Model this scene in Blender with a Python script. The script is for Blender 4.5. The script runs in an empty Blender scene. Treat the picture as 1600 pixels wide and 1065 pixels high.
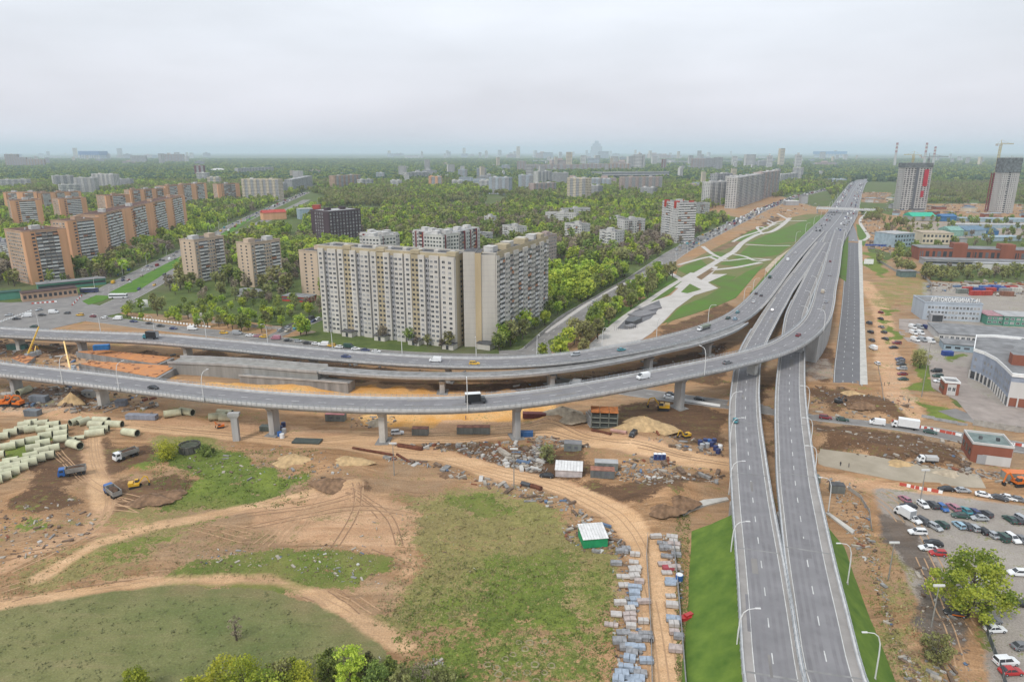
import bpy, math, random
import numpy as np
from mathutils import Vector, Matrix, noise as mnoise
random.seed(7); np.random.seed(7)
S = bpy.context.scene
COL = S.collection
R = math.radians
PI = math.pi

# ------------------------------------------------------------------ camera, sky, sun, exposure
PITCH = R(15.5); FPX = 1067.0; CAMH = 100.0
cd = bpy.data.cameras.new('camera'); cam = bpy.data.objects.new('camera', cd); COL.objects.link(cam)
cam.location = (0, 0, CAMH); cam.rotation_euler = (R(90) - PITCH, 0, 0)
cd.lens = 24.0; cd.sensor_width = 36.0; cd.clip_start = 1.0; cd.clip_end = 120000
S.camera = cam

world = bpy.data.worlds.new("World"); S.world = world; world.use_nodes = True
wn = world.node_tree; wn.nodes.clear()
w_out = wn.nodes.new('ShaderNodeOutputWorld'); w_bg = wn.nodes.new('ShaderNodeBackground')
w_sky = wn.nodes.new('ShaderNodeTexSky'); w_sky.sky_type = 'NISHITA'; w_sky.sun_disc = False
SUN_EL, SUN_AZ = R(48), R(215)
w_sky.sun_elevation = SUN_EL; w_sky.sun_rotation = SUN_AZ; w_sky.air_density = 1.5; w_sky.dust_density = 3.0
w_tc = wn.nodes.new('ShaderNodeTexCoord'); w_sep = wn.nodes.new('ShaderNodeSeparateXYZ')
w_map = wn.nodes.new('ShaderNodeMapping'); w_map.inputs['Scale'].default_value = (1.0, 1.0, 4.0)
w_noi = wn.nodes.new('ShaderNodeTexNoise'); w_noi.inputs['Scale'].default_value = 2.4; w_noi.inputs['Detail'].default_value = 5; w_noi.inputs['Roughness'].default_value = .5
w_ramp = wn.nodes.new('ShaderNodeValToRGB')
cr = w_ramp.color_ramp
cr.elements[0].position = .0; cr.elements[0].color = (.66, .655, .72, 1)
cr.elements[1].position = .5; cr.elements[1].color = (.75, .805, .865, 1)
e = cr.elements.new(.045); e.color = (.67, .66, .72, 1)
e = cr.elements.new(.14); e.color = (.70, .725, .785, 1)
e = cr.elements.new(.25); e.color = (.735, .775, .83, 1)
w_add = wn.nodes.new('ShaderNodeMixRGB'); w_add.blend_type = 'MULTIPLY'; w_add.inputs['Fac'].default_value = 1
w_nr = wn.nodes.new('ShaderNodeMapRange'); w_nr.inputs['From Min'].default_value = .3; w_nr.inputs['From Max'].default_value = .7
w_nr.inputs['To Min'].default_value = .86; w_nr.inputs['To Max'].default_value = 1.07
w_x10 = wn.nodes.new('ShaderNodeVectorMath'); w_x10.operation = 'SCALE'; w_x10.inputs['Scale'].default_value = 9.2
w_mix = wn.nodes.new('ShaderNodeMixRGB'); w_mix.inputs['Fac'].default_value = .93
L = wn.links.new
L(w_tc.outputs['Generated'], w_sep.inputs[0]); L(w_sep.outputs['Z'], w_ramp.inputs['Fac'])
L(w_tc.outputs['Generated'], w_map.inputs[0]); L(w_map.outputs[0], w_noi.inputs['Vector'])
L(w_noi.outputs['Fac'], w_nr.inputs['Value'])
L(w_ramp.outputs['Color'], w_add.inputs['Color1']); L(w_nr.outputs[0], w_add.inputs['Color2'])
L(w_add.outputs['Color'], w_x10.inputs[0])
L(w_sky.outputs['Color'], w_mix.inputs['Color1']); L(w_x10.outputs[0], w_mix.inputs['Color2'])
L(w_mix.outputs['Color'], w_bg.inputs['Color']); w_bg.inputs['Strength'].default_value = .1
L(w_bg.outputs[0], w_out.inputs['Surface'])

sd = bpy.data.lights.new('sun', 'SUN'); sd.energy = 1.5; sd.angle = R(10); sd.color = (1, .96, .9)
sun = bpy.data.objects.new('sun', sd); COL.objects.link(sun)
# direction towards the sun
_sdir = Vector((math.sin(SUN_AZ) * math.cos(SUN_EL), math.cos(SUN_AZ) * math.cos(SUN_EL), math.sin(SUN_EL)))
sun.rotation_euler = _sdir.to_track_quat('Z', 'Y').to_euler()
sun.location = (0, -50, 300)
S.view_settings.view_transform = 'Standard'; S.view_settings.look = 'None'
S.view_settings.gamma = 1; S.view_settings.use_curve_mapping = False; S.view_settings.exposure = .5
S.cycles.max_bounces = 5; S.cycles.diffuse_bounces = 3; S.cycles.glossy_bounces = 2; S.cycles.transmission_bounces = 2
S.cycles.volume_bounces = 3; S.cycles.transparent_max_bounces = 4

# ------------------------------------------------------------------ survey helpers
HAZE_D = .000074
cP, sP = math.cos(PITCH), math.sin(PITCH)
def G(px, py, z=0.0):
    """place on the level z that the photograph shows at (px, py)"""
    u = (px - 800.0) / FPX; v = (532.5 - py) / FPX
    dz = v * cP - sP
    t = (CAMH - z) / -dz
    return (u * t, t * (cP + v * sP))
def PX(x, y, z=0.0):
    w = z - CAMH
    d = y * cP - w * sP
    return 800 + FPX * x / d, 532.5 - FPX * (w * cP + y * sP) / d
def HT(px, py, ytop, z=0.0):
    """height above z of something whose foot is at (px,py) and whose top is at row ytop"""
    Y = G(px, py, z)[1]; v = (532.5 - ytop) / FPX
    return CAMH + Y * (v * cP - sP) / (cP + v * sP) - z

# ------------------------------------------------------------------ object helpers
def tag(o, label=None, cat=None, group=None, kind=None):
    if label: o['label'] = label
    if cat: o['category'] = cat
    if group: o['group'] = group
    if kind: o['kind'] = kind
    return o
def empty(name, loc=(0, 0, 0), rz=0, label=None, cat=None, group=None):
    o = bpy.data.objects.new(name, None); COL.objects.link(o)
    o.location = loc; o.rotation_euler = (0, 0, rz); o.empty_display_size = .5
    return tag(o, label, cat, group)
def dup(src, loc=None, rz=None, label=None, group=None, scale=None, parent=None):
    c = src.copy(); COL.objects.link(c)
    if parent is not None: c.parent = parent
    if loc is not None: c.location = loc
    if rz is not None: c.rotation_euler = (0, 0, rz)
    if scale is not None: c.scale = scale if not isinstance(scale, (int, float)) else (scale,) * 3
    if label: c['label'] = label
    if group: c['group'] = group
    kids = [dup(ch, parent=c) for ch in KIDS.get(src.name, ())]
    if kids: KIDS[c.name] = kids
    return c
KIDS = {}

class MB:
    def __init__(s): s.v = []; s.f = []; s.m = []
    def add(s, vs, fs, mi=0):
        b = len(s.v); s.v.extend(vs)
        for f in fs: s.f.append(tuple(i + b for i in f)); s.m.append(mi)
        return s
    def box(s, x0, x1, y0, y1, z0, z1, mi=0, bottom=True):
        vs = [(x0,y0,z0),(x1,y0,z0),(x1,y1,z0),(x0,y1,z0),(x0,y0,z1),(x1,y0,z1),(x1,y1,z1),(x0,y1,z1)]
        fs = [(4,5,6,7),(0,1,5,4),(1,2,6,5),(2,3,7,6),(3,0,4,7)]
        if bottom: fs.append((3,2,1,0))
        return s.add(vs, fs, mi)
    def obox(s, c, hx, hy, z0, z1, a, mi=0, tilt=0):
        ca, sa = math.cos(a), math.sin(a)
        P = lambda x, y: (c[0] + x * ca - y * sa, c[1] + x * sa + y * ca)
        q = [P(-hx,-hy), P(hx,-hy), P(hx,hy), P(-hx,hy)]
        vs = [(a_, b_, z0) for a_, b_ in q] + [(a_, b_, z1 + (tilt if i in (1, 2) else 0)) for i, (a_, b_) in enumerate(q)]
        return s.add(vs, [(4,5,6,7),(0,1,5,4),(1,2,6,5),(2,3,7,6),(3,0,4,7),(3,2,1,0)], mi)
    def prism(s, pts, z0, z1, mi=0, top=None):
        n = len(pts); vs = [(p[0], p[1], z0) for p in pts] + [(p[0], p[1], z1) for p in pts]
        fs = [(i, (i+1) % n, n+(i+1) % n, n+i) for i in range(n)]
        s.add(vs, fs, mi)
        b = len(s.v); s.v.extend((p[0], p[1], z1) for p in pts); s.f.append(tuple(range(b, b+n))); s.m.append(mi if top is None else top)
        return s
    def cyl(s, p0, p1, r0, r1=None, n=8, mi=0, caps=True):
        if r1 is None: r1 = r0
        p0 = Vector(p0); p1 = Vector(p1); d = (p1 - p0)
        if d.length < 1e-6: return s
        d.normalize(); a = d.orthogonal().normalized(); b = d.cross(a)
        vs = []
        for p, r in ((p0, r0), (p1, r1)):
            for i in range(n):
                t = 2 * PI * i / n; vs.append(tuple(p + (a * math.cos(t) + b * math.sin(t)) * r))
        fs = [(i, (i+1) % n, n+(i+1) % n, n+i) for i in range(n)]
        if caps: fs += [tuple(range(n))[::-1], tuple(range(n, 2*n))]
        return s.add(vs, fs, mi)
    def tube(s, pts, r, n=6, mi=0):
        for a, b in zip(pts, pts[1:]): s.cyl(a, b, r, r, n, mi)
        return s
    def quad(s, a, b, c, d, mi=0): return s.add([a, b, c, d], [(0, 1, 2, 3)], mi)
    def blob(s, c, r, sx=1, sy=1, sz=1, mi=0, seed=0, amp=.25, n=6, m=4):
        rnd = random.Random(seed); vs = []; fs = []
        for j in range(m + 1):
            ph = PI * j / m
            for i in range(n):
                th = 2 * PI * i / n; k = r * (1 + rnd.uniform(-amp, amp))
                vs.append((c[0] + sx*k*math.sin(ph)*math.cos(th), c[1] + sy*k*math.sin(ph)*math.sin(th), c[2] + sz*k*math.cos(ph)))
        for j in range(m):
            for i in range(n): fs.append((j*n+i, (j+1)*n+i, (j+1)*n+(i+1) % n, j*n+(i+1) % n))
        return s.add(vs, fs, mi)
    def mesh(s, name, mats, smooth=False):
        me = bpy.data.meshes.new(name); me.from_pydata(s.v, [], s.f)
        for m in (mats if isinstance(mats, (list, tuple)) else [mats]): me.materials.append(m)
        if s.m: me.polygons.foreach_set('material_index', s.m)
        if smooth: me.polygons.foreach_set('use_smooth', [True] * len(s.f))
        me.update(); return me
    def build(s, name, mats, parent=None, kind=None, smooth=False, loc=None, rz=0):
        o = bpy.data.objects.new(name, s.mesh(name, mats, smooth)); COL.objects.link(o)
        if parent is not None:
            o.parent = parent; KIDS.setdefault(parent.name, []).append(o)
        if kind: o['kind'] = kind
        if loc is not None: o.location = loc; o.rotation_euler = (0, 0, rz)
        return o

_used = {}
ORD = ['first','second','third','fourth','fifth','sixth','seventh','eighth','ninth','tenth','eleventh','twelfth','thirteenth','fourteenth','fifteenth','sixteenth','seventeenth','eighteenth','nineteenth','twentieth']
def ordw(i):
    if i < 20: return ORD[i]
    t = {2:'twenty',3:'thirty',4:'forty',5:'fifty',6:'sixty'}[(i+1)//10]
    return t + '-' + ORD[(i+1) % 10 - 1] if (i+1) % 10 else {2:'twentieth',3:'thirtieth',4:'fortieth',5:'fiftieth',6:'sixtieth'}[(i+1)//10]

# ------------------------------------------------------------------ materials
MC = {}
def mat(name, col, rough=.85, var=.18, scale=.4, metal=0, bump=0, rnd=0, col2=None, detail=4, streak=False, spec=.3, coords='Object'):
    if name in MC: return MC[name]
    m = bpy.data.materials.new(name); m.use_nodes = True; nt = m.node_tree; b = nt.nodes['Principled BSDF']
    b.inputs['Roughness'].default_value = rough; b.inputs['Metallic'].default_value = metal
    b.inputs['Specular IOR Level'].default_value = spec
    lk = nt.links.new
    tc = nt.nodes.new('ShaderNodeTexCoord'); no = nt.nodes.new('ShaderNodeTexNoise')
    no.inputs['Scale'].default_value = scale; no.inputs['Detail'].default_value = detail; no.inputs['Roughness'].default_value = .6
    src = tc.outputs[coords]
    if streak:
        mp = nt.nodes.new('ShaderNodeMapping'); mp.inputs['Scale'].default_value = (1, 1, .12); lk(src, mp.inputs[0]); src = mp.outputs[0]
    lk(src, no.inputs['Vector'])
    mx = nt.nodes.new('ShaderNodeMixRGB')
    c2 = col2 if col2 else tuple(max(0, c * (1 - var * 2)) for c in col)
    c1 = col if col2 else tuple(min(1, c * (1 + var * .6)) for c in col)
    mx.inputs['Color1'].default_value = (*c2, 1); mx.inputs['Color2'].default_value = (*c1, 1)
    mr = nt.nodes.new('ShaderNodeMapRange'); mr.inputs['From Min'].default_value = .3; mr.inputs['From Max'].default_value = .7
    lk(no.outputs['Fac'], mr.inputs['Value']); lk(mr.outputs[0], mx.inputs['Fac'])
    out = mx.outputs['Color']
    if rnd:
        oi = nt.nodes.new('ShaderNodeObjectInfo'); hs = nt.nodes.new('ShaderNodeHueSaturation')
        a = nt.nodes.new('ShaderNodeMapRange'); a.inputs['To Min'].default_value = 1 - rnd; a.inputs['To Max'].default_value = 1 + rnd
        lk(oi.outputs['Random'], a.inputs['Value']); lk(a.outputs[0], hs.inputs['Value'])
        fr = nt.nodes.new('ShaderNodeMath'); fr.operation = 'MULTIPLY'; fr.inputs[1].default_value = 17.31; lk(oi.outputs['Random'], fr.inputs[0])
        f2 = nt.nodes.new('ShaderNodeMath'); f2.operation = 'FRACT'; lk(fr.outputs[0], f2.inputs[0])
        h = nt.nodes.new('ShaderNodeMapRange'); h.inputs['To Min'].default_value = .5 - rnd * .09; h.inputs['To Max'].default_value = .5 + rnd * .07
        lk(f2.outputs[0], h.inputs['Value']); lk(h.outputs[0], hs.inputs['Hue'])
        lk(out, hs.inputs['Color']); out = hs.outputs['Color']
    lk(out, b.inputs['Base Color'])
    if bump:
        bp = nt.nodes.new('ShaderNodeBump'); bp.inputs['Strength'].default_value = bump; bp.inputs['Distance'].default_value = .1
        lk(no.outputs['Fac'], bp.inputs['Height']); lk(bp.outputs[0], b.inputs['Normal'])
    MC[name] = m; return m

asphalt = mat('asphalt', (.235, .228, .235), .9, .10, .15, col2=(.185, .18, .187))
asphalt_new = mat('asphalt_fresh', (.17, .168, .176), .9, .12, .2, col2=(.13, .128, .135))
asphalt_old = mat('asphalt_dusty', (.25, .235, .22), .92, .12, .12, col2=(.17, .16, .155))
asphalt_sh = mat('asphalt_shoulder', (.31, .29, .275), .92, .1, .2)
asphalt_tr = mat('asphalt_worn', (.205, .197, .205), .85, .1, .3)
conc = mat('concrete', (.40, .39, .38), .9, .15, .3, streak=True)
conc_d = mat('concrete_weathered', (.27, .265, .26), .9, .2, .35, streak=True)
conc_l = mat('concrete_pale', (.52, .50, .46), .9, .12, .3)
barrier_m = mat('barrier_concrete', (.55, .55, .55), .85, .12, .5)
steel = mat('galvanised_steel', (.42, .44, .46), .5, .1, 1, metal=.3)
white_p = mat('white_paint', (.78, .78, .77), .6, .06, 1)
line_p = mat('road_paint', (.62, .62, .6), .7, .15, .6)
roof_d = mat('roof_felt', (.11, .11, .115), .95, .25, .25)
roof_g = mat('roof_grey', (.24, .24, .245), .95, .2, .2)
roof_l = mat('roof_pale', (.42, .42, .42), .9, .15, .2)
glass_d = mat('glass_dark', (.06, .066, .075), .2, .2, .3, spec=.5)
glass_m = mat('glass_mid', (.13, .14, .16), .3, .2, .5, spec=.5)
glass_l = mat('glass_curtained', (.33, .33, .33), .5, .2, .5)
rust = mat('rusty_steel', (.16, .06, .035), .9, .3, 1)
black_r = mat('black_rubber', (.025, .025, .027), .8, .1, 2)
dirt_m = mat('loose_soil', (.30, .19, .115), .95, .2, .5, bump=.3)
# ================================================================== GROUND
def steps(lo, hi, fine, rate, end0, end1):
    a = list(np.arange(lo, hi + .01, fine))
    x = hi; 
    while x < end1: x += fine + rate * (x - hi); a.append(x)
    x = lo; b = []
    while x > end0: x -= fine + rate * (lo - x); b.append(x)
    return np.array(b[::-1] + a)
gx = steps(-330, 330, 1.5, .023, -52000, 52000)
gy = steps(92, 450, 1.5, .015, -3000, 54000)
NX, NY = len(gx), len(gy)
GX, GY = np.meshgrid(gx, gy)
_d = np.maximum(GY * cP + CAMH * sP, 1.0)
QX = 800 + FPX * GX / _d; QY = 532.5 - FPX * (-CAMH * cP + GY * sP) / _d
QX = np.where(GY < 5, -1e5, QX)

def inpoly(X, Y, pts):
    ins = np.zeros(X.shape, bool); n = len(pts)
    for i in range(n):
        x0, y0 = pts[i]; x1, y1 = pts[(i+1) % n]
        if y0 == y1: continue
        c = ((y0 > Y) != (y1 > Y)) & (X < (x1 - x0) * (Y - y0) / (y1 - y0) + x0)
        ins ^= c
    return ins
def fbm(X, Y, sc, seed, octv=3):
    """cheap value noise"""
    out = np.zeros(X.shape); amp = 1; tot = 0
    for o in range(octv):
        rs = np.random.RandomState(seed + o); T = rs.rand(257, 257)
        x = X * sc * 2 ** o + 1000.5; y = Y * sc * 2 ** o + 1000.5
        xi = np.floor(x).astype(int); yi = np.floor(y).astype(int); fx = x - xi; fy = y - yi
        fx = fx * fx * (3 - 2 * fx); fy = fy * fy * (3 - 2 * fy); xi %= 256; yi %= 256
        v = (T[yi, xi] * (1-fx) + T[yi, xi+1] * fx) * (1-fy) + (T[yi+1, xi] * (1-fx) + T[yi+1, xi+1] * fx) * fy
        out += v * amp; tot += amp; amp *= .5
    return out / tot
def segdist(X, Y, pts):
    D = np.full(X.shape, 1e9)
    for (x0, y0), (x1, y1) in zip(pts, pts[1:]):
        dx, dy = x1 - x0, y1 - y0; l2 = dx*dx + dy*dy + 1e-9
        t = np.clip(((X - x0) * dx + (Y - y0) * dy) / l2, 0, 1)
        D = np.minimum(D, np.hypot(X - x0 - t*dx, Y - y0 - t*dy))
    return D
def blur(a, n=1):
    for _ in range(n):
        b = a.copy(); b[1:] += a[:-1]; b[:-1] += a[1:]; b /= 3; b[0] *= 1.5; b[-1] *= 1.5
        a = b.copy(); a[:, 1:] += b[:, :-1]; a[:, :-1] += b[:, 1:]; a /= 3; a[:, 0] *= 1.5; a[:, -1] *= 1.5
    return a
MK = {k: np.zeros(GX.shape) for k in ('green', 'dry', 'sand', 'pale', 'clay', 'grey', 'meadow', 'wood')}
def pm(k, pts, s=1.0, sub=False):
    ins = inpoly(QX, QY, pts) if k in ('wood', 'grey', 'meadow') else inpoly(WX, WY, pts)
    MK[k] = np.where(ins, 0 if sub else np.maximum(MK[k], s), MK[k])
def lm(k, pts, w, s=1.0):
    d = segdist(GX, GY, [G(*p) for p in pts]) + (fbm(GX, GY, .12, 55, 3) - .5) * 4
    MK[k] = np.maximum(MK[k], s * np.clip((w * .5 + 1.2 - d) / 2.4, 0, 1))

_wx = GX + (fbm(GX, GY, .045, 201, 2) - .5) * 14 + (fbm(GX, GY, .17, 211, 3) - .5) * 11; _wy = GY + (fbm(GX, GY, .045, 221, 2) - .5) * 14 + (fbm(GX, GY, .17, 231, 3) - .5) * 11
_d = np.maximum(_wy * cP + CAMH * sP, 1.0); WX = np.where(GY < 5, -1e5, 800 + FPX * _wx / _d); WY = 532.5 - FPX * (-CAMH * cP + _wy * sP) / _d
# everything beyond the works is town green
site = [(-400, 500), (100, 497), (250, 505), (330, 520), (500, 540), (760, 565), (860, 552), (905, 505), (960, 470), (1010, 440), (1060, 400),
        (1100, 380), (1160, 345), (1250, 325), (1300, 322), (1345, 330), (1350, 370), (1365, 410), (1450, 440), (1445, 500), (1430, 560), (1500, 640), (1610, 640), (2200, 700), (2200, 3000), (-1500, 3000)]
ins = inpoly(QX, QY, site) | ((GY < 110) & (GY > -50))
MK['wood'] = np.where(ins, 0.0, 1.0)
# meadow bottom left
pm('meadow', [(-900, 990), (0, 945), (120, 927), (260, 912), (420, 922), (520, 950), (590, 1000), (660, 1080), (700, 1400), (-1500, 1400)])
pm('green', [(700, 1100), (690, 1055), (600, 1000), (500, 1010), (330, 1040), (260, 1090), (300, 1300), (800, 1300)], .8)
pm('green', [(600, 985), (700, 930), (780, 872), (860, 862), (968, 885), (968, 1090), (640, 1090)], .42)
pm('dry', [(800, 870), (968, 885), (968, 1090), (700, 1090), (690, 980)], .6)
pm('green', [(740, 930), (800, 885), (880, 880), (900, 900), (900, 960), (840, 985), (760, 1000), (740, 960)], .75)
pm('green', [(690, 1010), (740, 1000), (760, 1090), (690, 1090)], .7)
pm('green', [(235, 805), (250, 790), (300, 765), (270, 738), (290, 690), (380, 700), (430, 735), (500, 748), (430, 778), (330, 797)], .85)
pm('green', [(270, 895), (330, 866), (440, 855), (582, 862), (578, 915), (480, 915), (400, 903), (300, 905)], .85)
pm('green', [(285, 815), (380, 795), (330, 812), (290, 822)], .8)
pm('green', [(690, 765), (760, 756), (830, 790), (800, 820), (740, 815), (700, 790)], .75)
pm('green', [(740, 870), (800, 860), (870, 880), (820, 900)], .6)
pm('green', [(480, 935), (560, 945), (610, 985), (560, 985)], .7)
pm('dry', [(660, 775), (690, 755), (770, 752), (860, 790), (900, 850), (975, 870), (975, 960), (760, 960), (600, 985), (570, 960), (650, 900), (640, 850)], .85)
pm('dry', [(0, 870), (150, 845), (270, 820), (330, 830), (240, 870), (180, 900), (0, 930)], .6)
pm('dry', [(160, 800), (260, 795), (330, 800), (250, 840), (150, 845)], .55)
pm('green', [(170, 855), (250, 835), (275, 850), (200, 885), (140, 890)], .55)
pm('green', [(0, 700), (60, 680), (75, 700), (20, 745), (0, 755)], .75)
pm('green', [(180, 735), (240, 720), (260, 740), (200, 745)], .6)
pm('dry', [(230, 680), (340, 680), (350, 710), (300, 740), (240, 725)], .8)
pm('green', [(20, 800), (60, 815), (70, 835), (30, 835)], .7)
pm('green', [(240, 705), (300, 700), (340, 715), (300, 735), (235, 725)], .7)
# sand
pm('sand', [(285, 598), (420, 592), (530, 598), (600, 604), (700, 612), (840, 606), (860, 640), (830, 672), (640, 676), (540, 665), (560, 640), (420, 625), (300, 618)])
pm('sand', [(165, 552), (270, 560), (300, 598), (160, 585)], .6)
# pale worn tracks
lm('pale', [(-200, 640), (60, 642), (160, 657), (300, 668), (480, 690), (600, 702), (700, 712), (780, 737), (880, 762), (950, 792), (990, 832), (1015, 880), (1030, 950), (1040, 1065), (1042, 1200)], 9)
lm('pale', [(240, 662), (420, 672), (560, 684), (700, 680), (860, 672), (930, 690), (1000, 702), (1060, 715), (1140, 725)], 12)
lm('pale', [(860, 672), (800, 665), (700, 662)], 10)
lm('pale', [(0, 890), (60, 860), (150, 830), (260, 820), (400, 790), (480, 775), (560, 765)], 6, .8)
lm('pale', [(150, 655), (140, 700), (150, 740), (165, 790), (150, 830)], 7, .8)
lm('pale', [(-60, 945), (0, 938), (120, 918), (250, 902), (420, 905), (500, 930), (560, 970), (630, 1015)], 4, .8)
pm('pale', [(380, 800), (500, 770), (620, 770), (680, 800), (660, 850), (600, 870), (460, 850), (390, 830)], .75)
pm('pale', [(580, 870), (650, 830), (680, 850), (640, 920), (590, 915)], .6)
pm('pale', [(1150, 740), (1130, 760), (1060, 780), (1040, 800), (1000, 790), (1060, 740)], .3)
pm('pale', [(100, 555), (165, 545), (180, 580), (90, 600)], .7)
lm('pale', [(1385, 560), (1380, 500), (1372, 470), (1350, 440)], 12, .8)
lm('pale', [(1385, 560), (1400, 610), (1425, 650)], 13, .8)
lm('pale', [(1280, 745), (1340, 755), (1420, 765), (1600, 800)], 9, .8)
RUTS = [([(0, 870), (120, 850), (250, 822), (400, 792), (560, 768)], 5), ([(40, 930), (150, 912), (300, 898), (430, 902), (520, 938), (590, 990)], 5), ([(150, 660), (147, 720), (162, 790), (120, 840), (0, 900)], 5), ([(380, 820), (470, 800), (560, 790), (640, 800), (690, 830)], 5), ([(500, 770), (470, 800), (420, 860)], 5),
        ([(400, 850), (480, 790), (600, 780)], 5), ([(440, 850), (500, 800), (620, 790), (680, 830)], 5), ([(520, 850), (560, 790), (560, 760)], 5), ([(620, 850), (600, 800), (540, 770)], 5), ([(0, 960 - 30), (100, 900), (220, 870), (330, 850), (400, 840)], 5), ([(300, 905), (450, 912), (560, 960), (640, 1010)], 5),
        ([(580, 860), (640, 830), (740, 840), (860, 850), (950, 870)], 5), ([(560, 870), (640, 900), (700, 880)], 5), ([(170, 790), (240, 800), (330, 790)], 5), ([(1000, 740), (1040, 760), (1080, 770)], 4), ([(620, 760), (700, 770), (760, 810)], 4), ([(1290, 740), (1400, 790), (1500, 980), (1540, 1065)], 5), ([(100, 700), (160, 760), (260, 800), (400, 830)], 5)]
MK['rut'] = np.zeros(GX.shape); MK['mud'] = np.zeros(GX.shape); MK['haul'] = np.zeros(GX.shape)
HAUL = [[(470, 689), (560, 699), (640, 708), (700, 716), (780, 738), (860, 755), (925, 780), (970, 806), (1003, 845), (1024, 900), (1034, 960), (1042, 1065), (1045, 1200)], [(560, 680), (640, 684), (720, 682), (800, 672), (870, 674), (930, 692), (1000, 704), (1080, 716), (1140, 724)], [(160, 662), (300, 674), (400, 682), (480, 690), (560, 682)], [(-60, 955), (0, 944), (120, 922), (260, 905), (420, 903), (500, 928), (560, 968), (645, 1018)], [(60, 905), (150, 850), (250, 818), (400, 788), (480, 768), (560, 762)], [(148, 662), (146, 700), (150, 740), (160, 790)]]
for pl, w in ((HAUL[0], 6.6), (HAUL[1], 8), (HAUL[2], 7), (HAUL[3], 2.4), (HAUL[4], 3.0), (HAUL[5], 3.4)):
    d = segdist(GX, GY, [G(*q) for q in pl]) + (fbm(GX, GY, .15, 67, 2) - .5) * 2.2; MK['haul'] = np.maximum(MK['haul'], np.clip((w * .5 + 1.5 - d) / 1.8, 0, 1))
HW_ = [[G(*q) for q in pl] for pl in HAUL]
def on_haul(x, y): return min(float(segdist(np.array([x]), np.array([y]), h)[0]) for h in HW_) < 5.0
pm('mud', [(1372, 815), (1400, 820), (1440, 870), (1475, 930), (1520, 985), (1540, 1040), (1500, 1045), (1455, 985), (1425, 925), (1390, 880)], .85)
pm('mud', [(1368, 790), (1385, 800), (1400, 825), (1380, 830)], .8)
pm('mud', [(1260, 640), (1280, 640), (1300, 690), (1270, 690)], .5)
for pl, w in RUTS:
    d = segdist(GX, GY, [G(*q) for q in pl]) + (fbm(GX, GY, .05, 77, 2) - .5) * 3
    for o in (0, 2.6, 5.4): MK['rut'] = np.maximum(MK['rut'], np.clip(1.25 - np.abs(d - o) / .9, 0, 1))
# dark wet clay
for p in ([(10, 785), (100, 748), (150, 775), (100, 800), (30, 805)], [(165, 765), (200, 745), (285, 755), (300, 775), (240, 800), (150, 800)], [(500, 765), (560, 755), (590, 768), (520, 780)],
          [(-100, 535), (140, 540), (110, 560), (-100, 560)], [(290, 550), (500, 556), (700, 596), (860, 592), (1000, 575), (1140, 535), (1140, 600), (1000, 600), (860, 608), (700, 610), (600, 600), (290, 570)],
          [(960, 640), (1080, 625), (1140, 640), (1140, 700), (1050, 690), (960, 670)], [(1265, 600), (1345, 605), (1410, 630), (1415, 655), (1265, 640)],
          [(1270, 668), (1400, 672), (1505, 690), (1520, 735), (1400, 722), (1275, 700)], [(900, 750), (1050, 745), (1130, 740), (1120, 775), (1030, 790), (960, 780)],
          [(140, 655), (60, 650), (0, 640), (0, 600), (140, 610)], [(1190, 600), (1210, 600), (1210, 790), (1190, 790)], [(60, 690), (130, 680), (210, 700), (300, 690), (230, 730), (120, 760), (60, 760)],
          [(600, 690), (900, 690), (940, 740), (860, 735), (700, 705)], [(1240, 540), (1305, 540), (1300, 600), (1260, 590)]):
    pm('clay', p, .8)
pm('clay', [(860, 545), (905, 505), (960, 470), (1015, 436), (1040, 425), (1020, 455), (965, 492), (925, 535), (900, 552)], .5)
pm('clay', [(1000, 545), (1040, 510), (1130, 470), (1150, 480), (1130, 505), (1040, 535)], .7)
pm('clay', [(1120, 385), (1200, 345), (1240, 325), (1215, 345), (1150, 380)], .8)
# grey trodden yard, dusty parking ground, works yards
pm('grey', [(1362, 760), (1610, 790), (1900, 900), (1900, 1300), (1545, 1100), (1530, 960), (1470, 930), (1440, 880), (1390, 850)], .9)
pm('grey', [(1385, 835), (1425, 850), (1465, 930), (1500, 1000), (1470, 1010), (1420, 920)], .9)
pm('grey', [(1370, 640), (1440, 640), (1450, 560), (1480, 480), (1390, 470), (1385, 560)], .35)
pm('grey', [(1240, 560), (1300, 560), (1310, 590), (1260, 600)], .5)
pm('grey', [(-100, 600), (140, 610), (120, 650), (-100, 640)], .4)
pm('grey', [(820, 655), (960, 645), (960, 680), (830, 680)], .3)
pm('green', [(1385, 610), (1430, 590), (1500, 640), (1520, 655), (1440, 650)], .0)
for p in ([(1380, 438), (1350, 420), (1352, 395), (1378, 395)], [(1383, 500), (1400, 500), (1403, 533), (1388, 533)], [(1420, 570), (1446, 560), (1456, 610), (1420, 608)],
          [(1430, 622), (1455, 625), (1510, 640), (1513, 655), (1440, 648)], [(1485, 555), (1510, 560), (1505, 565), (1480, 563)], [(1385, 485), (1402, 480), (1405, 492), (1386, 494)]):
    pm('green', p); pm('wood', p, sub=True)
pm('green', [(1540, 960), (1555, 1000), (1580, 1080), (1565, 1085), (1528, 990)], .8)
pm('dry', [(1340, 800), (1385, 850), (1420, 930), (1450, 1000), (1480, 1080), (1410, 1080), (1390, 980), (1360, 870)], .55)
pm('dry', [(1355, 440), (1430, 420), (1450, 440), (1445, 480), (1370, 480)], .5)
pm('green', [(1035, 800), (1068, 790), (1070, 1090), (1062, 1090)], .3)
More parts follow.
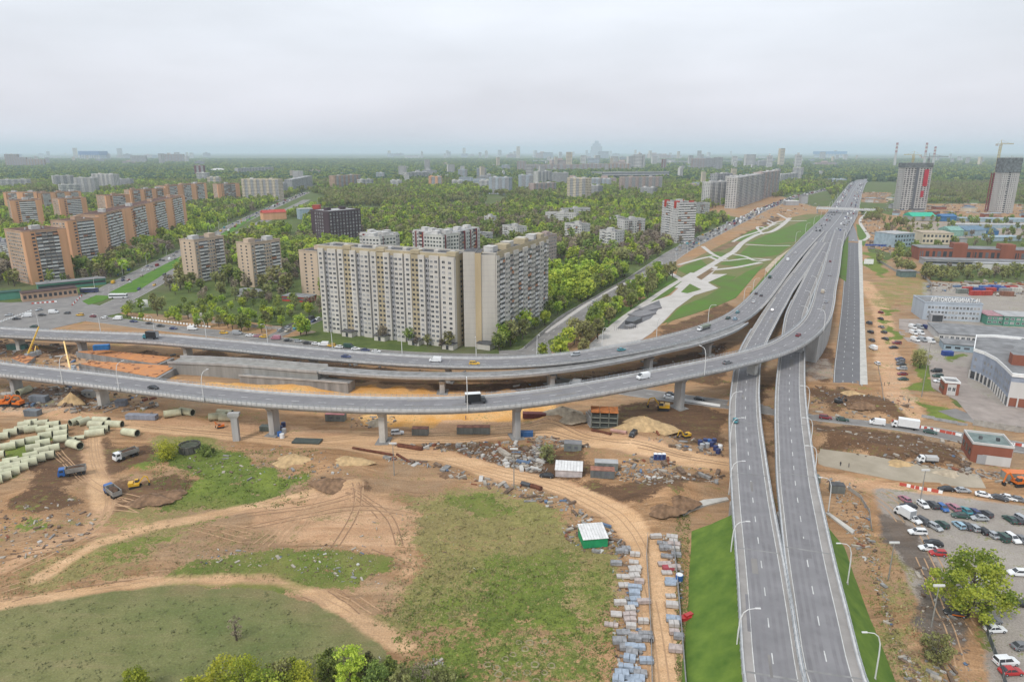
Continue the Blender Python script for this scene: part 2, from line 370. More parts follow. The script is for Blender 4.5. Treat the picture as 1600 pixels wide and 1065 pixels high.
# brown building plots in the town
for p in ([(1350, 340), (1375, 330), (1410, 345), (1405, 400), (1360, 385)], [(1335, 315), (1385, 318), (1395, 300), (1345, 300)], [(1080, 330), (1200, 300), (1270, 322), (1200, 345)],
          [(1390, 470), (1355, 425), (1400, 400), (1455, 405), (1455, 465)], [(1400, 318), (1600, 318), (1600, 345), (1400, 340)],
          [(1420, 345), (1610, 345), (1610, 372), (1420, 372)], [(1445, 438), (1610, 445), (1610, 470), (1445, 458)], [(180, 487), (330, 495), (500, 518), (430, 530), (250, 508)]):
    pm('wood', p, sub=True)
pm('clay', [(1345, 300), (1395, 300), (1385, 320), (1340, 316)], .5)
pm('grey', [(1440, 440), (1610, 445), (1610, 640), (1510, 640), (1440, 560)], .85); pm('wood', [(1440, 440), (1800, 445), (1800, 690), (1510, 640), (1440, 560)], sub=True)
pm('grey', [(1410, 345), (1650, 345), (1650, 378), (1430, 372)], .6)
pm('grey', [(430, 560), (480, 500), (500, 520), (760, 552), (760, 560)], .5)
for k in MK: MK[k] = blur(MK[k], 1)

# relief: spoil heaps, cut banks, ruts
GZ = (fbm(GX, GY, .045, 3, 3) - .5) * 1.1 + (fbm(GX, GY, .22, 9, 3) - .5) * 1.0
soil = np.clip(1 - MK['wood'] - MK['grey'] * .8 - MK['pale'] * .7 - MK['meadow'] * .55, 0, 1)
GZ = GZ * (.12 + .88 * soil) * np.where((GY > 80) & (GY < 480), 1, .0)
heaps = [(1000, 690, 16, 2.6), (960, 665, 9, 1.6), (1030, 790, 10, 3.2), (1060, 775, 9, 2.6), (560, 768, 9, 1.8), (115, 625, 7, 4.0), (100, 645, 6, 2.0), (885, 660, 8, 2.5), (855, 665, 7, 2.0),
         (1310, 640, 9, 2.6), (1360, 635, 12, 2.2), (1395, 645, 9, 2.4), (1340, 700, 12, 2.4), (1440, 715, 14, 2.5), (1480, 735, 8, 1.8), (1300, 690, 10, 2.0), (1385, 560, 0.1, 0), (60, 770, 9, 1.5), (230, 775, 9, 1.6),
         (500, 720, 10, 2.2), (420, 735, 8, 1.6), (530, 745, 9, 2.0), (200, 550, 10, 2.5), (330, 555, 10, 2.4), (60, 548, 8, 2.2), (870, 535, 6, 1.5), (1090, 490, 8, 1.6), (270, 500, 10, 1.5), (350, 512, 12, 1.6), (1460, 985, 7, 1.4),
         (1395, 900, 8, 1.2), (1420, 1000, 9, 1.6), (640, 600, 10, 1.5), (470, 603, 12, 1.6), (60, 850, 8, 1.2), (1010, 545, 6, 1.2), (1030, 660, 8, 2.0), (1100, 770, 8, 2.2)]
for px, py, r, h in heaps:
    x, y = G(px, py); d = np.hypot(GX - x, (GY - y)) / r
    GZ += h * np.exp(-d * d * 1.2) * (.75 + .5 * fbm(GX, GY, .18, int(px), 2))
# shallow sag on the ruts of the tracks
GZ -= .25 * MK['pale'] + .18 * MK['rut']
# flat ground under roads and buildings comes from later: flat zones
def flat(pts, z=0.0, w=1.0):
    global GZ
    m = blur(inpoly(QX, QY, pts).astype(float) * w, 2); GZ = GZ * (1 - m) + z * m
for fz in ([(1362, 755), (1620, 790), (1900, 900), (1900, 1300), (1545, 1100), (1530, 960), (1470, 930), (1440, 880), (1390, 850)],
           [(480, 505), (870, 455), (860, 560), (700, 565), (480, 545)], [(-200, 475), (200, 470), (330, 505), (520, 535), (520, 560), (250, 530), (-200, 505)],
           [(1270, 692), (1545, 738), (1545, 768), (1275, 728)], [(1265, 642), (1620, 690), (1620, 705), (1265, 662)], [(1300, 370), (1362, 370), (1362, 590), (1300, 600)],
           [(1430, 455), (1620, 455), (1620, 670), (1500, 640)], [(880, 593), (1135, 622), (1135, 640), (880, 606)], [(1060, 782), (1170, 770), (1420, 1100), (1060, 1100)], [(1280, 790), (1350, 800), (1430, 1090), (1280, 1090)],
           [(150, 545), (300, 550), (670, 592), (660, 606), (300, 590), (150, 580)], [(900, 560), (1060, 420), (1320, 330), (1345, 345), (1200, 500), (980, 560)]):
    flat(fz)
GZ -= 0.0
def gz(x, y):
    i = np.clip(np.searchsorted(gx, x) - 1, 0, NX - 2); j = np.clip(np.searchsorted(gy, y) - 1, 0, NY - 2)
    fx = (x - gx[i]) / (gx[i+1] - gx[i]); fy = (y - gy[j]) / (gy[j+1] - gy[j])
    return float((GZ[j, i] * (1-fx) + GZ[j, i+1] * fx) * (1-fy) + (GZ[j+1, i] * (1-fx) + GZ[j+1, i+1] * fx) * fy)
def P(px, py, dz=0.0):
    x, y = G(px, py)
    z = gz(x, y); x, y = G(px, py, z)
    return (x, y, gz(x, y) + dz)

me = bpy.data.meshes.new('ground')
nv = NX * NY; me.vertices.add(nv)
me.vertices.foreach_set('co', np.stack([GX, GY, GZ], -1).reshape(-1).astype(np.float32))
ii = np.arange(nv).reshape(NY, NX); q = np.stack([ii[:-1, :-1], ii[:-1, 1:], ii[1:, 1:], ii[1:, :-1]], -1).reshape(-1, 4)
nf = len(q); me.loops.add(nf * 4); me.polygons.add(nf)
me.loops.foreach_set('vertex_index', q.reshape(-1).astype(np.int32)); me.polygons.foreach_set('loop_start', (np.arange(nf) * 4).astype(np.int32))
me.update(calc_edges=True); me.polygons.foreach_set('use_smooth', np.ones(nf, bool))
for an, ks in (('cover_a', ('green', 'dry', 'sand', 'pale')), ('cover_b', ('clay', 'grey', 'meadow', 'wood')), ('cover_c', ('rut', 'mud', 'haul', 'rut'))):
    at = me.attributes.new(an, 'FLOAT_COLOR', 'POINT')
    at.data.foreach_set('color', np.stack([MK[k] for k in ks], -1).reshape(-1).astype(np.float32))
me.validate()
ground = bpy.data.objects.new('ground', me); COL.objects.link(ground); ground['kind'] = 'structure'

def ground_material():
    m = bpy.data.materials.new('ground_cover'); m.use_nodes = True; nt = m.node_tree; b = nt.nodes['Principled BSDF']; lk = nt.links.new
    b.inputs['Roughness'].default_value = .95; b.inputs['Specular IOR Level'].default_value = .15
    tc = nt.nodes.new('ShaderNodeTexCoord')
    def noise(sc, det=6, ro=.62, dist=0, stretch=None):
        n = nt.nodes.new('ShaderNodeTexNoise'); n.inputs['Scale'].default_value = sc; n.inputs['Detail'].default_value = det; n.inputs['Roughness'].default_value = ro; n.inputs['Distortion'].default_value = dist
        if stretch:
            mp = nt.nodes.new('ShaderNodeMapping'); mp.inputs['Scale'].default_value = stretch; mp.inputs['Rotation'].default_value = (0, 0, .35); lk(tc.outputs['Object'], mp.inputs[0]); lk(mp.outputs[0], n.inputs['Vector'])
        else: lk(tc.outputs['Object'], n.inputs['Vector'])
        return n.outputs['Fac']
    def mr(v, a, c, lo=0, hi=1):
        n = nt.nodes.new('ShaderNodeMapRange'); n.inputs['From Min'].default_value = a; n.inputs['From Max'].default_value = c; n.inputs['To Min'].default_value = lo; n.inputs['To Max'].default_value = hi; lk(v, n.inputs['Value']); return n.outputs[0]
    def mix(f, c1, c2, mode='MIX'):
        n = nt.nodes.new('ShaderNodeMixRGB'); n.blend_type = mode
        if isinstance(f, float): n.inputs['Fac'].default_value = f
        else: lk(f, n.inputs['Fac'])
        for i, c in (('Color1', c1), ('Color2', c2)):
            if isinstance(c, tuple): n.inputs[i].default_value = (*c, 1)
            else: lk(c, n.inputs[i])
        return n.outputs['Color']
    def math2(op, a, c):
        n = nt.nodes.new('ShaderNodeMath'); n.operation = op
        for i, v in ((0, a), (1, c)):
            if isinstance(v, (int, float)): n.inputs[i].default_value = v
            else: lk(v, n.inputs[i])
        return n.outputs[0]
    big = noise(.02, 5); midn = noise(.09, 7, .65, .3); fine = noise(.7, 8, .7); rut = noise(.12, 6, .7, .6, (.35, 2.2, 1)); vfine = noise(2.6, 5, .7)
    def split(an):
        a = nt.nodes.new('ShaderNodeAttribute'); a.attribute_name = an; s = nt.nodes.new('ShaderNodeSeparateColor'); lk(a.outputs['Color'], s.inputs[0])
        return [s.outputs[0], s.outputs[1], s.outputs[2], a.outputs['Alpha']]
    A = split('cover_a'); B = split('cover_b'); C_ = split('cover_c')
    edge = math2('ADD', math2('MULTIPLY', math2('SUBTRACT', midn, .5), 1.5), math2('ADD', math2('MULTIPLY', math2('SUBTRACT', fine, .5), 1.7), math2('MULTIPLY', math2('SUBTRACT', vfine, .5), .9)))
    edge = math2('ADD', edge, math2('MULTIPLY', math2('SUBTRACT', rut, .5), .9))
    def thr(mask, w=.16, k=1.0):
        w = w * .6
        v = math2('ADD', mask, math2('MULTIPLY', edge, k)); return mr(v, .5 - w, .5 + w)
    soil = mix(mr(rut, .35, .65), (.19, .108, .052), (.58, .35, .19))
    soil = mix(mr(midn, .35, .7), soil, (.37, .20, .095))
    soil = mix(mr(big, .45, .65, 0, .6), soil, (.33, .255, .175))
    soil = mix(mr(fine, .55, .8, 0, .55), soil, (.44, .35, .25))
    c = soil
    c = mix(thr(B[0], .2, .8), c, mix(mr(rut, .3, .7), (.075, .042, .026), (.19, .105, .056)))
    c = mix(thr(A[2], .2, .5), c, mix(mr(midn, .3, .7), (.68, .31, .05), (.80, .50, .24)))
    c = mix(thr(A[3], .3, .55), c, mix(mr(rut, .3, .7), (.48, .27, .145), (.68, .44, .27)))
    c = mix(thr(B[1], .25, .45), c, mix(mr(midn, .3, .7), (.29, .255, .225), (.42, .38, .34)))
    c = mix(thr(A[1], .3, 1.0), c, mix(mr(fine, .35, .65), (.26, .21, .08), (.46, .35, .17)))
    c = mix(math2('MULTIPLY', thr(A[1], .14, 2.0), .6), c, mix(mr(fine, .35, .65), (.12, .155, .03), (.22, .23, .06)))
    c = mix(thr(A[0], .14, .95), c, mix(mr(midn, .3, .7), (.085, .135, .022), (.20, .25, .045)))
    c = mix(math2('MULTIPLY', thr(A[0], .2, .4), mr(fine, .56, .72, 0, .75)), c, (.27, .22, .10))
    mead = mix(mr(midn, .3, .72), (.14, .155, .055), (.25, .24, .105))
    mead = mix(mr(rut, .5, .75, 0, .6), mead, (.30, .24, .13))
    mead = mix(mr(big, .5, .62, 0, .55), mead, (.11, .155, .045))
    mead = mix(mr(fine, .3, .42, .55, 0), mead, (.09, .11, .035))
    c = mix(thr(B[2], .1, .35), c, mead)
    c = mix(thr(C_[2], .3, .22), c, mix(mr(rut, .3, .7), (.56, .34, .18), (.74, .49, .29)))
    c = mix(thr(C_[1], .25, .5), c, mix(mr(rut, .3, .7), (.075, .062, .055), (.19, .165, .145)))
    c = mix(math2('MULTIPLY', C_[0], mr(midn, .35, .6, .0, .45)), c, (.24, .15, .09))
    wood = mix(mr(midn, .3, .7), (.06, .10, .025), (.14, .18, .05))
    wood = mix(mr(big, .48, .66, 0, .7), wood, (.13, .125, .075))
    c = mix(thr(B[3], .1, .25), c, wood)
    c = mix(mr(vfine, .42, .7, .0, .45), c, (.06, .045, .03), 'MIX')
    c = mix(mr(vfine, .28, .4, .35, .0), c, (.5, .42, .32), 'MIX')
    lk(c, b.inputs['Base Color'])
    bp = nt.nodes.new('ShaderNodeBump'); bp.inputs['Strength'].default_value = .55; bp.inputs['Distance'].default_value = .5
    lk(math2('ADD', fine, math2('MULTIPLY', rut, 1.2)), bp.inputs['Height']); lk(bp.outputs[0], b.inputs['Normal'])
    return m
me.materials.append(ground_material())
lawn = mat('lawn_grass', (.135, .205, .03), .95, .2, .22, bump=.35, col2=(.06, .12, .015), detail=12)
lawn_b = mat('lawn_bright', (.10, .20, .02), .95, .2, .1, bump=.2, col2=(.05, .135, .012), detail=8)
# ================================================================== ROADS AND VIADUCTS
def spline(ctrl, step=6.0, flatz=False):
    """ctrl: list of (x, y, z) -> evenly resampled Catmull-Rom"""
    P_ = [Vector(p) for p in ctrl]; P_ = [P_[0] * 2 - P_[1]] + P_ + [P_[-1] * 2 - P_[-2]]
    dense = []
    for i in range(1, len(P_) - 2):
        a, b, c, d = P_[i-1:i+3]
        n = max(3, int((c - b).length / 2))
        for k in range(n):
            t = k / n
            dense.append(.5 * ((2*b) + (c-a)*t + (2*a-5*b+4*c-d)*t*t + (3*b-a-3*c+d)*t*t*t))
    dense.append(P_[-2])
    # smooth along
    for _ in range(6):
        dense = [dense[0]] + [(dense[i-1] + dense[i]*2 + dense[i+1]) / 4 for i in range(1, len(dense)-1)] + [dense[-1]]
    out = [dense[0]]; acc = 0
    for a, b in zip(dense, dense[1:]):
        l = (b - a).length
        while acc + l >= step:
            k = (step - acc) / l; a = a + (b - a) * k; l = (b - a).length; out.append(a.copy()); acc = 0
        acc += l
    return out
def pxl(pts, z=None): return [(*G(p[0], p[1], (p[2] if len(p) > 2 else 0) if z is None else z), (p[2] if len(p) > 2 else 0) if z is None else z) for p in pts]
class Line:
    def __init__(s, pts):
        s.p = pts; s.n = []
        for i in range(len(pts)):
            d = (pts[min(i+1, len(pts)-1)] - pts[max(i-1, 0)]); d.z = 0; d.normalize(); s.n.append(Vector((d.y, -d.x, 0)))   # right-hand normal
        s.L = [0]
        for a, b in zip(pts, pts[1:]): s.L.append(s.L[-1] + (b - a).length)
    def at(s, dist, off=0, dz=0):
        dist = max(0, min(dist, s.L[-1] - 1e-3)); i = int(np.searchsorted(s.L, dist, side='right')) - 1; i = min(i, len(s.p) - 2)
        k = (dist - s.L[i]) / (s.L[i+1] - s.L[i]); p = s.p[i].lerp(s.p[i+1], k); n = s.n[i].lerp(s.n[i+1], k).normalized()
        return p + n * off + Vector((0, 0, dz)), n
    def near(s, px, py=None, off=0):
        """distance along at which the line passes the given picture column/row"""
        best = None
        for i, p in enumerate(s.p):
            q = p + s.n[i] * off; a, b = PX(q.x, q.y, q.z)
            e = abs(a - px) + (abs(b - py) if py is not None else 0)
            if best is None or e < best[0]: best = (e, s.L[i])
        return best[1]
def sweep(mb, ln, prof, mi=0, d0=0, d1=None, closed=True, caps=True):
    """prof: list of (offset, dz) swept along the line"""
    d1 = ln.L[-1] if d1 is None else d1
    n = max(1, int(round((d1 - d0) / 6.0))); b = len(mb.v); k = len(prof)
    for i in range(n + 1):
        p, nn = ln.at(d0 + (d1 - d0) * i / n)
        for o, dz in prof: q = p + nn * o; mb.v.append((q.x, q.y, p.z + dz))
    for i in range(n):
        for j in range(k if closed else k - 1):
            a = b + i*k + j; c = b + i*k + (j+1) % k
            mb.f.append((a, c, c + k, a + k)); mb.m.append(mi)
    if caps and closed:
        mb.f.append(tuple(b + j for j in range(k))[::-1]); mb.m.append(mi)
        mb.f.append(tuple(b + n*k + j for j in range(k))); mb.m.append(mi)
def strip(mb, ln, o0, o1, dz, mi=0, d0=0, d1=None): sweep(mb, ln, [(o1, dz), (o0, dz)], mi, d0, d1, closed=False, caps=False)
def dashes(mb, ln, off, dz, d0, d1, ln_=3.0, gap=7.5, w=.1, mi=0):
    d = d0
    while d + ln_ < d1:
        a, n = ln.at(d, off, dz); c, n2 = ln.at(d + ln_, off, dz)
        mb.quad(tuple(a - n*w), tuple(a + n*w), tuple(c + n2*w), tuple(c - n2*w), mi); d += ln_ + gap
PAVED = []   # (world polyline, half width) for keeping trees off
def viaduct(name, label, ctrl, width, deck_t=1.6, piers=(), railing=1.1, marks=(0,), edge_lines=True, d_solid=None, slab_inset=2.4, mt=None, walk=None, barL=True, barR=True, bar_to=None, group=None, shw=0):
    ln = Line(spline(ctrl)); W = width / 2; D = ln.L[-1]
    root = empty(name, (0, 0, 0), 0, label, 'viaduct', group)
    b = MB(); sweep(b, ln, [(-W, 0), (W, 0), (W, -.55), (W - slab_inset, -1.0), (W - slab_inset - .5, -deck_t - .5), (-W + slab_inset + .5, -deck_t - .5), (-W + slab_inset, -1.0), (-W, -.55)][::-1])
    b.build('deck', [conc], root, kind=None)
    b = MB(); strip(b, ln, -W + .5, W - .5, .03); b.build('road_surface', [mt or asphalt], root)
    b = MB()
    for s in (-1, 1): strip(b, ln, min(s*(W - (2.3 if s*shw > 0 else 1.3)), s*(W - .5)), max(s*(W - (2.3 if s*shw > 0 else 1.3)), s*(W - .5)), .042)
    if edge_lines: b.build('shoulder', [asphalt_sh], root)
    b = MB()
    if marks:
        for c in (-W*.62, -W*.38, W*.02 - .9, W*.25, W*.5):
            strip(b, ln, c - .35, c + .35, .036)
        b.build('wheel_tracks', [asphalt_tr], root)
    for s, on in ((-1, barL), (1, barR)):
        if not on: continue
        bt = bar_to[0 if s < 0 else 1] if bar_to else None; d1 = ln.near(*bt) if bt else D
        b = MB(); o = s * (W - .25)
        sweep(b, ln, [(o - .25, -.5), (o + .25, -.5), (o + .2, .75), (o - .2, .75)][::-1], 0, 0, d1)
        par = b.build('parapet', [barrier_m], root)
        b = MB(); d = 0
        while d < d1 - 2:
            p, n = ln.at(d, s * (W + .05), 0); b.cyl(tuple(p + Vector((0, 0, -.45))), tuple(p + Vector((0, 0, railing + .25))), .07, .07, 4, caps=False); d += 2.0
        for zz in (railing, railing - .35): sweep(b, ln, [(s*W + .1, zz - .05), (s*W, zz - .05), (s*W, zz + .05), (s*W + .1, zz + .05)], 0, 0, d1)
        b.build('railing', [steel], par, kind='stuff')
    b = MB()
    for m_ in marks: dashes(b, ln, m_, .045, 2, D - 2)
    if edge_lines:
        for s in (-1, 1):
            for o in (((W - 2.3, W - 2.15),) if s*shw > 0 else ((W - 1.3, W - 1.15),)):
                strip(b, ln, *( (s*o[0], s*o[1]) if s > 0 else (s*o[1], s*o[0]) ), .05)
    if b.v: b.build('lane_markings', [line_p], root, kind='stuff')
    b = MB(); d = 30
    while d < D - 20:      # expansion joints
        p, n = ln.at(d); p2, n2 = ln.at(d + .5); w = W - .55
        b.quad(*[tuple(v + Vector((0, 0, .056))) for v in (p - n*w, p + n*w, p2 + n2*w, p2 - n2*w)]); d += 42
    b.build('expansion_joints', [conc_d], root, kind='stuff')
    if marks:
        b = MB(); rp = random.Random(int(D))
        for _ in range(int(D / 26)):
            d0_ = rp.uniform(5, D - 30); o_ = rp.uniform(-W + 1.5, W - 2.6); l_ = rp.uniform(3, 16); w_ = rp.uniform(.5, 1.6)
            q_ = [ln.at(d0_, o_, .0585)[0], ln.at(d0_, o_ + w_, .0585)[0], ln.at(d0_ + l_, o_ + w_, .0585)[0], ln.at(d0_ + l_, o_, .0585)[0]]; b.quad(*[tuple(v) for v in q_], rp.randrange(2))
        b.build('repair_patches', [asphalt_tr, asphalt_old], root, kind='stuff')
    for pr in piers:
        if len(pr) == 2 and pr[1] == 'd': d = pr[0]
        else: d = ln.near(pr[0], pr[1])
        p, n = ln.at(d); a = math.atan2(n.y, n.x); g = gz(p.x, p.y)
        pb = MB(); top = p.z - deck_t - .5
        pb.obox((0, 0), 2.0, 1.05, g - 1 - 0, top - 1.6, 0)
        vs = []
        for z_, hx, hy in ((top - 1.6, 2.0, 1.05), (top + .02, 3.2, 1.2)):
            vs += [(-hx, -hy, z_), (hx, -hy, z_), (hx, hy, z_), (-hx, hy, z_)]
        pb.add(vs, [(4,5,6,7), (0,1,5,4), (1,2,6,5), (2,3,7,6), (3,0,4,7)])
        po = pb.build('pier', [conc_l if random.random() < .3 else conc], root, loc=(p.x, p.y, 0), rz=a)
        fb = MB(); fb.obox((0, 0), 3.4, 2.4, g - 1.2, g + .35, 0); fb.build('footing', [conc_d], po)
    PAVED.append(([(q.x, q.y) for q in ln.p[::4]], W + 3)); ln.root = root; ln.W = W
    return ln
def road(name, ctrl, width, z=.06, mt=None, marks=(), edge=True, kerb=False, dz=0, med=None, line_every=None):
    ln = Line(spline([(c[0], c[1], c[2] + z) for c in ctrl])); W = width / 2
    b = MB(); sweep(b, ln, [(-W, 0), (W, 0), (W + .4, -.6 - dz), (-W - .4, -.6 - dz)][::-1]); o = b.build(name, [mt or asphalt_old], kind='structure')
    b = MB()
    for m_ in marks: dashes(b, ln, m_, .02, 2, ln.L[-1] - 2)
    if edge:
        for s in (-1, 1): strip(b, ln, min(s*(W-.5), s*(W-.3)), max(s*(W-.5), s*(W-.3)), .025)
    if b.v: b.build('lane_markings', [line_p], o, kind='stuff')
    if kerb:
        for s in (-1, 1):
            b = MB(); a = s * W; sweep(b, ln, [(a, -.2), (a + s*.3, -.2), (a + s*.3, .14), (a, .14)][::-s]); b.build('kerb', [conc_l], o)
    PAVED.append(([(q.x, q.y) for q in ln.p[::4]], W + 2)); ln.root = o; ln.W = W
    return ln
def sheet(name, pts, z, mt, world=False, kind='structure', thick=.4):
    q = [p if world else G(p[0], p[1], z) for p in pts]
    ar = sum(q[i][0] * q[(i+1) % len(q)][1] - q[(i+1) % len(q)][0] * q[i][1] for i in range(len(q)))
    if ar < 0: q = q[::-1]
    b = MB(); b.prism(q, z - thick, z); return b.build(name, [mt], kind=kind)

# the curved ramp that crosses over everything
A = viaduct('ramp_viaduct', 'long curved grey viaduct in front, sweeping from the left edge over the main highway', pxl([
    (-260, 545, 10), (-80, 567, 10), (0, 577, 10), (100, 588, 10.5), (200, 600, 11), (300, 612, 12), (400, 622, 13), (500, 628.5, 13.5), (600, 632, 13.8), (720, 631, 14), (820, 623, 14.3),
    (910, 610, 14.6), (1010, 592, 15), (1080, 578, 15.3), (1142, 565, 15.5), (1212, 546, 15.5), (1250, 526, 15.2), (1276, 501, 14), (1286, 475, 12.5), (1291, 450, 11), (1298, 425, 9.2), (1303, 400, 7.4), (1308, 378, 5.4), (1313, 360, 3.6)]),
    12.6, 1.9, piers=[(20, 590), (158, 608), (413, 636), (608, 645), (813, 635), (1062, 590), (1175, 560), (1252, 528)], railing=1.5, marks=(0,), edge_lines=1)
# north viaduct with its unfinished twin
B1 = viaduct('north_viaduct', 'grey viaduct behind the curved one, carrying a dark box lorry and a white van', pxl([
    (-260, 500, 8), (-100, 512, 8.5), (0, 519, 9), (100, 524, 9), (233, 529, 9), (330, 537, 9), (400, 543.5, 9), (500, 553, 9), (600, 561, 9), (700, 566, 9), (800, 566, 9), (900, 558, 9), (1000, 542, 9), (1060, 529, 9), (1110, 514, 9),
    (1150, 497, 9), (1178, 475, 8.7), (1200, 450, 8), (1220, 425, 7), (1241, 400, 5.8), (1262, 378, 4.6), (1280, 360, 3.6)]),
    13, 1.7, piers=[(30, 520), (118, 525), (298, 535), (490, 552), (690, 566), (868, 561), (1015, 540), (1110, 514)], railing=1.2, marks=(-1.9, 1.9), edge_lines=1, bar_to=(None, (1172, 482)))
B2 = viaduct('unfinished_viaduct', 'bare concrete viaduct deck without markings along the south side of the north viaduct', pxl([
    (505, 577, 7.4), (560, 581, 7.4), (620, 584.5, 7.4), (700, 586, 7.4), (800, 583.5, 7.4), (880, 575, 7.6), (960, 562, 7.9), (1030, 547, 8.2), (1090, 533, 8.6), (1135, 517, 8.9), (1160, 502, 8.9)]),
    8.5, 1.5, piers=[(700, 586), (868, 577), (1015, 551), (1105, 527)], railing=.6, marks=(), edge_lines=False, mt=conc_d, barL=False)
ML = viaduct('main_viaduct', 'left carriageway of the main highway viaduct with one teal car on it', pxl([
    (1264, 1300, 7), (1229, 1150, 7), (1209, 1065, 7.2), (1196, 950, 7.4), (1187, 875, 7.5), (1177, 800, 7.5), (1172, 755, 7.5), (1167, 700, 7.5), (1163.5, 650, 7.5), (1165, 600, 7.5), (1174, 550, 7.5), (1200, 500, 7.4), (1215, 475, 7.2), (1230, 450, 6.6), (1249, 425, 5.6), (1267, 400, 4.9), (1283, 378, 4.0)]),
    10.9, 1.6, piers=[(1172, 755), (1165, 690), (1164, 640), (1166, 590), (1180, 535)], marks=(.3,), edge_lines=1, shw=-1, bar_to=((1190, 515), (1232, 452)))
MR = viaduct('main_viaduct', 'right carriageway of the main highway viaduct, empty of cars at the bottom', pxl([
    (1420, 1300, 7), (1341, 1150, 7), (1302, 1065, 7.2), (1280, 957, 7.4), (1264, 875, 7.5), (1252, 800, 7.5), (1245, 755, 7.5), (1240, 700, 7.5), (1236, 650, 7.5), (1235, 600, 7.5), (1238, 550, 7.5), (1242, 500, 7.4), (1250, 475, 7.2), (1261, 450, 6.6), (1272, 425, 5.6), (1283, 400, 4.6), (1293, 378, 3.7), (1299, 362, 3.2)]),
    11.2, 1.6, piers=[(1246, 755), (1240, 690), (1236, 640), (1235, 590), (1240, 535)], marks=(-.4,), edge_lines=1, shw=1, bar_to=((1250, 470), (1284, 398)))
# highway beyond the junction
HW = road('highway', pxl([(1266, 402, 4.0), (1284, 375, 3.2), (1302, 352, 2.4), (1315, 335, 1.8), (1323, 318, 1.5), (1331, 302, 1.2), (1337, 292, 1.0), (1342, 285.5, .8), (1352, 281.5, .6), (1375, 279, .5), (1400, 277, .5)]), 46, .0, asphalt, marks=(-16, -12.3, -8.6, 8.6, 12.3, 16), edge=True, dz=6)
b = MB(); sweep(b, HW, [(-.3, 0), (.3, 0), (.15, .9), (-.15, .9)][::-1], 0, 120, HW.L[-1] - 50)
tag(b.build('median_barrier', [barrier_m]), 'thin pale concrete barrier down the middle of the distant highway', 'barrier')
b = MB()
for s_ in (-1, 1):
    o_ = s_ * 22.6; sweep(b, HW, [(o_ - .2, 0), (o_ + .2, 0), (o_ + .15, .95), (o_ - .15, .95)][::-1], 0, 150, HW.L[-1] - 50)
b.build('guard_rail', [barrier_m], HW.root)
# overpass bridge across the highway
d_ = HW.near(1317, 333); p, n = HW.at(d_); a_ = math.atan2(n.y, n.x)
ov = empty('overpass', (p.x, p.y, 0), a_, 'low grey bridge crossing the distant highway from side to side', 'bridge')
b = MB(); b.box(-40, 48, -6, 6, 7.5, 9.0); b.build('deck', [conc], ov); b = MB(); b.box(-40, 48, -5, 5, 9.0, 9.06); b.build('road_surface', [asphalt], ov)
for s in (-1, 1): b = MB(); b.box(-40, 48, s*6 - .2, s*6 + .2, 7.3, 10.4); b.build('parapet', [barrier_m], ov)
for x in (-38, 0, 40): b = MB(); b.box(x - .8, x + .8, -5, 5, -1, 7.5); b.build('pier', [conc], ov)
# service road east, boulevard, avenue, streets
E1 = road('service_road', pxl([(1325, 600), (1325, 575), (1327, 540), (1330, 490), (1331.5, 440), (1332, 400), (1333, 378)]), 12, .06, asphalt_new, marks=(-2, 2), edge=True)
E1b = road('service_road', pxl([(1333, 377), (1330, 360), (1325, 347), (1323, 338)]), 11, .10, asphalt, edge=False)
sheet('sidewalk', [(1344, 600), (1356, 600), (1349.5, 470), (1347, 375), (1341.5, 375), (1343.5, 470)], .12, conc_l)
FP = road('footpath', pxl([(1349, 376), (1357, 370), (1353, 362), (1345, 350), (1345, 342), (1352, 335), (1355, 331)]), 4, .07, conc_l, edge=False)
BL = road('boulevard', pxl([(780, 556), (835, 552), (872, 520), (907, 490), (960, 462), (1018, 422), (1060, 393), (1100, 372), (1162, 342), (1195, 326), (1240, 309), (1275, 300), (1300, 294)]), 20, .08, asphalt_old, marks=(-3.5, 3.5))
ST = road('street', pxl([(140, 497), (190, 503), (250, 511), (350, 522), (450, 534), (560, 549), (680, 557), (800, 559)]), 13, .1, asphalt_old, marks=(0,))
AV1 = road('avenue', pxl([(95, 478), (150, 462), (200, 437), (260, 407), (320, 377), (380, 345), (430, 322), (480, 300)]), 19, .08, asphalt_old, marks=(-3.5, 0, 3.5))
AV2 = road('avenue', pxl([(150, 488), (205, 462), (260, 432), (310, 403), (380, 362), (430, 337), (480, 312)]), 15, .11, asphalt_old, marks=(0,))
sheet('median_lawn', [(170, 457), (285, 399), (390, 340), (402, 336), (330, 384), (287, 408), (212, 456), (185, 458)], .2, lawn_b)
sheet('median_lawn', [(128, 470), (150, 461), (176, 462), (160, 470), (138, 476)], .2, lawn_b)
INT = sheet('intersection', [(-60, 470), (60, 474), (120, 470), (160, 478), (215, 468), (190, 488), (130, 502), (60, 518), (-60, 525)], .14, asphalt_old)
sheet('side_street', [(-80, 478), (60, 470), (130, 458), (140, 464), (60, 482), (-80, 500)], .155, asphalt_old)
SS = road('street', pxl([(415, 531), (445, 518), (480, 505), (500, 496)]), 9, .13, asphalt_old, edge=False)
CR = road('street', pxl([(860, 594), (900, 600), (960, 608), (1040, 619), (1130, 631), (1200, 640), (1270, 649), (1330, 656), (1400, 664), (1470, 677), (1540, 690), (1620, 702), (1760, 722)]), 11, .08, asphalt_old, marks=(0,))
PAVED.append(([G(*p) for p in [(0, 490), (60, 490), (150, 485)]], 25))
ET = road('entry_road', pxl([(1480, 640), (1520, 655), (1600, 668), (1700, 685)]), 9, .07, asphalt_old, edge=False)
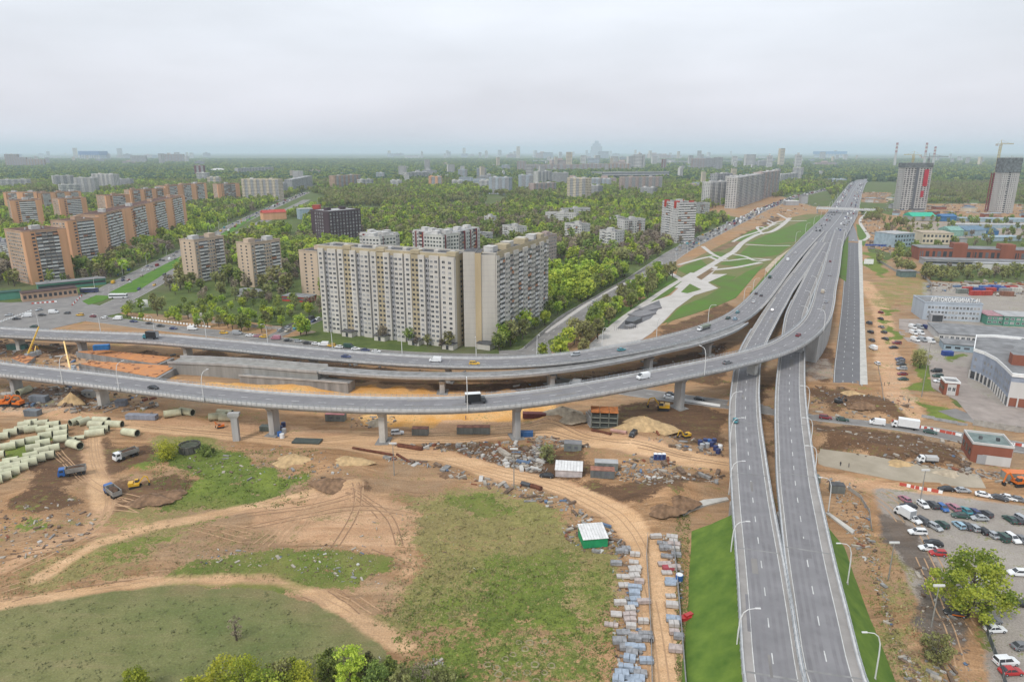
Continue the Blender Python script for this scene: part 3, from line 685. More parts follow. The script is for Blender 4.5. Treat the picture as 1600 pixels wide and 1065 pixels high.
# concrete strip and yards to the right
CS = sheet('concrete_road', [(1276, 700), (1400, 716), (1530, 741), (1541, 762), (1500, 760), (1400, 750), (1279, 726)], .16, mat('dusty_concrete', (.40, .345, .27), .95, .15, .1, col2=(.28, .24, .18)))
sheet('dealer_yard', [(1450, 560), (1512, 575), (1512, 600), (1560, 632), (1610, 640), (1610, 668), (1520, 655), (1495, 625), (1456, 605)], .08, mat('yard_paving', (.34, .29, .26), .95, .15, .15))
sheet('depot_yard', [(1405, 498), (1440, 498), (1462, 505), (1462, 530), (1450, 540), (1420, 535), (1405, 520)], .08, MC['yard_paving'])
# embankments with grass slopes either side of the main carriageways
def embank(ln, side, d0, d1, toe, name, zt=-.9):
    b = MB(); n = max(2, int((d1 - d0) / 4)); k = 7
    for i in range(n + 1):
        f = i / n; p, nn = ln.at(d0 + (d1 - d0) * f); w = toe(f)
        for j in range(k):
            g = j / (k - 1); off = side * (ln.W - .1 + g * w); zz = (p.z + zt) * (1 - g) ** 1.15 + mnoise.noise((p.x * .1 + j, p.y * .1, 0)) * .35 * (g > 0) - .4 * (g == 1)
            b.v.append((p.x + nn.x*off, p.y + nn.y*off, zz))
    for i in range(n):
        for j in range(k - 1):
            a = i*k + j; q = (a, a + k, a + k + 1, a + 1)
            b.f.append(q if side > 0 else q[::-1]); b.m.append(0)
    return b.build(name, [lawn], kind='structure', smooth=True)
def toeL(f): return 11.5 - 1.0 * f
def toeR(f): return 11 - 5 * f
embank(ML, -1, 0, ML.near(1177, 795), toeL, 'embankment')
embank(MR, 1, 0, MR.near(1256, 808), toeR, 'embankment')
for ln, q in ((ML, 792), (MR, 800)):
    d = ln.near(1177 if ln is ML else 1254, q); b = MB(); p, n = ln.at(d); W = ln.W
    b.obox((0, 0), W + .3, 1, -1, p.z - .7, 0); b2 = b.build('abutment', [conc], ln.root, loc=(p.x, p.y, 0), rz=math.atan2(n.y, n.x))
# earth fill between the two carriageways south of the abutments
b = MB(); d0a, d1a = 0, ML.near(1177, 800)
for i in range(30):
    f = i / 29; p, n_ = ML.at(d1a * f, ML.W - .3, -1.2); q_, n2 = MR.at(MR.near(1254, 800) * f, -MR.W + .3, -1.2); b.v += [tuple(p), tuple(q_)]
for i in range(29): b.f.append((2*i, 2*i+1, 2*i+3, 2*i+2)); b.m.append(0)
b.build('median_fill', [asphalt_new], kind='structure')
sheet('slope_path', [(1064, 800), (1072, 790), (1100, 780), (1136, 776), (1139, 780), (1105, 788), (1080, 797), (1068, 806)], .5, conc_l, thick=1.2)
sheet('slope_path', [(1290, 800), (1296, 800), (1336, 828), (1332, 833)], .5, conc_l, thick=1.2)
# embankment of the approach beyond the junction
for s, ln, a0, a1 in ((-1, B1, B1.near(1205, 445), B1.L[-1]),):
    embank(ln, s, a0, a1, lambda f: 8, 'embankment', -.8)
# solid wall under the ramp where it lands
wl = MB(); sweep(wl, A, [(-6.0, -1.5), (6.0, -1.5), (6.0, -16), (-6.0, -16)][::-1], 0, A.near(1262, 518), A.L[-1]); wl.build('retaining_wall', [conc], A.root)
# concrete ramp and boxes between the viaducts
cwm = mat('cast_concrete', (.33, .32, .30), .95, .2, .3, streak=True, col2=(.22, .21, .195))
rw = empty('concrete_ramp', (0, 0, 0), 0, 'unfinished grey concrete ramp rising behind the orange sand pit', 'ramp')
RL = Line(spline(pxl([(272, 563, 5.2), (330, 565, 5.6), (400, 569, 6.2), (470, 575, 6.8), (515, 578, 7.1)])))
b = MB(); sweep(b, RL, [(-4.5, .02), (4.5, .02), (4.5, -8), (-4.5, -8)][::-1]); b.build('slab', [cwm], rw)
b = MB(); sweep(b, RL, [(4.5, 0), (5.0, 0), (5.0, 1.1), (4.5, 1.1)][::-1]); sweep(b, RL, [(-5.0, 0), (-4.5, 0), (-4.5, 1.1), (-5.0, 1.1)][::-1]); b.build('side_wall', [conc], rw)
rw2 = empty('retaining_wall', (0, 0, 0), 0, 'low grey concrete trough ending in a square mouth above the orange sand', 'wall')
R2 = Line(spline(pxl([(380, 584, 3), (440, 588, 3.4), (500, 592, 3.8), (562, 597, 4.2)])))
b = MB(); sweep(b, R2, [(-3, 0), (3, 0), (3, -5), (-3, -5)][::-1]); b.build('slab', [conc_d], rw2)
b = MB(); sweep(b, R2, [(3, .0), (3.4, 0), (3.4, .8), (3, .8)][::-1]); b.build('side_wall', [conc], rw2)

# ------------------------------------------------------------------ park west of the highway
lawn_s = mat('sown_lawn', (.085, .185, .018), .95, .25, .06, bump=.2, col2=(.10, .125, .035), detail=10)
bare_s = mat('bare_soil', (.24, .15, .09), .95, .25, .08, col2=(.13, .09, .04), bump=.3, detail=8)
_li = 0
for q in ([(922, 512), (946, 521), (962, 508), (1000, 480), (1045, 460), (1068, 440), (1044, 425), (1000, 453), (960, 480)],
          [(1058, 420), (1095, 405), (1106, 415), (1075, 430)], [(1035, 505), (1065, 478), (1105, 462), (1165, 425), (1195, 412), (1150, 465), (1120, 478), (1078, 492)],
          [(1103, 400), (1120, 393), (1140, 396), (1120, 405)], [(1125, 413), (1140, 405), (1190, 408), (1170, 418)], [(1145, 402), (1160, 397), (1185, 405), (1165, 408)],
          [(1152, 400), (1170, 384), (1240, 380), (1215, 398), (1190, 402)], [(1168, 380), (1195, 368), (1255, 345), (1275, 338), (1295, 335), (1280, 350), (1240, 378), (1200, 382)],
          [(1110, 440), (1125, 428), (1150, 432), (1130, 450)], [(1140, 378), (1170, 362), (1200, 352), (1185, 365), (1160, 376)]):
    sheet('lawn', q, .15 + .006 * _li, lawn_s); _li += 1
sheet('lawn', [(1064, 456), (1078, 443), (1096, 452), (1074, 458)], .27, lawn_s)
sheet('lawn', [(1040, 508), (1108, 463), (1200, 416), (1262, 372), (1303, 335), (1262, 334), (1235, 340), (1205, 352), (1150, 372), (1100, 396), (1060, 418), (1055, 432), (1095, 440), (1060, 470)], .10, mat('thin_lawn', (.12, .16, .04), .95, .2, .05, col2=(.20, .15, .075), detail=10))
sheet('bare_bed', [(1088, 433), (1112, 418), (1118, 421), (1096, 437)], .28, bare_s)
sheet('bare_bed', [(1110, 392), (1160, 370), (1180, 365), (1165, 378), (1120, 394)], .15, bare_s)
plaza_m = mat('plaza_paving', (.52, .49, .46), .9, .12, .12, col2=(.42, .39, .36))
sheet('plaza', [(893, 553), (925, 543), (960, 509), (997, 479), (1030, 467), (1048, 461), (1062, 448), (1080, 434), (1100, 420), (1112, 414), (1122, 417), (1112, 428), (1136, 428), (1106, 441), (1122, 450), (1085, 461), (1056, 482), (1036, 503), (1018, 520), (990, 539), (960, 549)], .22, plaza_m)
_pi = 0
for q, w in (([(1060, 450), (1085, 430), (1110, 415), (1140, 397), (1148, 392), (1162, 378), (1185, 366), (1205, 362), (1222, 352), (1235, 340)], 6),
             ([(1000, 480), (1040, 452), (1085, 425)], 4), ([(1043, 425), (1075, 442), (1105, 455)], 5), ([(1060, 414), (1096, 404), (1115, 400)], 3.5), ([(1098, 385), (1115, 398), (1135, 406)], 4),
             ([(1110, 402), (1130, 408), (1170, 404), (1205, 406)], 3.5), ([(1140, 396), (1165, 401), (1182, 408), (1205, 405)], 3.5), ([(1112, 422), (1150, 418), (1190, 410)], 4.5),
             ([(1145, 378), (1160, 370), (1185, 362), (1210, 350)], 3.5), ([(1192, 366), (1183, 356), (1188, 354), (1200, 358)], 3.5), ([(1165, 382), (1200, 384), (1240, 384)], 3),
             ([(1205, 350), (1220, 346), (1262, 345)], 3), ([(1215, 334), (1228, 341), (1235, 344)], 3.5), ([(1200, 344), (1215, 350), (1228, 347)], 3), ([(1198, 348), (1206, 352), (1218, 352)], 3), ([(915, 548), (962, 505), (1000, 478), (1045, 448)], 2.5), ([(850, 520), (960, 450), (1035, 426), (1046, 424)], 3.0)):
    road('park_path', pxl(q), w, .24 + .013 * _pi, plaza_m, edge=False); PAVED.pop(); _pi += 1
sheet('sandy_path', [(1195, 420), (1210, 405), (1235, 388), (1262, 370), (1272, 372), (1240, 395), (1215, 415), (1200, 427)], .2, mat('sandy_paving', (.5, .4, .3), .95, .15, .1))
SK = sheet('skate_ground', [(964, 513), (990, 486), (1030, 469), (1033, 478), (1017, 497), (980, 514)], .3, asphalt_new)

sheet('lawn', [(1326, 368), (1316, 385), (1311, 405), (1311, 432), (1322, 440), (1325, 400)], .14, lawn_s)
sheet('lawn', [(1338, 350), (1345, 352), (1356, 370), (1350, 385), (1347, 383), (1340, 368)], .05, lawn_s)
sheet('lawn', [(1337, 310), (1346, 310), (1345, 330), (1334, 330)], .05, lawn_s)
# ================================================================== BUILDINGS
FOOT = []   # footprints for keeping trees off: (cx, cy, radius-like polygon)
def wm(name, c, **k): return mat(name, tuple(v * .94 for v in c) if 'white' in name else c, .9, k.pop('var', .1), k.pop('scale', .15), streak=True, **k)
w_white = wm('panel_white', (.60, .585, .565)); w_panel = wm('panel_grey_white', (.52, .505, .49)); w_tan = wm('panel_tan', (.42, .355, .24)); w_ochre = wm('panel_ochre', (.50, .40, .25))
w_orange = wm('brick_orange', (.68, .375, .215)); w_brown = wm('brick_brown', (.47, .32, .225)); w_beige = wm('brick_beige', (.54, .42, .315)); w_dark = wm('cladding_dark', (.075, .05, .06)); w_red = wm('cladding_red', (.20, .035, .04))
w_pink = wm('panel_pink', (.46, .36, .33)); w_grey = wm('panel_mid_grey', (.36, .36, .37)); w_blue = wm('panel_bluish', (.42, .47, .53)); w_brick = wm('brick_red', (.26, .095, .06)); w_cream = wm('panel_cream', (.60, .52, .40))
w_conc = wm('raw_concrete', (.48, .47, .46)); w_green = wm('panel_green', (.10, .27, .2)); w_balc = mat('balcony_white', (.68, .67, .65), .7, .12, 1.5); w_balc2 = mat('balcony_mixed', (.46, .42, .38), .7, .35, .8, col2=(.2, .19, .185))
w_bred = mat('balcony_orange', (.50, .26, .16), .7, .3, .8)
GL = [glass_d, glass_m, glass_l]
def rect3(mb, o, u, n, a0, a1, b0, b1, off, mi):
    x0, y0 = o[0] + u[0]*a0 + n[0]*off, o[1] + u[1]*a0 + n[1]*off; x1, y1 = o[0] + u[0]*a1 + n[0]*off, o[1] + u[1]*a1 + n[1]*off
    mb.quad((x0, y0, b0), (x1, y1, b0), (x1, y1, b1), (x0, y0, b1), mi)
def box3(mb, o, u, n, a0, a1, b0, b1, f0, f1, mi):
    p = lambda a, f: (o[0] + u[0]*a + n[0]*f, o[1] + u[1]*a + n[1]*f)
    q = [p(a0, f1), p(a1, f1), p(a1, f0), p(a0, f0)]
    mb.add([(x, y, b0) for x, y in q] + [(x, y, b1) for x, y in q], [(0,1,5,4), (1,2,6,5), (4,5,6,7), (3,0,4,7), (3,2,1,0), (2,3,7,6)], mi)
def face(root, o, u, n, Lf, h, floors, segs, base=0.6, top=.9):
    """one facade: segs = [(f0, f1, kind, proud, wallmat, n_windows_or_step)]"""
    fh = (h - base - top) / floors
    win = MB(); bal = {}; 
    for sg in segs:
        f0, f1, kind, proud, wmt, step = sg; a0, a1 = f0 * Lf, f1 * Lf; w = a1 - a0
        if proud > 0.01:
            b = MB(); box3(b, o, u, n, a0, a1, 0, h - top * (.35 if kind != 'plain' else 0), .02, proud, 0); b.build('bay', [wmt], root)
        elif wmt is not None:
            b = MB(); box3(b, o, u, n, a0, a1, 0, h - .05, .0, .06, 0); b.build('facing', [wmt], root); proud = .06
        if kind in ('plain',): continue
        nw = max(1, int(round(w / step))); cw = w / nw
        for fl in range(floors):
            z = base + fl * fh
            if kind == 'win':
                for k in range(nw):
                    c = a0 + (k + .5) * cw; hw = min(.85, cw * .32); g = 1 + random.choices((0, 1, 2), (3.2, 4, 2))[0]
                    rect3(win, o, u, n, c - hw - .16, c + hw + .16, z + fh*.26, z + fh*.84, proud + .03, 0)
                    rect3(win, o, u, n, c - hw, c - .05, z + fh*.31, z + fh*.79, proud + .07, g)
                    rect3(win, o, u, n, c + .05, c + hw, z + fh*.31, z + fh*.79, proud + .07, g)
            elif kind == 'slit':
                for k in range(nw):
                    c = a0 + (k + .5) * cw; g = 1 + random.choices((0, 1), (3, 1))[0]
                    rect3(win, o, u, n, c - cw*.3, c + cw*.3, z + fh*.3, z + fh*.78, proud + .05, g)
            elif kind == 'strip':
                rect3(win, o, u, n, a0 + .3, a1 - .3, z + fh*.35, z + fh*.8, proud + .05, 1 + (random.random() < .25))
            elif kind in ('balc', 'loggia'):
                bm = bal.setdefault(kind, MB()); q = (0 if kind == 'balc' else 0)
                for k in range(nw):
                    b0, b1 = a0 + k*cw + .12, a0 + (k+1)*cw - .12; m_ = random.choices((0, 1, 2), (9, 1, .5) if kind == 'balc' else (3, 4, 1))[0]
                    box3(bm, o, u, n, b0, b1, z + .1, z + fh*.55, proud, proud + 1.0, m_)
                    r = random.random()
                    if r < .62: rect3(bm, o, u, n, b0, b1, z + fh*.55, z + fh*.94, proud + .95, 3 + (r < .45))
                    else: rect3(bm, o, u, n, b0, b1, z + fh*.55, z + fh*.94, proud + .08, 3)
    if win.v: win.build('windows', [w_balc] + GL, root, kind='stuff')
    for k, bm in bal.items(): bm.build('balconies', [w_balc, w_balc2, w_bred, glass_d, glass_m], root, kind='stuff')
def building(name, label, p0, p1, depth, h, floors, front, side=None, wall=w_panel, sidewall=None, roof=roof_g, group=None, cat='apartment block', back=None, rooftop=3, base=.8, top=1.0, parapet=True, z0=0, foot=True):
    L_ = math.hypot(p1[0] - p0[0], p1[1] - p0[1]); a = math.atan2(p1[1] - p0[1], p1[0] - p0[0])
    root = empty(name, (p0[0], p0[1], z0), a, label, cat, group)
    b = MB(); b.box(0, L_, 0, depth, -1.5, h - .05); b.build('wall', [wall], root)
    b = MB(); b.box(-.15, L_ + .15, -.15, depth + .15, h - .04, h + .12)
    ro = b.build('roof', [roof], root)
    if parapet:
        b = MB(); t = .35
        for q in ((-.2, L_ + .2, -.2, t - .2), (-.2, L_ + .2, depth - t + .2, depth + .2), (-.2, t - .2, t - .2, depth - t + .2), (L_ - t + .2, L_ + .2, t - .2, depth - t + .2)): b.box(*q, h + .13, h + .85)
        b.build('parapet', [sidewall or wall], ro)
    face(root, (0, 0), (1, 0), (0, -1), L_, h, floors, front, base, top)
    if side:
        face(root, (0, depth), (0, -1), (-1, 0), depth, h, floors, side, base, top)
        face(root, (L_, 0), (0, 1), (1, 0), depth, h, floors, side, base, top)
    rs = random.Random(int(abs(p0[0]) * 7) + int(h))
    for k in range(rooftop):
        x = L_ * (k + .5) / rooftop + rs.uniform(-2, 2) * (L_ > 20); w = min(3.2, L_ * .18); d = min(2.6, depth * .25)
        b = MB(); b.box(x - w, x + w, depth*.5 - d, depth*.5 + d, h + .12, h + 2.9); b.box(x - w - .2, x + w + .2, depth*.5 - d - .2, depth*.5 + d + .2, h + 2.9, h + 3.1); b.build('stair_housing', [wall if rs.random() < .5 else w_white], ro)
        for q in range(2):
            xx = x + rs.choice((-1, 1)) * (w + rs.uniform(1, 4)); 
            if 1 < xx < L_ - 1: b = MB(); yy = depth * rs.uniform(.25, .75); b.box(xx - .5, xx + .5, yy - .5, yy + .5, h + .12, h + 1.7); b.build('vent', [w_conc], ro)
    if foot:
        ca, sa = math.cos(a), math.sin(a); m = 4; fm_ = 28 if h < 28 else 11
        FOOT.append([(p0[0] + x*ca - y*sa, p0[1] + x*sa + y*ca) for x, y in ((-m, -fm_), (L_ + m, -fm_), (L_ + m, depth + m), (-m, depth + m))])
    return root
def fb(px0, py0, px1, py1, ytop): return G(px0, py0), G(px1, py1), HT(px0, py0, ytop)

w_slab = wm('slab_cream_white', (.585, .555, .505)); w_slab2 = wm('slab_cream_panel', (.52, .49, .44))
# ---- the great white slab block with its angled wing
pA, pB = G(508, 517), G(715, 543); hM = 49.0; LM = math.hypot(pB[0]-pA[0], pB[1]-pA[1]); aM = math.atan2(pB[1]-pA[1], pB[0]-pA[0])
front = []
for k in range(4):
    s0 = k / 4; sc = .25
    if k < 4:
        front += [(s0 + .00*sc, s0 + .17*sc, 'win', 1.5, w_slab, 4.2), (s0 + .17*sc, s0 + .31*sc, 'slit', .25, w_grey, 1.6), (s0 + .31*sc, s0 + .56*sc, 'win', 1.5, w_slab, 2.9),
                  (s0 + .56*sc, s0 + .61*sc, 'plain', .3, w_grey, 3), (s0 + .61*sc, s0 + .78*sc, 'win', 1.2, w_slab, 4), (s0 + .78*sc, s0 + 1.0*sc, 'slit', .7, w_tan, 2.4)]
front[-1] = (front[-1][0], 1.0, 'win', 2.2, w_slab, 5)
main = building('slab_apartment_block', 'huge white slab apartment block with tan stripes, bending round its right corner', pA, pB, 13.5, hM, 17, front, [(0, .3, 'plain', 0, w_tan, 3), (.3, .7, 'slit', 0, w_tan, 3), (.7, 1, 'plain', 0, w_tan, 3)], wall=w_slab2, roof=roof_d, rooftop=0, top=2.6, base=1.4)
# tan attic boards above the tan stripes
b = MB(); b.box(0, LM, -.35, 0, hM - 2.2, hM + .5); b.build('attic_band', [w_tan], main)
for k in range(4):
    x = LM * (k + .9) / 4; b = MB(); b.box(x - 2.6, x + 2.6, -.95, 3, hM - .5, hM + 1.5); b.build('lift_tower', [w_tan], main)
    x = LM * (k + .90) / 4 - (0 if k < 3 else 1); b = MB(); b.box(x - 3.4, x + 3.4, -5.5, -.9, 0, 3.0); b.box(x - 3.9, x + 3.9, -6.2, -.9, 3.0, 3.3, 1); b.box(x - .8, x + .8, -5.56, -5.5, .1, 2.3, 2); b.build('entrance', [w_slab, roof_d, glass_d], main)
for k in range(9): b = MB(); x = LM*(k + .5)/9; b.box(x - 1.2, x + 1.2, 5, 7.5, hM + .12, hM + 1.3); b.build('vent', [w_slab if k % 2 else w_conc], main)
# bend: tall blank panels
q0 = G(727, 541); q1 = G(757, 541.5)
bend = MB()
def loc_of(root, pt):
    a = -root.rotation_euler[2]; x, y = pt[0] - root.location[0], pt[1] - root.location[1]
    return (x * math.cos(a) - y * math.sin(a), x * math.sin(a) + y * math.cos(a))
c0 = G(726, 541.5); c1 = G(744, 541.5); c2 = G(753, 541.5); c3 = G(775, 541)
for (a_, b_, m_, pr, hh) in ((c0, c1, w_slab2, 0, 50.5), (c1, c2, w_ochre, .6, 50), (c2, c3, w_slab2, 0, 49)):
    bb = MB(); pts = [loc_of(main, (a_[0], a_[1] - pr)), loc_of(main, (b_[0], b_[1] - pr)), loc_of(main, (b_[0] + 1, b_[1] + 14)), loc_of(main, (a_[0] + 1, a_[1] + 14))]
    bb.prism(pts, -1, hh, 0, 1); bb.build('end_wall', [m_, roof_d], main)
    # panel joints as thin recess lines
    jb = MB()
    for fl in range(1, 17):
        z = 1.4 + fl * 2.82; jb.quad((pts[0][0], pts[0][1], z), (pts[1][0], pts[1][1], z), (pts[1][0], pts[1][1], z + .07), (pts[0][0], pts[0][1], z + .07))
    for i in range(len(jb.v)): v = jb.v[i]; dx, dy = pts[0][0] - pts[3][0], pts[0][1] - pts[3][1]; l = math.hypot(dx, dy); jb.v[i] = (v[0] + dx/l*.04, v[1] + dy/l*.04, v[2])
    if m_ is w_slab2: jb.build('panel_joints', [w_grey], main, kind='stuff')
eb = MB(); ce = loc_of(main, (c2[0] + 2, c2[1] - 3)); eb.box(ce[0] - 3.5, ce[0] + 4, ce[1] - 3, ce[1] + 3, 0, 3.2, 0); eb.box(ce[0] - 4, ce[0] + 4.6, ce[1] - 3.5, ce[1] + 3, 3.2, 3.5, 1); eb.build('entrance', [w_slab, roof_d], main)
wing = []
for k in range(3):
    s0 = k / 3; sc = 1 / 3
    wing += [(s0, s0 + .14*sc, 'slit', .8, w_slab, 1.8), (s0 + .14*sc, s0 + .38*sc, 'balc', .2, w_slab2, 3.2), (s0 + .38*sc, s0 + .50*sc, 'win', 1.4, w_slab, 3), (s0 + .50*sc, s0 + .62*sc, 'win', 1.4, w_slab, 3), (s0 + .62*sc, s0 + .86*sc, 'loggia', .2, w_grey, 3.0), (s0 + .86*sc, s0 + sc, 'slit', .8, w_slab, 1.6)]
wp0 = (c3[0], c3[1] + .5); wp1 = G(854, 493)
wingo = building('slab_apartment_wing', 'white balconied wing running back from the bend of the huge slab block', wp0, wp1, 13, 49, 17, wing, None, wall=w_slab2, roof=roof_d, rooftop=4, top=2.6, base=1.4)
bw = MB(); Lw = math.hypot(wp1[0]-wp0[0], wp1[1]-wp0[1]); bw.box(2, Lw, -.3, 0, 46.6, 50.2); bw.build('attic_band', [w_tan], wingo)
for k in range(3): x = Lw*(k+.75)/3; b = MB(); b.box(x-3, x+3, 1, 8, 49.1, 52); b.build('lift_tower', [w_tan], wingo)

# ---- tan twelve-storey blocks
tanF = [(0, .12, 'win', 0, w_beige, 3), (.12, .4, 'balc', 0, w_beige, 4.5), (.4, .66, 'win', 0, w_beige, 3.1), (.66, .94, 'balc', 0, w_beige, 4.5), (.94, 1, 'plain', 0, w_beige, 3)]
tanS = [(0, .25, 'plain', 0, w_beige, 3), (.25, .42, 'slit', 0, w_beige, 2.5), (.42, .6, 'plain', 0, w_beige, 3), (.6, .77, 'slit', 0, w_beige, 2.5), (.77, 1, 'plain', 0, w_beige, 3)]
p, q, h = fb(311, 442, 356, 432, 376); building('tan_apartment_block', 'tan twelve-storey block beside the green avenue median, left of its twin', p, q, 15, h, 12, tanF, tanS, wall=w_beige, roof=roof_d, rooftop=2)
p, q, h = fb(398, 449, 443, 439, 381); building('tan_apartment_block', 'tan twelve-storey block with orange balconies, between its twin and the white slab', p, q, 15, h, 12, tanF, tanS, wall=w_beige, roof=roof_d, rooftop=2)
p, q, h = fb(472, 459, 500, 462, 392); building('tan_apartment_block', 'blank tan gable of a twelve-storey block half hidden behind the white slab', p, q, 26, h, 12, tanS, tanS, wall=w_beige, roof=roof_d, rooftop=1)
# ---- orange brick estate on the left
def orange(label, px0, py0, px1, py1, yt, dep, balc='balc', n=1, group=None):
    p, q, h = fb(px0, py0, px1, py1, yt); f = []
    for k in range(n):
        s, c = k / n, 1 / n
        f += [(s, s + .16*c, 'plain', .9, w_orange, 3), (s + .16*c, s + .28*c, 'slit', 0, w_orange, 3), (s + .28*c, s + .80*c, balc, 0, w_brown, 4.2), (s + .80*c, s + c, 'plain', .9, w_orange, 3)]
    return building('orange_apartment_block', label, p, q, dep, h, 14, f, [(0, .12, 'plain', 0, w_brown, 3), (.12, .88, 'win', 0, w_brown, 3.4), (.88, 1, 'plain', 0, w_orange, 3)], wall=w_brown, roof=mat('roof_rusty', (.13, .07, .055), .95, .3, .3), rooftop=max(1, n), group=group)
orange('nearest orange brick tower at the left edge, with grey balconies down its middle', 50, 445, 116, 436, 363, 34, 'loggia')
orange('orange brick tower with white balcony bands just right of the nearest one', 116, 418, 165, 409, 346, 18)
orange('long orange block stepping away behind the avenue trees, white balconies between orange pillars', 163, 404, 293, 353, 336, 18, 'balc', 4)
orange('orange brick tower with white balconies, leftmost of the second row', 24, 361, 72, 358, 314, 26)
orange('orange brick tower with white balconies in the second row, second from the left', 98, 350, 140, 347, 311, 26)
orange('orange brick tower with white balconies in the second row, hidden below by the long block', 170, 342, 207, 339, 306, 26)
orange('far orange block with bluish balconies behind the long stepped block', 207, 330, 262, 326, 297, 18, 'loggia', 3)
orange('far orange block with white balconies at the right end of the orange estate', 262, 326, 325, 318, 291, 18, 'balc', 3)
orange('far orange block behind the second row, nearest the left edge', 10, 330, 62, 329, 301, 18, 'loggia', 2)
orange('far orange block behind the second row, with a white balcony band', 64, 329, 130, 325, 302, 18, 'balc', 3)
orange('small lone orange block at the far end of the avenue trees', 342, 313, 376, 311, 288, 18, 'loggia', 1)
p, q, h = fb(-20, 405, 22, 412, 376); building('grey_apartment_block', 'dark grey block cut off by the left edge below the orange towers', p, q, 15, h, 9, [(0, 1, 'loggia', 0, w_grey, 3.4)], None, wall=w_grey, roof=roof_d)
# ---- dark block and the red and white ones
p, q, h = fb(517, 382, 566, 376, 331)
building('dark_apartment_block', 'dark purple-grey block with rows of pale square windows', p, q, 34, h, 9, [(0, 1, 'win', 0, w_dark, 4.2)], [(0, .2, 'plain', 0, w_dark, 3), (.2, .7, 'win', 0, w_dark, 4.5), (.7, 1, 'plain', 0, w_dark, 3)], wall=w_dark, roof=roof_l, rooftop=2)
rw_f = lambda n: sum([[(k/n, k/n + .14/n, 'slit', 1.2, w_white, 2.6), (k/n + .14/n, k/n + .30/n, 'plain', .2, w_red, 3), (k/n + .3/n, k/n + .42/n, 'slit', 1.2, w_white, 2.6), (k/n + .42/n, k/n + .66/n, 'loggia', 0, w_dark, 2.8), (k/n + .66/n, k/n + .8/n, 'plain', .6, w_red, 3), (k/n + .8/n, k/n + 1/n, 'win', 1.2, w_white, 3)] for k in range(n)], [])
def roofp(px0, py0, px1, py1, z): return G(px0, py0, z), G(px1, py1, z)
p, q = roofp(563, 364, 592, 370, 30); building('red_white_block', 'small white and dark red block behind the slab, next to the dark block', p, q, 16, 30, 9, rw_f(1), [(0, 1, 'slit', 0, w_white, 3)], wall=w_white, roof=roof_l)
p, q = roofp(592, 371, 622, 364, 30); building('red_white_block', 'white-framed dark red block, right half of the stepped pair behind the slab', p, q, 16, 30, 9, rw_f(1), [(0, 1, 'slit', 0, w_white, 3)], wall=w_white, roof=roof_l)
p, q = roofp(646, 360, 690, 367, 31); building('red_white_block', 'long red, white and black block behind the slab, its front left half', p, q, 18, 31, 9, rw_f(2), [(0, 1, 'slit', 0, w_white, 3)], wall=w_white, roof=roof_l, rooftop=4)
p, q = roofp(690, 368, 748, 356, 31); building('red_white_block', 'long brown and white block behind the slab with black balcony columns', p, q, 18, 31, 9, rw_f(3), [(0, 1, 'slit', 0, w_white, 3)], wall=w_white, roof=roof_l, rooftop=4)
# ---- small white blocks among the trees
w5 = [(0, .18, 'win', 0, w_white, 3.2), (.18, .36, 'loggia', 0, w_white, 3), (.36, .6, 'win', 0, w_white, 3), (.6, .78, 'loggia', 0, w_white, 3), (.78, 1, 'win', 0, w_white, 3)]
for (x0, y0, x1, y1, yt, dp, lab) in (
    (936, 389, 960, 392, 360, 16, 'white five-storey block with dark balconies, nearest the boulevard trees'), (975, 370, 1007, 368, 344, 16, 'white block left of the tall tower with the red top'),
    (882, 372, 908, 375, 349, 16, 'white block with two dark balcony columns, left of the nearest white one'), (785, 372, 808, 376, 352, 14, 'white block low among trees, right of the red and white blocks'),
    (740, 384, 770, 378, 369, 14, 'white angled block touching the right end of the red and white block'), (852, 346, 900, 348, 332, 12, 'long low white school with a row of tall windows'),
    (880, 340, 922, 338, 327, 14, 'second long low pale building behind the white school'), (1070, 340, 1108, 335, 321, 14, 'long low cream building right of the tall tower with the red top'),
    (757, 354, 768, 355, 338, 10, 'tiny cream block alone in the trees above the red and white blocks'), (964, 352, 976, 350, 341, 12, 'small pale block in the trees behind the two white ones')):
    p, q, h = fb(x0, y0, x1, y1, yt); h = max(6, h); building('white_block', lab, p, q, dp, h, max(2, int(h / 3)), w5, [(0, 1, 'win', 0, w_white, 4)], wall=w_white, roof=roof_d, rooftop=1)
p, q = roofp(832, 374, 870, 366, 26); building('pink_block', 'pinkish low block just behind the right end of the slab wing', p, q, 14, 26, 8, [(0, .5, 'loggia', 0, w_pink, 3), (.5, 1, 'win', 0, w_pink, 3)], [(0, 1, 'win', 0, w_pink, 4)], wall=w_pink, roof=roof_d)
p, q, h = fb(1032, 374, 1057, 380, 314)
tw = building('tower_block', 'tall white tower with red corner tops standing above the boulevard', p, q, 22, h, 16, [(0, .3, 'win', 0, w_white, 3), (.3, .55, 'balc', .3, w_white, 4), (.55, 1, 'win', 0, w_white, 3.2)], [(0, 1, 'balc', 0, w_white, 4)], wall=w_white, roof=roof_d, rooftop=1)
for x in (.2, .8): b = MB(); Lt = math.hypot(q[0]-p[0], q[1]-p[1]); b.box(Lt*x - 2.4, Lt*x + 2.4, -.5, 4, h - 6, h + 2); b.box(Lt*x - 2.0, Lt*x + 2.0, 18, 22.5, h - 6, h + 2); b.build('red_crown', [mat('red_panel', (.42, .05, .035), .8)], tw)
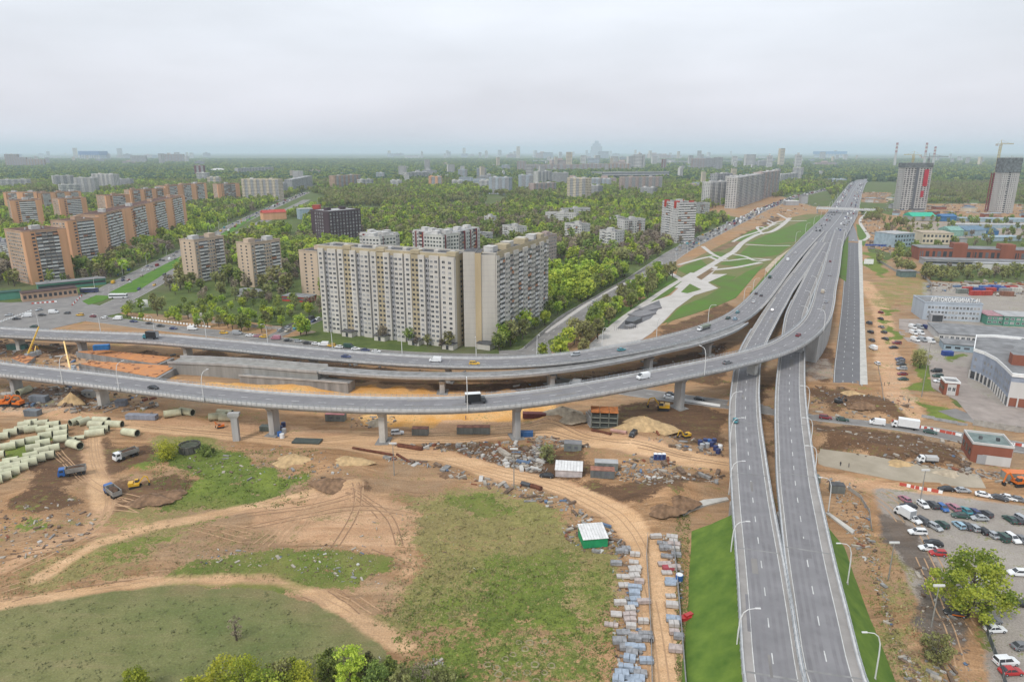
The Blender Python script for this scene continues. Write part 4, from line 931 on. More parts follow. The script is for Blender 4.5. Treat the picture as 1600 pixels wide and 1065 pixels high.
# ---- big panel estate beside the boulevard
pan = lambda n, w=w_panel, kd='slit': sum([[(k/n, k/n + .45/n, kd, .8, w, 3), (k/n + .45/n, k/n + 1/n, 'slit', 0, w_grey, 2.5)] for k in range(n)], [])
for (x0, y0, x1, y1, yt, fl, wl_, lab) in ((1107, 322, 1150, 319, 285, 16, w_white, 'pale panel high-rise at the left end of the big estate above the boulevard'), (1148, 326, 1190, 312, 278, 17, w_panel, 'tallest dark-striped panel high-rise in the middle of the big estate'),
      (1186, 312, 1216, 304, 270, 17, w_pink, 'rear panel high-rise at the right end of the big estate'), (1118, 308, 1142, 306, 272, 14, w_grey, 'grey panel block peeping over the left half of the big estate'), (1142, 309, 1164, 307, 276, 14, w_white, 'white block peeping between the high-rises of the big estate')):
    p, q, h = fb(x0, y0, x1, y1, yt); building('panel_high_rise', lab, p, q, 18, h, fl, pan(5, wl_), [(0, 1, 'slit', 0, wl_, 5)], wall=wl_, roof=roof_l, rooftop=3)

# ---- middle distance towers
mid = [
 (886, 314, 914, 316, 278, w_cream, 'cream tower with open lattice top, tallest in the middle distance', 14), (971, 300, 1034, 299, 277, w_pink, 'broad pinkish slab right of the cream tower', 14), (1000, 308, 1020, 309, 293, w_grey, 'grey block in front of the broad pinkish slab', 8),
 (764, 303, 795, 304, 277, w_blue, 'pale bluish ribbed tower left of the middle-distance group', 14), (810, 299, 833, 299, 274, w_blue, 'pale bluish tower right of the ribbed one', 14), (834, 304, 869, 302, 287, w_pink, 'brownish low slab between the bluish and cream towers', 8),
 (840, 290, 862, 289, 268, w_white, 'white narrow tower behind the brownish slab', 12), (863, 291, 888, 291, 270, w_grey, 'grey-white tower just left of the cream one', 12), (915, 308, 934, 309, 290, w_grey, 'grey block just right of the cream tower', 8), (924, 293, 938, 293, 279, w_blue, 'small blue-white block, left one of a pair right of the cream tower', 7),
 (940, 293, 955, 293, 280, w_blue, 'small blue-white block, right one of a pair right of the cream tower', 7), (745, 281, 760, 281, 263, w_blue, 'grey-blue tower at the edge of the dark forest', 12), (716, 281, 730, 281, 265, w_blue, 'slim blue-white tower at the edge of the dark forest', 12), (706, 293, 722, 293, 282, w_white, 'small white block below the slim blue-white tower', 5),
 (749, 296, 765, 296, 282, w_white, 'small white block beside the ribbed bluish tower', 6), (670, 294, 690, 294, 276, w_orange, 'single orange block in the woods', 9), (636, 283, 670, 281, 270, w_white, 'white slab with dark left side at the forest edge', 8), (610, 293, 627, 293, 282, w_white, 'small white block in the woods, right of another', 5),
 (565, 293, 584, 292, 281, w_white, 'small white block beside the brownish slab in the woods', 5), (588, 282, 600, 282, 270, w_blue, 'narrow pale tower at the forest edge', 8), (523, 294, 564, 291, 275, w_brown, 'brownish-red slab in the woods', 9), (457, 301, 489, 292, 281, w_grey, 'long grey block among the trees', 9),
 (380, 313, 437, 314, 280, w_cream, 'broad cream and orange ribbed high-rise beside the avenue', 14), (437, 306, 450, 305, 287, w_grey, 'grey block right of the cream and orange high-rise', 9), (85, 294, 118, 293, 275, w_white, 'white stepped block, left end of the estate before the forest', 12), (118, 300, 150, 300, 278, w_panel, 'cream-white block in the middle of the estate before the forest', 12),
 (146, 296, 180, 297, 272, w_white, 'tallest white block of the estate before the forest', 14), (180, 294, 205, 294, 280, w_grey, 'pale grey block, right end of the estate before the forest', 8), (0, 295, 49, 294, 281, w_white, 'long white low block at the left edge before the forest', 6), (94, 302, 126, 301, 289, w_white, 'low white block below the estate before the forest', 5),
 (308, 284, 325, 284, 270, w_white, 'small white block before the forest, below the dark red tower', 6), (325, 290, 343, 290, 277, w_cream, 'small cream block right of the one below the dark red tower', 5), (305, 277, 319, 277, 259, w_red, 'dark red tower rising from the forest', 12),
 (10, 262, 30, 262, 241, w_pink, 'reddish high-rise cluster block at far left, first from the edge', 18), (30, 262, 42, 262, 246, w_pink, 'reddish high-rise second from the left edge in the haze', 14), (42, 262, 70, 262, 249, w_brown, 'brownish hazy block right of the reddish high-rises', 10), (205, 256, 229, 256, 243, w_panel, 'hazy white slab on the forest edge', 12),
 (258, 255, 288, 255, 241, w_pink, 'hazy brown and white group of slabs on the forest edge', 14), (372, 274, 398, 273, 263, w_white, 'white stepped block beyond the avenue', 8), (398, 272, 428, 271, 262, w_white, 'long white stepped block beyond the avenue', 8), (808, 270, 822, 270, 252, w_pink, 'hazy pink tower left of the long pink rows', 14),
 (822, 269, 850, 269, 257, w_pink, 'hazy long pink row, first from the left', 9), (850, 269, 910, 269, 257, w_pink, 'hazy long pale row, second from the left', 9), (910, 268, 950, 268, 256, w_pink, 'hazy long pink row, third from the left', 9), (950, 268, 986, 268, 256, w_brown, 'hazy long brown-pink row, last on the right', 9),
 (1080, 267, 1102, 267, 248, w_pink, 'hazy grey-pink slab, left of three together', 14), (1102, 267, 1116, 267, 247, w_grey, 'hazy grey slab, middle of three together', 14), (1116, 268, 1128, 268, 246, w_grey, 'hazy brown-grey slab, right of three together', 14), (1034, 266, 1041, 266, 249, w_brick, 'slim hazy red-brown tower above the long hall', 14),
 (943, 282, 1045, 281, 269, w_grey, 'long grey hall like a dam in front of the pink rows', 3), (1218, 288, 1226, 287, 273, w_white, 'slim white tower right of the big estate', 9), (1226, 284, 1254, 281, 272, w_white, 'pair of white blocks right of the big estate', 7), (1240, 282, 1254, 282, 262, w_white, 'slim white tower at the right end of the white pair', 10),
 (1297, 287, 1322, 287, 280, w_blue, 'low white hall at the bend of the distant highway', 2), (1110, 309, 1126, 309, 301, w_brown, 'low red-brown building beside the big estate', 3), (860, 288, 878, 288, 276, w_panel, 'grey-white tower behind the white narrow one', 9), (784, 268, 797, 268, 258, w_blue, 'faint bluish block over the dark forest edge', 8)]
for (x0, y0, x1, y1, yt, w_, lab, fl) in mid:
    p, q, h = fb(x0, y0, x1, y1, yt); L_ = math.hypot(q[0]-p[0], q[1]-p[1]); nb = max(2, int(L_ / 14))
    far = y0 < 285
    building('apartment_block', lab, p, q, 18, max(h, 8), fl, pan(min(nb, 6), w_, 'strip' if far else 'slit') if fl > 3 else [(0, 1, 'strip', 0, w_, 4)], [(0, 1, 'strip' if far else 'slit', 0, w_, 5)], wall=w_, roof=roof_l, rooftop=(2 if not far else 1))

# ---- skyline in the haze
rs = random.Random(21); protos = []
for k in range(9):
    w_ = (w_white, w_blue, w_panel, w_pink, w_white, w_white, w_grey, w_cream, w_white)[k]; W_ = (22, 60, 30, 90, 26, 40, 70, 24, 120)[k]; H_ = (60, 40, 75, 30, 50, 66, 36, 80, 20)[k]; D_ = 20
    root = empty('distant_block', (0, 0, 0), 0, 'x', 'distant building', 'distant buildings melting into the haze along the horizon')
    b = MB(); b.box(0, W_, 0, D_, -2, H_); 
    if k % 3 == 0: b.box(W_*.3, W_*.6, 4, D_ - 4, H_, H_ + 8)
    if k in (2, 5): b.box(W_*.15, W_*.85, -3, 0, 0, H_*.92)
    b.build('wall', [w_], root); wb = MB(); nf = max(2, int(H_ / 6))
    for f in range(nf):
        z = (f + .4) * H_ / nf; wb.quad((1, -3.1 if k in (2, 5) else -.1, z), (W_ - 1, -3.1 if k in (2, 5) else -.1, z), (W_ - 1, -3.1 if k in (2, 5) else -.1, z + H_/nf*.45), (1, -3.1 if k in (2, 5) else -.1, z + H_/nf*.45))
    wb.build('windows', [glass_m], root, kind='stuff'); protos.append(root)
lab_far = 'small distant block fading into the haze along the horizon'
spots = []
for cnt_, x0_, x1_, y0_, y1_, s_ in ((30, 0, 330, 246, 262, .9), (20, 0, 330, 243, 247, 1.2), (26, 600, 830, 242.8, 247, 1.25), (62, 830, 1330, 243.5, 266, 1.0), (20, 830, 1060, 243, 248, 1.5), (24, 1240, 1600, 244, 262, .6), (52, 440, 960, 258, 292, .55), (34, 1040, 1290, 262, 300, .42)):
    for _ in range(cnt_): spots.append((rs.uniform(x0_, x1_), rs.uniform(y0_, y1_), s_))
n_ = 0
for (px, py, s) in spots:
    if 318 < px < 600 and 246 < py < 270: continue
    if 860 < px < 1240 and 270 < py < 300 and rs.random() < .4: continue
    pr = protos[n_ % 9]; x, y = G(px, py); s *= rs.uniform(.6, 1.35) * (1.35 if py < 250 else 1.15); 
    o = pr if n_ < 9 else dup(pr); n_ += 1
    o.location = (x, y, 0); o.rotation_euler = (0, 0, rs.uniform(-.5, .5)); o.scale = (s, s, s * rs.uniform(.7, 1.15)); o['label'] = lab_far
# the tall stepped landmark tower on the skyline
x, y = G(932, 246.5); k_ = y / 1000
lt = empty('landmark_tower', (x, y, 0), 0, 'tall stepped tower standing highest on the hazy skyline', 'skyscraper')
u = y / FPX
b = MB(); b.box(-9*u, -2.5*u, 0, 60, 0, 11*u); b.box(-8*u, 8*u, -10, 70, 0, 14*u + 30); b.box(-6*u, 6*u, 0, 60, 0, 17*u + 40); b.box(-3*u, 3*u, 10, 50, 0, 19*u + 60); b.cyl((0, 30, 17*u), (0, 30, 22*u + 40), 4, 1); b.build('wall', [w_blue], lt)
# stadiums
for (px, py, wpx, hpx, c, lab) in ((1302, 246, 40, 9, (.12, .3, .55), 'wide blue-topped stadium on the skyline left of the striped chimneys'), (141, 250, 32, 13, (.10, .2, .42), 'wide stadium with a dark blue roof in the haze at left')):
    x, y = G(px, py); u = y / FPX; st = empty('stadium', (x, y, 0), 0, lab, 'stadium'); H_ = hpx * u; W_ = wpx * u / 2
    b = MB(); b.box(-W_*.93, W_*.93, 0, W_*1.2, -2, H_*.55); b.build('stand', [w_blue], st)
    b = MB(); b.box(-W_, W_, -10, W_*1.3, H_*.55, H_); b.build('roof', [mat('stadium_blue' + lab[0:12].replace(' ', '_'), c, .6)], st)
    b = MB()
    for i in range(9): t = -W_ + (i + .5) * W_ * 2 / 9; b.box(t - 4, t + 4, -14, 0, 0, H_*.6)
    b.build('column', [w_white], st, kind='stuff')
x, y = G(341, 270); st = empty('dome_hall', (x, y, 0), 0, 'white shallow dome of a hall beyond the dark red tower', 'hall'); b = MB(); b.blob((0, 0, 8), 40, 1, 1, .35, 0, 3, .0, 20, 8); b.build('roof', [w_white], st); b = MB(); b.cyl((0, 0, -1), (0, 0, 10), 38, 38, 20); b.build('wall', [w_grey], st)
# striped chimneys
for (px, yb, yt, lab) in ((1397, 268, 223, 'red and white striped chimney left of the unfinished grey tower'), (1443, 268, 223, 'red and white striped chimney rising behind the unfinished grey tower'), (1457, 268, 229, 'shortest striped chimney, rightmost of the three')):
    x, y = G(px, 262); H_ = HT(px, 262, yt); ch = empty('chimney', (x, y, 0), 0, lab, 'chimney'); r = 2.6 * y / FPX / 1.6
    b = MB(); b.cyl((0, 0, -2), (0, 0, H_*.62), r*1.3, r, 12); b.build('stack', [w_conc], ch)
    for i in range(5): b = MB(); z0 = H_*(.62 + .076*i); b.cyl((0, 0, z0), (0, 0, z0 + H_*.076), r, r*.95, 12); b.build('band', [(mat('chimney_red', (.33, .13, .13), .8)) if i % 2 == 0 else w_white], ch)

# ---- towers under construction, with cranes
def uc_tower(label, px0, py0, px1, yt, depth, red=False, dark=.15):
    p, q, h = fb(px0, py0, px1, py0, yt); L_ = math.hypot(q[0]-p[0], q[1]-p[1]); a = math.atan2(q[1]-p[1], q[0]-p[0])
    rt = empty('unfinished_tower', (p[0], p[1], 0), a, label, 'tower'); nf = int(h / 3.3); fh = h / nf; nc = 9
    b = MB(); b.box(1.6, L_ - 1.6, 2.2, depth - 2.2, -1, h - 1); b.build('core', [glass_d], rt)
    b = MB()
    for f in range(nf + 1): z = f * fh; b.box(0, L_, 0, depth, z - .5, z + .5)
    b.build('floor_slabs', [w_conc], rt, kind='stuff'); b = MB()
    for i in range(nc + 1):
        x = L_ * i / nc
        if i not in (nc // 2,): b.box(x - .8 + (.8 if i == 0 else 0) - (.0), x + .8 - (.8 if i == nc else 0), .1, 1.4, 0, h*(1 - dark))
    for i in range(5): y = depth * (i + .5) / 5; b.box(.1, 1.5, y - .8, y + .8, 0, h*(1-dark)); b.box(L_ - 1.5, L_ - .1, y - .8, y + .8, 0, h*(1-dark))
    for f in range(int(nf * (1 - dark))):
        z = f * fh
        for i in range(nc):
            if random.random() < .7 and i != nc // 2: x = L_ * (i + .5) / nc; b.box(x - L_/nc*.5, x + L_/nc*.5, .3, .8, z + .5, z + 1.3)
    b.build('facade_piers', [w_panel], rt, kind='stuff')
    b = MB(); z0 = h * (1 - dark); b.box(-.6, L_ + .6, -.6, depth + .6, z0, h + 1.5); b.build('safety_screen', [mat('scaffold_screen', (.17, .19, .2), .9, .35, .25)], rt)
    b = MB()
    for i in range(12): x = L_ * (i + .5) / 12; b.cyl((x, 1, h), (x, 1, h + random.uniform(2, 5)), .3, .3, 4)
    b.build('formwork_posts', [w_conc], rt, kind='stuff')
    if red:
        b = MB(); b.box(L_*.72, L_*.88, -1.0, .0, h*.52, h*.88); b.box(L_*.70, L_*.8, -1.0, 0, h*.28, h*.42); b.build('red_netting', [mat('red_net', (.45, .03, .05), .9)], rt)
        b = MB(); b.box(L_*.42, L_*.52, -.3, .1, 0, h*.95); b.build('recess', [glass_m], rt)
    FOOT.append([(p[0] - 6, p[1] - 6), (q[0] + 6, q[1] - 6), (q[0] + 6, q[1] + depth + 6), (p[0] - 6, p[1] + depth + 6)])
    return p, q, h
T1 = uc_tower('grey and white unfinished tower with red netting, left of the two', 1405, 328, 1447, 256, 22, True, .08)
T2 = uc_tower('unfinished tower with a dark screened top at the right edge', 1555, 333, 1582, 248, 18, False, .25)
def crane(label, px, py, ymast, ang, jib=45, col=(.5, .42, .2), z0=0):
    x, y = G(px, py); h = HT(px, py, ymast) ; rt = empty('tower_crane', (x, y, 0), ang, label, 'tower crane'); m_ = mat('crane_paint' + str(int(col[0]*100)), col, .6); s = 1.3
    b = MB()
    for sx in (-s, s):
        for sy in (-s, s): b.cyl((sx, sy, 0), (sx, sy, h), .32, .32, 4, caps=False)
    z = 0; k = 0
    while z < h - 4:
        for (a0, a1) in (((-s, -s), (s, -s)), ((s, -s), (s, s)), ((s, s), (-s, s)), ((-s, s), (-s, -s))):
            c, d = (a0, a1) if k % 2 else (a1, a0); b.cyl((*c, z), (*d, z + 4), .2, .2, 4, caps=False)
        z += 4; k += 1
    b.build('mast', [m_], rt); b = MB(); zt = h
    b.cyl((0, 0, zt), (0, 0, zt + 8), .5, .3, 4); b.cyl((0, 0, zt + 1), (jib, 0, zt + 1), .35, .35, 4); b.cyl((0, 0, zt + 2.8), (jib, 0, zt + 1.8), .28, .28, 4)
    for i in range(int(jib / 3)): b.cyl((i*3, 0, zt + 1), (i*3 + 1.5, 0, zt + 2.6), .15, .15, 4); b.cyl((i*3 + 1.5, 0, zt + 2.6), (i*3 + 3, 0, zt + 1), .15, .15, 4)
    b.cyl((0, 0, zt + 8), (jib*.7, 0, zt + 2), .12, .12, 4); b.build('jib', [m_], rt)
    b = MB(); b.cyl((0, 0, zt + 1), (-14, 0, zt + 1), .5, .5, 4); b.cyl((0, 0, zt + 8), (-13, 0, zt + 1), .12, .12, 4); b.build('counter_jib', [m_], rt)
    b = MB(); b.box(-14, -10, -1.2, 1.2, zt - 2, zt + 1.2); b.build('counterweight', [w_conc], rt); b = MB(); b.box(.8, 3, -1.4, .4, zt - 1.8, zt + .6); b.build('cab', [w_white, ], rt)
    return rt
crane('yellowish tower crane beside the unfinished tower at the right edge', 1545, 330, 226, .5, 40, (.5, .42, .2))
crane('slim crane over the left part of the unfinished tower with red netting', 1416, 322, 243, 2.2, 18, (.5, .5, .5))
crane('dark-jibbed crane over the right part of the unfinished tower with red netting', 1440, 322, 246, -.1, 34, (.2, .2, .22))
x, y = G(1549, 331); hst = empty('red_hoist_tower', (x - 3, y + 2, 0), 0, 'narrow red hoist scaffold on the left side of the rightmost unfinished tower', 'hoist'); b = MB()
for i in range(18): b.box(-4, 4, -4, 4, i*3.6, i*3.6 + .5)
for sx in (-4, 4):
    for sy in (-4, 4): b.box(sx - .6, sx + .6, sy - .6, sy + .6, 0, 65)
b.box(-2.5, 2.5, -2.5, 2.5, 0, 65); b.build('frame', [mat('hoist_red', (.28, .07, .07), .8, .3, .3)], hst)

# ---- industrial quarter on the right
def shed(name, label, px0, py0, px1, py1, yt, depth, wall, roof, rise=0, cat='warehouse', win=None, h=None):
    p, q, hh = fb(px0, py0, px1, py1, yt); h = h or max(hh, 3.5); L_ = math.hypot(q[0]-p[0], q[1]-p[1]); a = math.atan2(q[1]-p[1], q[0]-p[0])
    rt = empty(name, (p[0], p[1], 0), a, label, cat); b = MB(); b.box(0, L_, 0, depth, -1, h); 
    b.build('wall', [wall], rt); b = MB()
    if rise: b.add([(-.5, -.6, h), (L_ + .5, -.6, h), (L_ + .5, depth/2, h + rise), (-.5, depth/2, h + rise), (L_ + .5, depth + .6, h), (-.5, depth + .6, h)], [(0, 1, 2, 3), (3, 2, 4, 5), (0, 3, 5), (1, 4, 2), (0, 5, 4, 1)])
    else: b.box(-.4, L_ + .4, -.4, depth + .4, h + .01, h + .4)
    b.build('roof', [roof], rt)
    if win: face(rt, (0, 0), (1, 0), (0, -1), L_, h, win[0], [(0, 1, win[2] if len(win) > 2 else 'win', 0, None, win[1])], .5, .5)
    FOOT.append([(p[0] - 3, p[1] - 3), (q[0] + 3, q[1] - 3), (q[0] + 3, q[1] + depth + 3), (p[0] - 3, p[1] + depth + 3)])
    return rt, L_, h
tealr = mat('roof_green_tarp', (.03, .42, .27), .6, .1, .3); bluer = mat('roof_blue', (.05, .16, .34), .6, .2, .3); lblue = mat('roof_light_blue', (.33, .42, .48), .6, .15, .3); redr = mat('roof_red', (.45, .07, .05), .7, .2, .4)
# red brick factory with its grey roof
rt, Lf, hf = shed('brick_factory', 'very long red brick factory with a grey roof crossing to the right edge', 1434, 406, 1640, 412, 387, 22, w_brick, roof_g, win=(1, 5, 'slit'))
for fx in (.26, .62): b = MB(); b.box(Lf*fx, Lf*fx + 12, -.6, 10, 0, hf + 5); b.build('stair_tower', [w_brick], rt)
for k in range(int(Lf / 9)): b = MB(); b.box(k*9 + 2, k*9 + 2.8, -.35, 0, 0, hf - .5); b.build('pilaster', [w_brick], rt)
rt2, Ls, hs = shed('factory_annex', 'low dark-roofed building along the front foot of the brick factory', 1445, 414, 1640, 420, 409, 16, w_grey, roof_g, win=(1, 4, 'strip'), h=5)
shed('white_hall', 'low white hall in front of the right part of the brick factory', 1525, 421, 1640, 424, 412, 8, w_white, roof_l, h=5.5)
rg, Lg, hg = shed('green_hangar', 'bright green arched hangar near the unfinished tower', 1425, 345, 1462, 345, 338, 26, w_grey, tealr, rise=5)
shed('blue_shed', 'blue shed right of the bright green hangar', 1471, 346, 1494, 346, 338, 18, bluer, bluer, rise=3)
shed('teal_shed', 'pale green gabled shed above the brick factory', 1484, 369, 1505, 369, 360, 24, tealr and mat('pale_green_wall', (.25, .42, .36), .8), mat('pale_green_roof', (.22, .38, .33), .8), rise=4)
shed('blue_gable_shed', 'blue-grey gabled shed right of the pale green one', 1509, 369, 1540, 368, 360, 24, lblue, mat('blue_grey_roof', (.14, .22, .30), .7), rise=4)
shed('dark_blue_shed', 'dark blue shed right of the blue-grey gable', 1540, 368, 1560, 368, 361, 20, bluer, mat('navy_roof', (.06, .12, .17), .7), rise=3)
shed('long_blue_shed', 'long light blue roof right of the gabled sheds', 1551, 377, 1596, 376, 371, 16, lblue, lblue)
for k, (x0, x1, y0, lab) in enumerate(((1500, 1560, 346, 'long pale bluish warehouse right of the blue shed'), (1560, 1640, 347, 'long pale bluish warehouse running off the right edge'), (1495, 1640, 356, 'long white low warehouse in front of the bluish ones'))):
    shed('long_warehouse', lab, x0, y0, x1, y0 + 1, y0 - 5, 20, lblue, lblue if k < 2 else roof_l)
p_, L1, h1 = shed('blue_white_building', 'light blue rounded building beside the rubble ground', 1396, 387, 1427, 385, 366, 26, lblue, roof_l, win=(3, 4, 'slit'))
p_, L1, h1 = shed('yellow_brick_hall', 'cream brick hall with a bare yard above the brick factory', 1440, 381, 1488, 382, 364, 30, w_cream, mat('roof_cream', (.45, .37, .28), .9), win=(2, 4, 'slit'))
shed('grey_shed', 'grey low shed right of the cream brick hall', 1488, 380, 1511, 380, 373, 22, w_grey, roof_g)
shed('boundary_shed', 'small grey shed at the corner of the sandy ground', 1408, 433, 1431, 433, 424, 8, mat('shed_green_grey', (.14, .2, .19), .8), roof_g)
rs = random.Random(4); _wl = [w_white, w_grey, w_brown, lblue, w_brick, w_cream]; _rf = [roof_g, roof_d, roof_l, bluer, lblue, mat('roof_rusty_tin', (.24, .12, .08), .9, .3, .4)]
for k in range(44):
    px = rs.uniform(1350, 1605); py = rs.choice((rs.uniform(312, 320), rs.uniform(322, 343), rs.uniform(334, 344))); 
    if 1398 < px < 1460 and py < 332 or px > 1540 and py < 336 or px < 1385 and py > 322: continue
    w = rs.uniform(6, 22); shed('workshop_shed', 'small low shed in the jumble of workshops around the unfinished towers', px, py, px + w, py + rs.uniform(-.5, .5), py - rs.uniform(3, 6), rs.uniform(8, 16), rs.choice(_wl), rs.choice(_rf), rise=rs.choice((0, 0, 2)))[0].__setitem__('group', 'workshop sheds around the unfinished towers')
# rooftop-lettered depot
p, q, h = fb(1441, 499, 1531, 503, 473)
dep = building('depot_office', 'grey four-storey office with large white rooftop lettering', p, q, 20, h, 3, [(0, .06, 'plain', 0, w_blue, 3), (.06, .97, 'win', 0, w_blue, 1.9), (.97, 1, 'plain', 0, w_blue, 3)], [(0, 1, 'plain', 0, w_blue, 3)], wall=w_blue, roof=roof_g, rooftop=0, base=.4, top=1.2, cat='office building')
Ld = math.hypot(q[0]-p[0], q[1]-p[1])
fc = bpy.data.curves.new('sign', 'FONT'); fc.body = 'АВТОКОМБИНАТ-41'; fc.size = 3.4; fc.extrude = .15; fc.align_x = 'CENTER'; fc.offset = .05
so = bpy.data.objects.new('rooftop_lettering', fc); COL.objects.link(so); so.parent = dep; so.location = (Ld*.53, 1.0, h + 1.0); so.rotation_euler = (R(90), 0, 0); fc.materials.append(white_p)
bpy.context.view_layer.update(); _dg = bpy.context.evaluated_depsgraph_get(); _tm = bpy.data.meshes.new_from_object(so.evaluated_get(_dg)); bpy.data.objects.remove(so)
_w = max(v.co.x for v in _tm.vertices) - min(v.co.x for v in _tm.vertices)
so = bpy.data.objects.new('rooftop_lettering', _tm); COL.objects.link(so); so.parent = dep; so.location = (Ld*.53, 1.0, h + 1.0); so.rotation_euler = (R(90), 0, 0); so.scale = (Ld*.84 / _w, 1.05, 1)
b = MB(); b.box(Ld*.1, Ld*.97, 1.3, 1.4, h + .9, h + 1.05); b.box(Ld*.1, Ld*.97, 1.3, 1.4, h + 3.0, h + 3.15)
for i in range(15): x = Ld*(.1 + .87*i/14); b.box(x - .06, x + .06, 1.25, 1.4, h, h + 3.4)
b.build('sign_frame', [steel], dep)
b = MB(); b.box(Ld*.1, Ld*.32, -4.5, -.1, 0, 4.6, 0); b.box(Ld*.12, Ld*.3, -4.6, -4.5, .2, 4.0, 1); b.build('gateway', [w_grey, glass_d], dep)
shed('depot_wing', 'long low grey-roofed depot wing in front of the office, running right', 1466, 532, 1640, 545, 521, 26, w_white, roof_g, win=(1, 2.6))
shed('depot_annex', 'lower bluish annex below the depot wing', 1474, 547, 1532, 552, 537, 11, lblue, roof_g, win=(1, 4, 'slit'))
shed('red_roof_building', 'pink-roofed building with a green lower wall right of the office', 1541, 507, 1566, 508, 493, 14, w_green, mat('roof_pink', (.42, .24, .26), .8), win=(2, 3))
shed('pale_building', 'pale office strip right of the pink-roofed building', 1567, 509, 1640, 512, 494, 14, w_green, roof_l, win=(2, 3))
# car dealership with a curved front
dl = empty('dealership', (*G(1512, 592), 0), 0, 'modern grey car dealership with white-edged roof and a stepped curved front', 'car dealership')
o_ = G(1512, 592); rel = lambda px, py: (G(px, py)[0] - o_[0], G(px, py)[1] - o_[1])
base_ = [rel(1514, 590), rel(1530, 596), rel(1548, 607), rel(1562, 622), rel(1572, 634), rel(1640, 642), rel(1690, 600), rel(1600, 572), rel(1545, 566), rel(1518, 566)]
hd = 13
b = MB(); b.prism(base_, -1, hd, 0, 1); b.build('wall', [mat('cladding_blue_grey', (.30, .34, .42), .5, .12, .3), roof_g], dl)
c_ = (sum(p[0] for p in base_)/10, sum(p[1] for p in base_)/10); ex = lambda p, k: (c_[0] + (p[0]-c_[0])*k, c_[1] + (p[1]-c_[1])*k)
b = MB(); n = len(base_)
for i in range(n):
    p0, p1 = ex(base_[i], 1.015), ex(base_[(i+1) % n], 1.015); p2, p3 = ex(base_[(i+1) % n], .985), ex(base_[i], .985); b.prism([p0, p1, p2, p3], hd - .3, hd + 1.1)
b.build('roof_edge', [white_p], dl)
b = MB(); b.prism([ex(p, .5) for p in base_[3:8]], hd, hd + 4.5, 0, 1); b.build('rooftop_block', [w_brick, roof_g], dl)
b = MB()
for i in range(0, 5):
    p0, p1 = base_[i], base_[i+1]; Lx = math.hypot(p1[0]-p0[0], p1[1]-p0[1]); u = ((p1[0]-p0[0])/Lx, (p1[1]-p0[1])/Lx); nn = (u[1], -u[0])
    rect3(b, p0, u, nn, .2, Lx - .2, .3, 3.6, .06, 1); k = 0
    while k < Lx - .8: box3(b, p0, u, nn, k, k + .5, 0, 4, .05, .5, 0); k += 3.2
    for r_ in (5.2, 8.6):
        k = 1.2
        while k < Lx - 2 and i < 4: rect3(b, p0, u, nn, k, k + 1.3, r_, r_ + 1.5, .06, 2); k += 2.7
b.build('columns_and_glazing', [w_white, glass_d, glass_l], dl, kind='stuff')
b = MB(); p0, p1 = base_[4], base_[5]; Lx = math.hypot(p1[0]-p0[0], p1[1]-p0[1]); u = ((p1[0]-p0[0])/Lx, (p1[1]-p0[1])/Lx); nn = (u[1], -u[0]); rect3(b, p0, u, nn, 0, Lx, 3.8, 10.5, .12, 0); rect3(b, p0, u, nn, 0, Lx, .2, 3.8, .13, 1); b.build('white_wall', [w_white, w_brick], dl)
FOOT.append([G(1505, 595), G(1575, 645), G(1700, 645), G(1700, 560), G(1505, 560)])
# guard booth
gb = building('guard_booth', 'small brick guard booth with a white-edged roof before the dealership yard', G(1474, 616), G(1497, 618), 6.5, 5.2, 1, [(0, .2, 'plain', 0, w_brick, 2), (.2, .8, 'win', .05, w_white, 1.6), (.8, 1, 'plain', 0, w_brick, 2)], [(0, 1, 'slit', 0, w_brick, 2.5)], wall=w_brick, sidewall=white_p, roof=roof_g, rooftop=0, cat='booth')
bb = building('boiler_house', 'flat-roofed house, red brick above white, beside the concrete road', G(1515, 722), G(1578, 730), 11, 6.6, 1, [(0, .28, 'plain', .06, w_brick, 2), (.28, 1, 'plain', .06, w_white, 2)], [(0, 1, 'slit', 0, w_brick, 4)], wall=w_brick, sidewall=w_white, roof=mat('roof_green_grey', (.2, .25, .24), .9), rooftop=0, cat='house')
for x in (3, 8): b = MB(); b.box(x, x + .9, 5, 6, 6.7, 7.7); b.build('vent', [roof_d], bb)
b = MB(); Lb = math.hypot(G(1578, 730)[0]-G(1515, 722)[0], G(1578, 730)[1]-G(1515, 722)[1]); b.box(.1, Lb - .1, -.14, -.02, 3.4, 6.5); b.build('brick_band', [w_brick], bb); b = MB(); b.box(1.8, 4.4, -.2, -.1, 0, 3.2); b.build('door', [w_grey], bb)
# shops at the left crossroads
shed('brown_pavilion', 'low brown shopping pavilion at the left crossroads', 36, 472, 122, 462, 459, 10, w_brown, mat('roof_brown', (.09, .055, .05), .9), win=(1, 3, 'slit'), cat='shop')
shed('green_front_shop', 'long flat shop with a green front below the nearest orange tower', 60, 455, 166, 444, 445, 10, w_green, roof_g, win=(1, 4, 'strip'), cat='shop')
shed('green_pavilion', 'dark green pavilion at the left edge by the crossroads', -10, 470, 33, 466, 459, 8, w_green, mat('roof_dark_green', (.04, .1, .08), .9), cat='shop')
shed('red_roof_shop', 'red-roofed restaurant far down the avenue', 412, 344, 448, 342, 333, 16, w_orange, redr, rise=4, cat='restaurant')
shed('grey_mall', 'blue-grey shop building beside the dark apartment block', 469, 343, 490, 342, 327, 20, lblue, roof_l, cat='shop')
b0, L1, h1 = shed('red_box_tower', 'small red cube on top of the dark block area', 489, 340, 500, 340, 321, 10, redr, redr, cat='tower')
shed('red_shop', 'low red-fronted shop behind the park trees left of the white slab', 441, 470, 482, 473, 464, 10, redr, roof_g, win=(1, 3, 'strip'), cat='shop')
shed('dark_garage', 'low grey-roofed garage among the park trees', 364, 462, 400, 466, 457, 12, w_grey, roof_g, cat='garage')
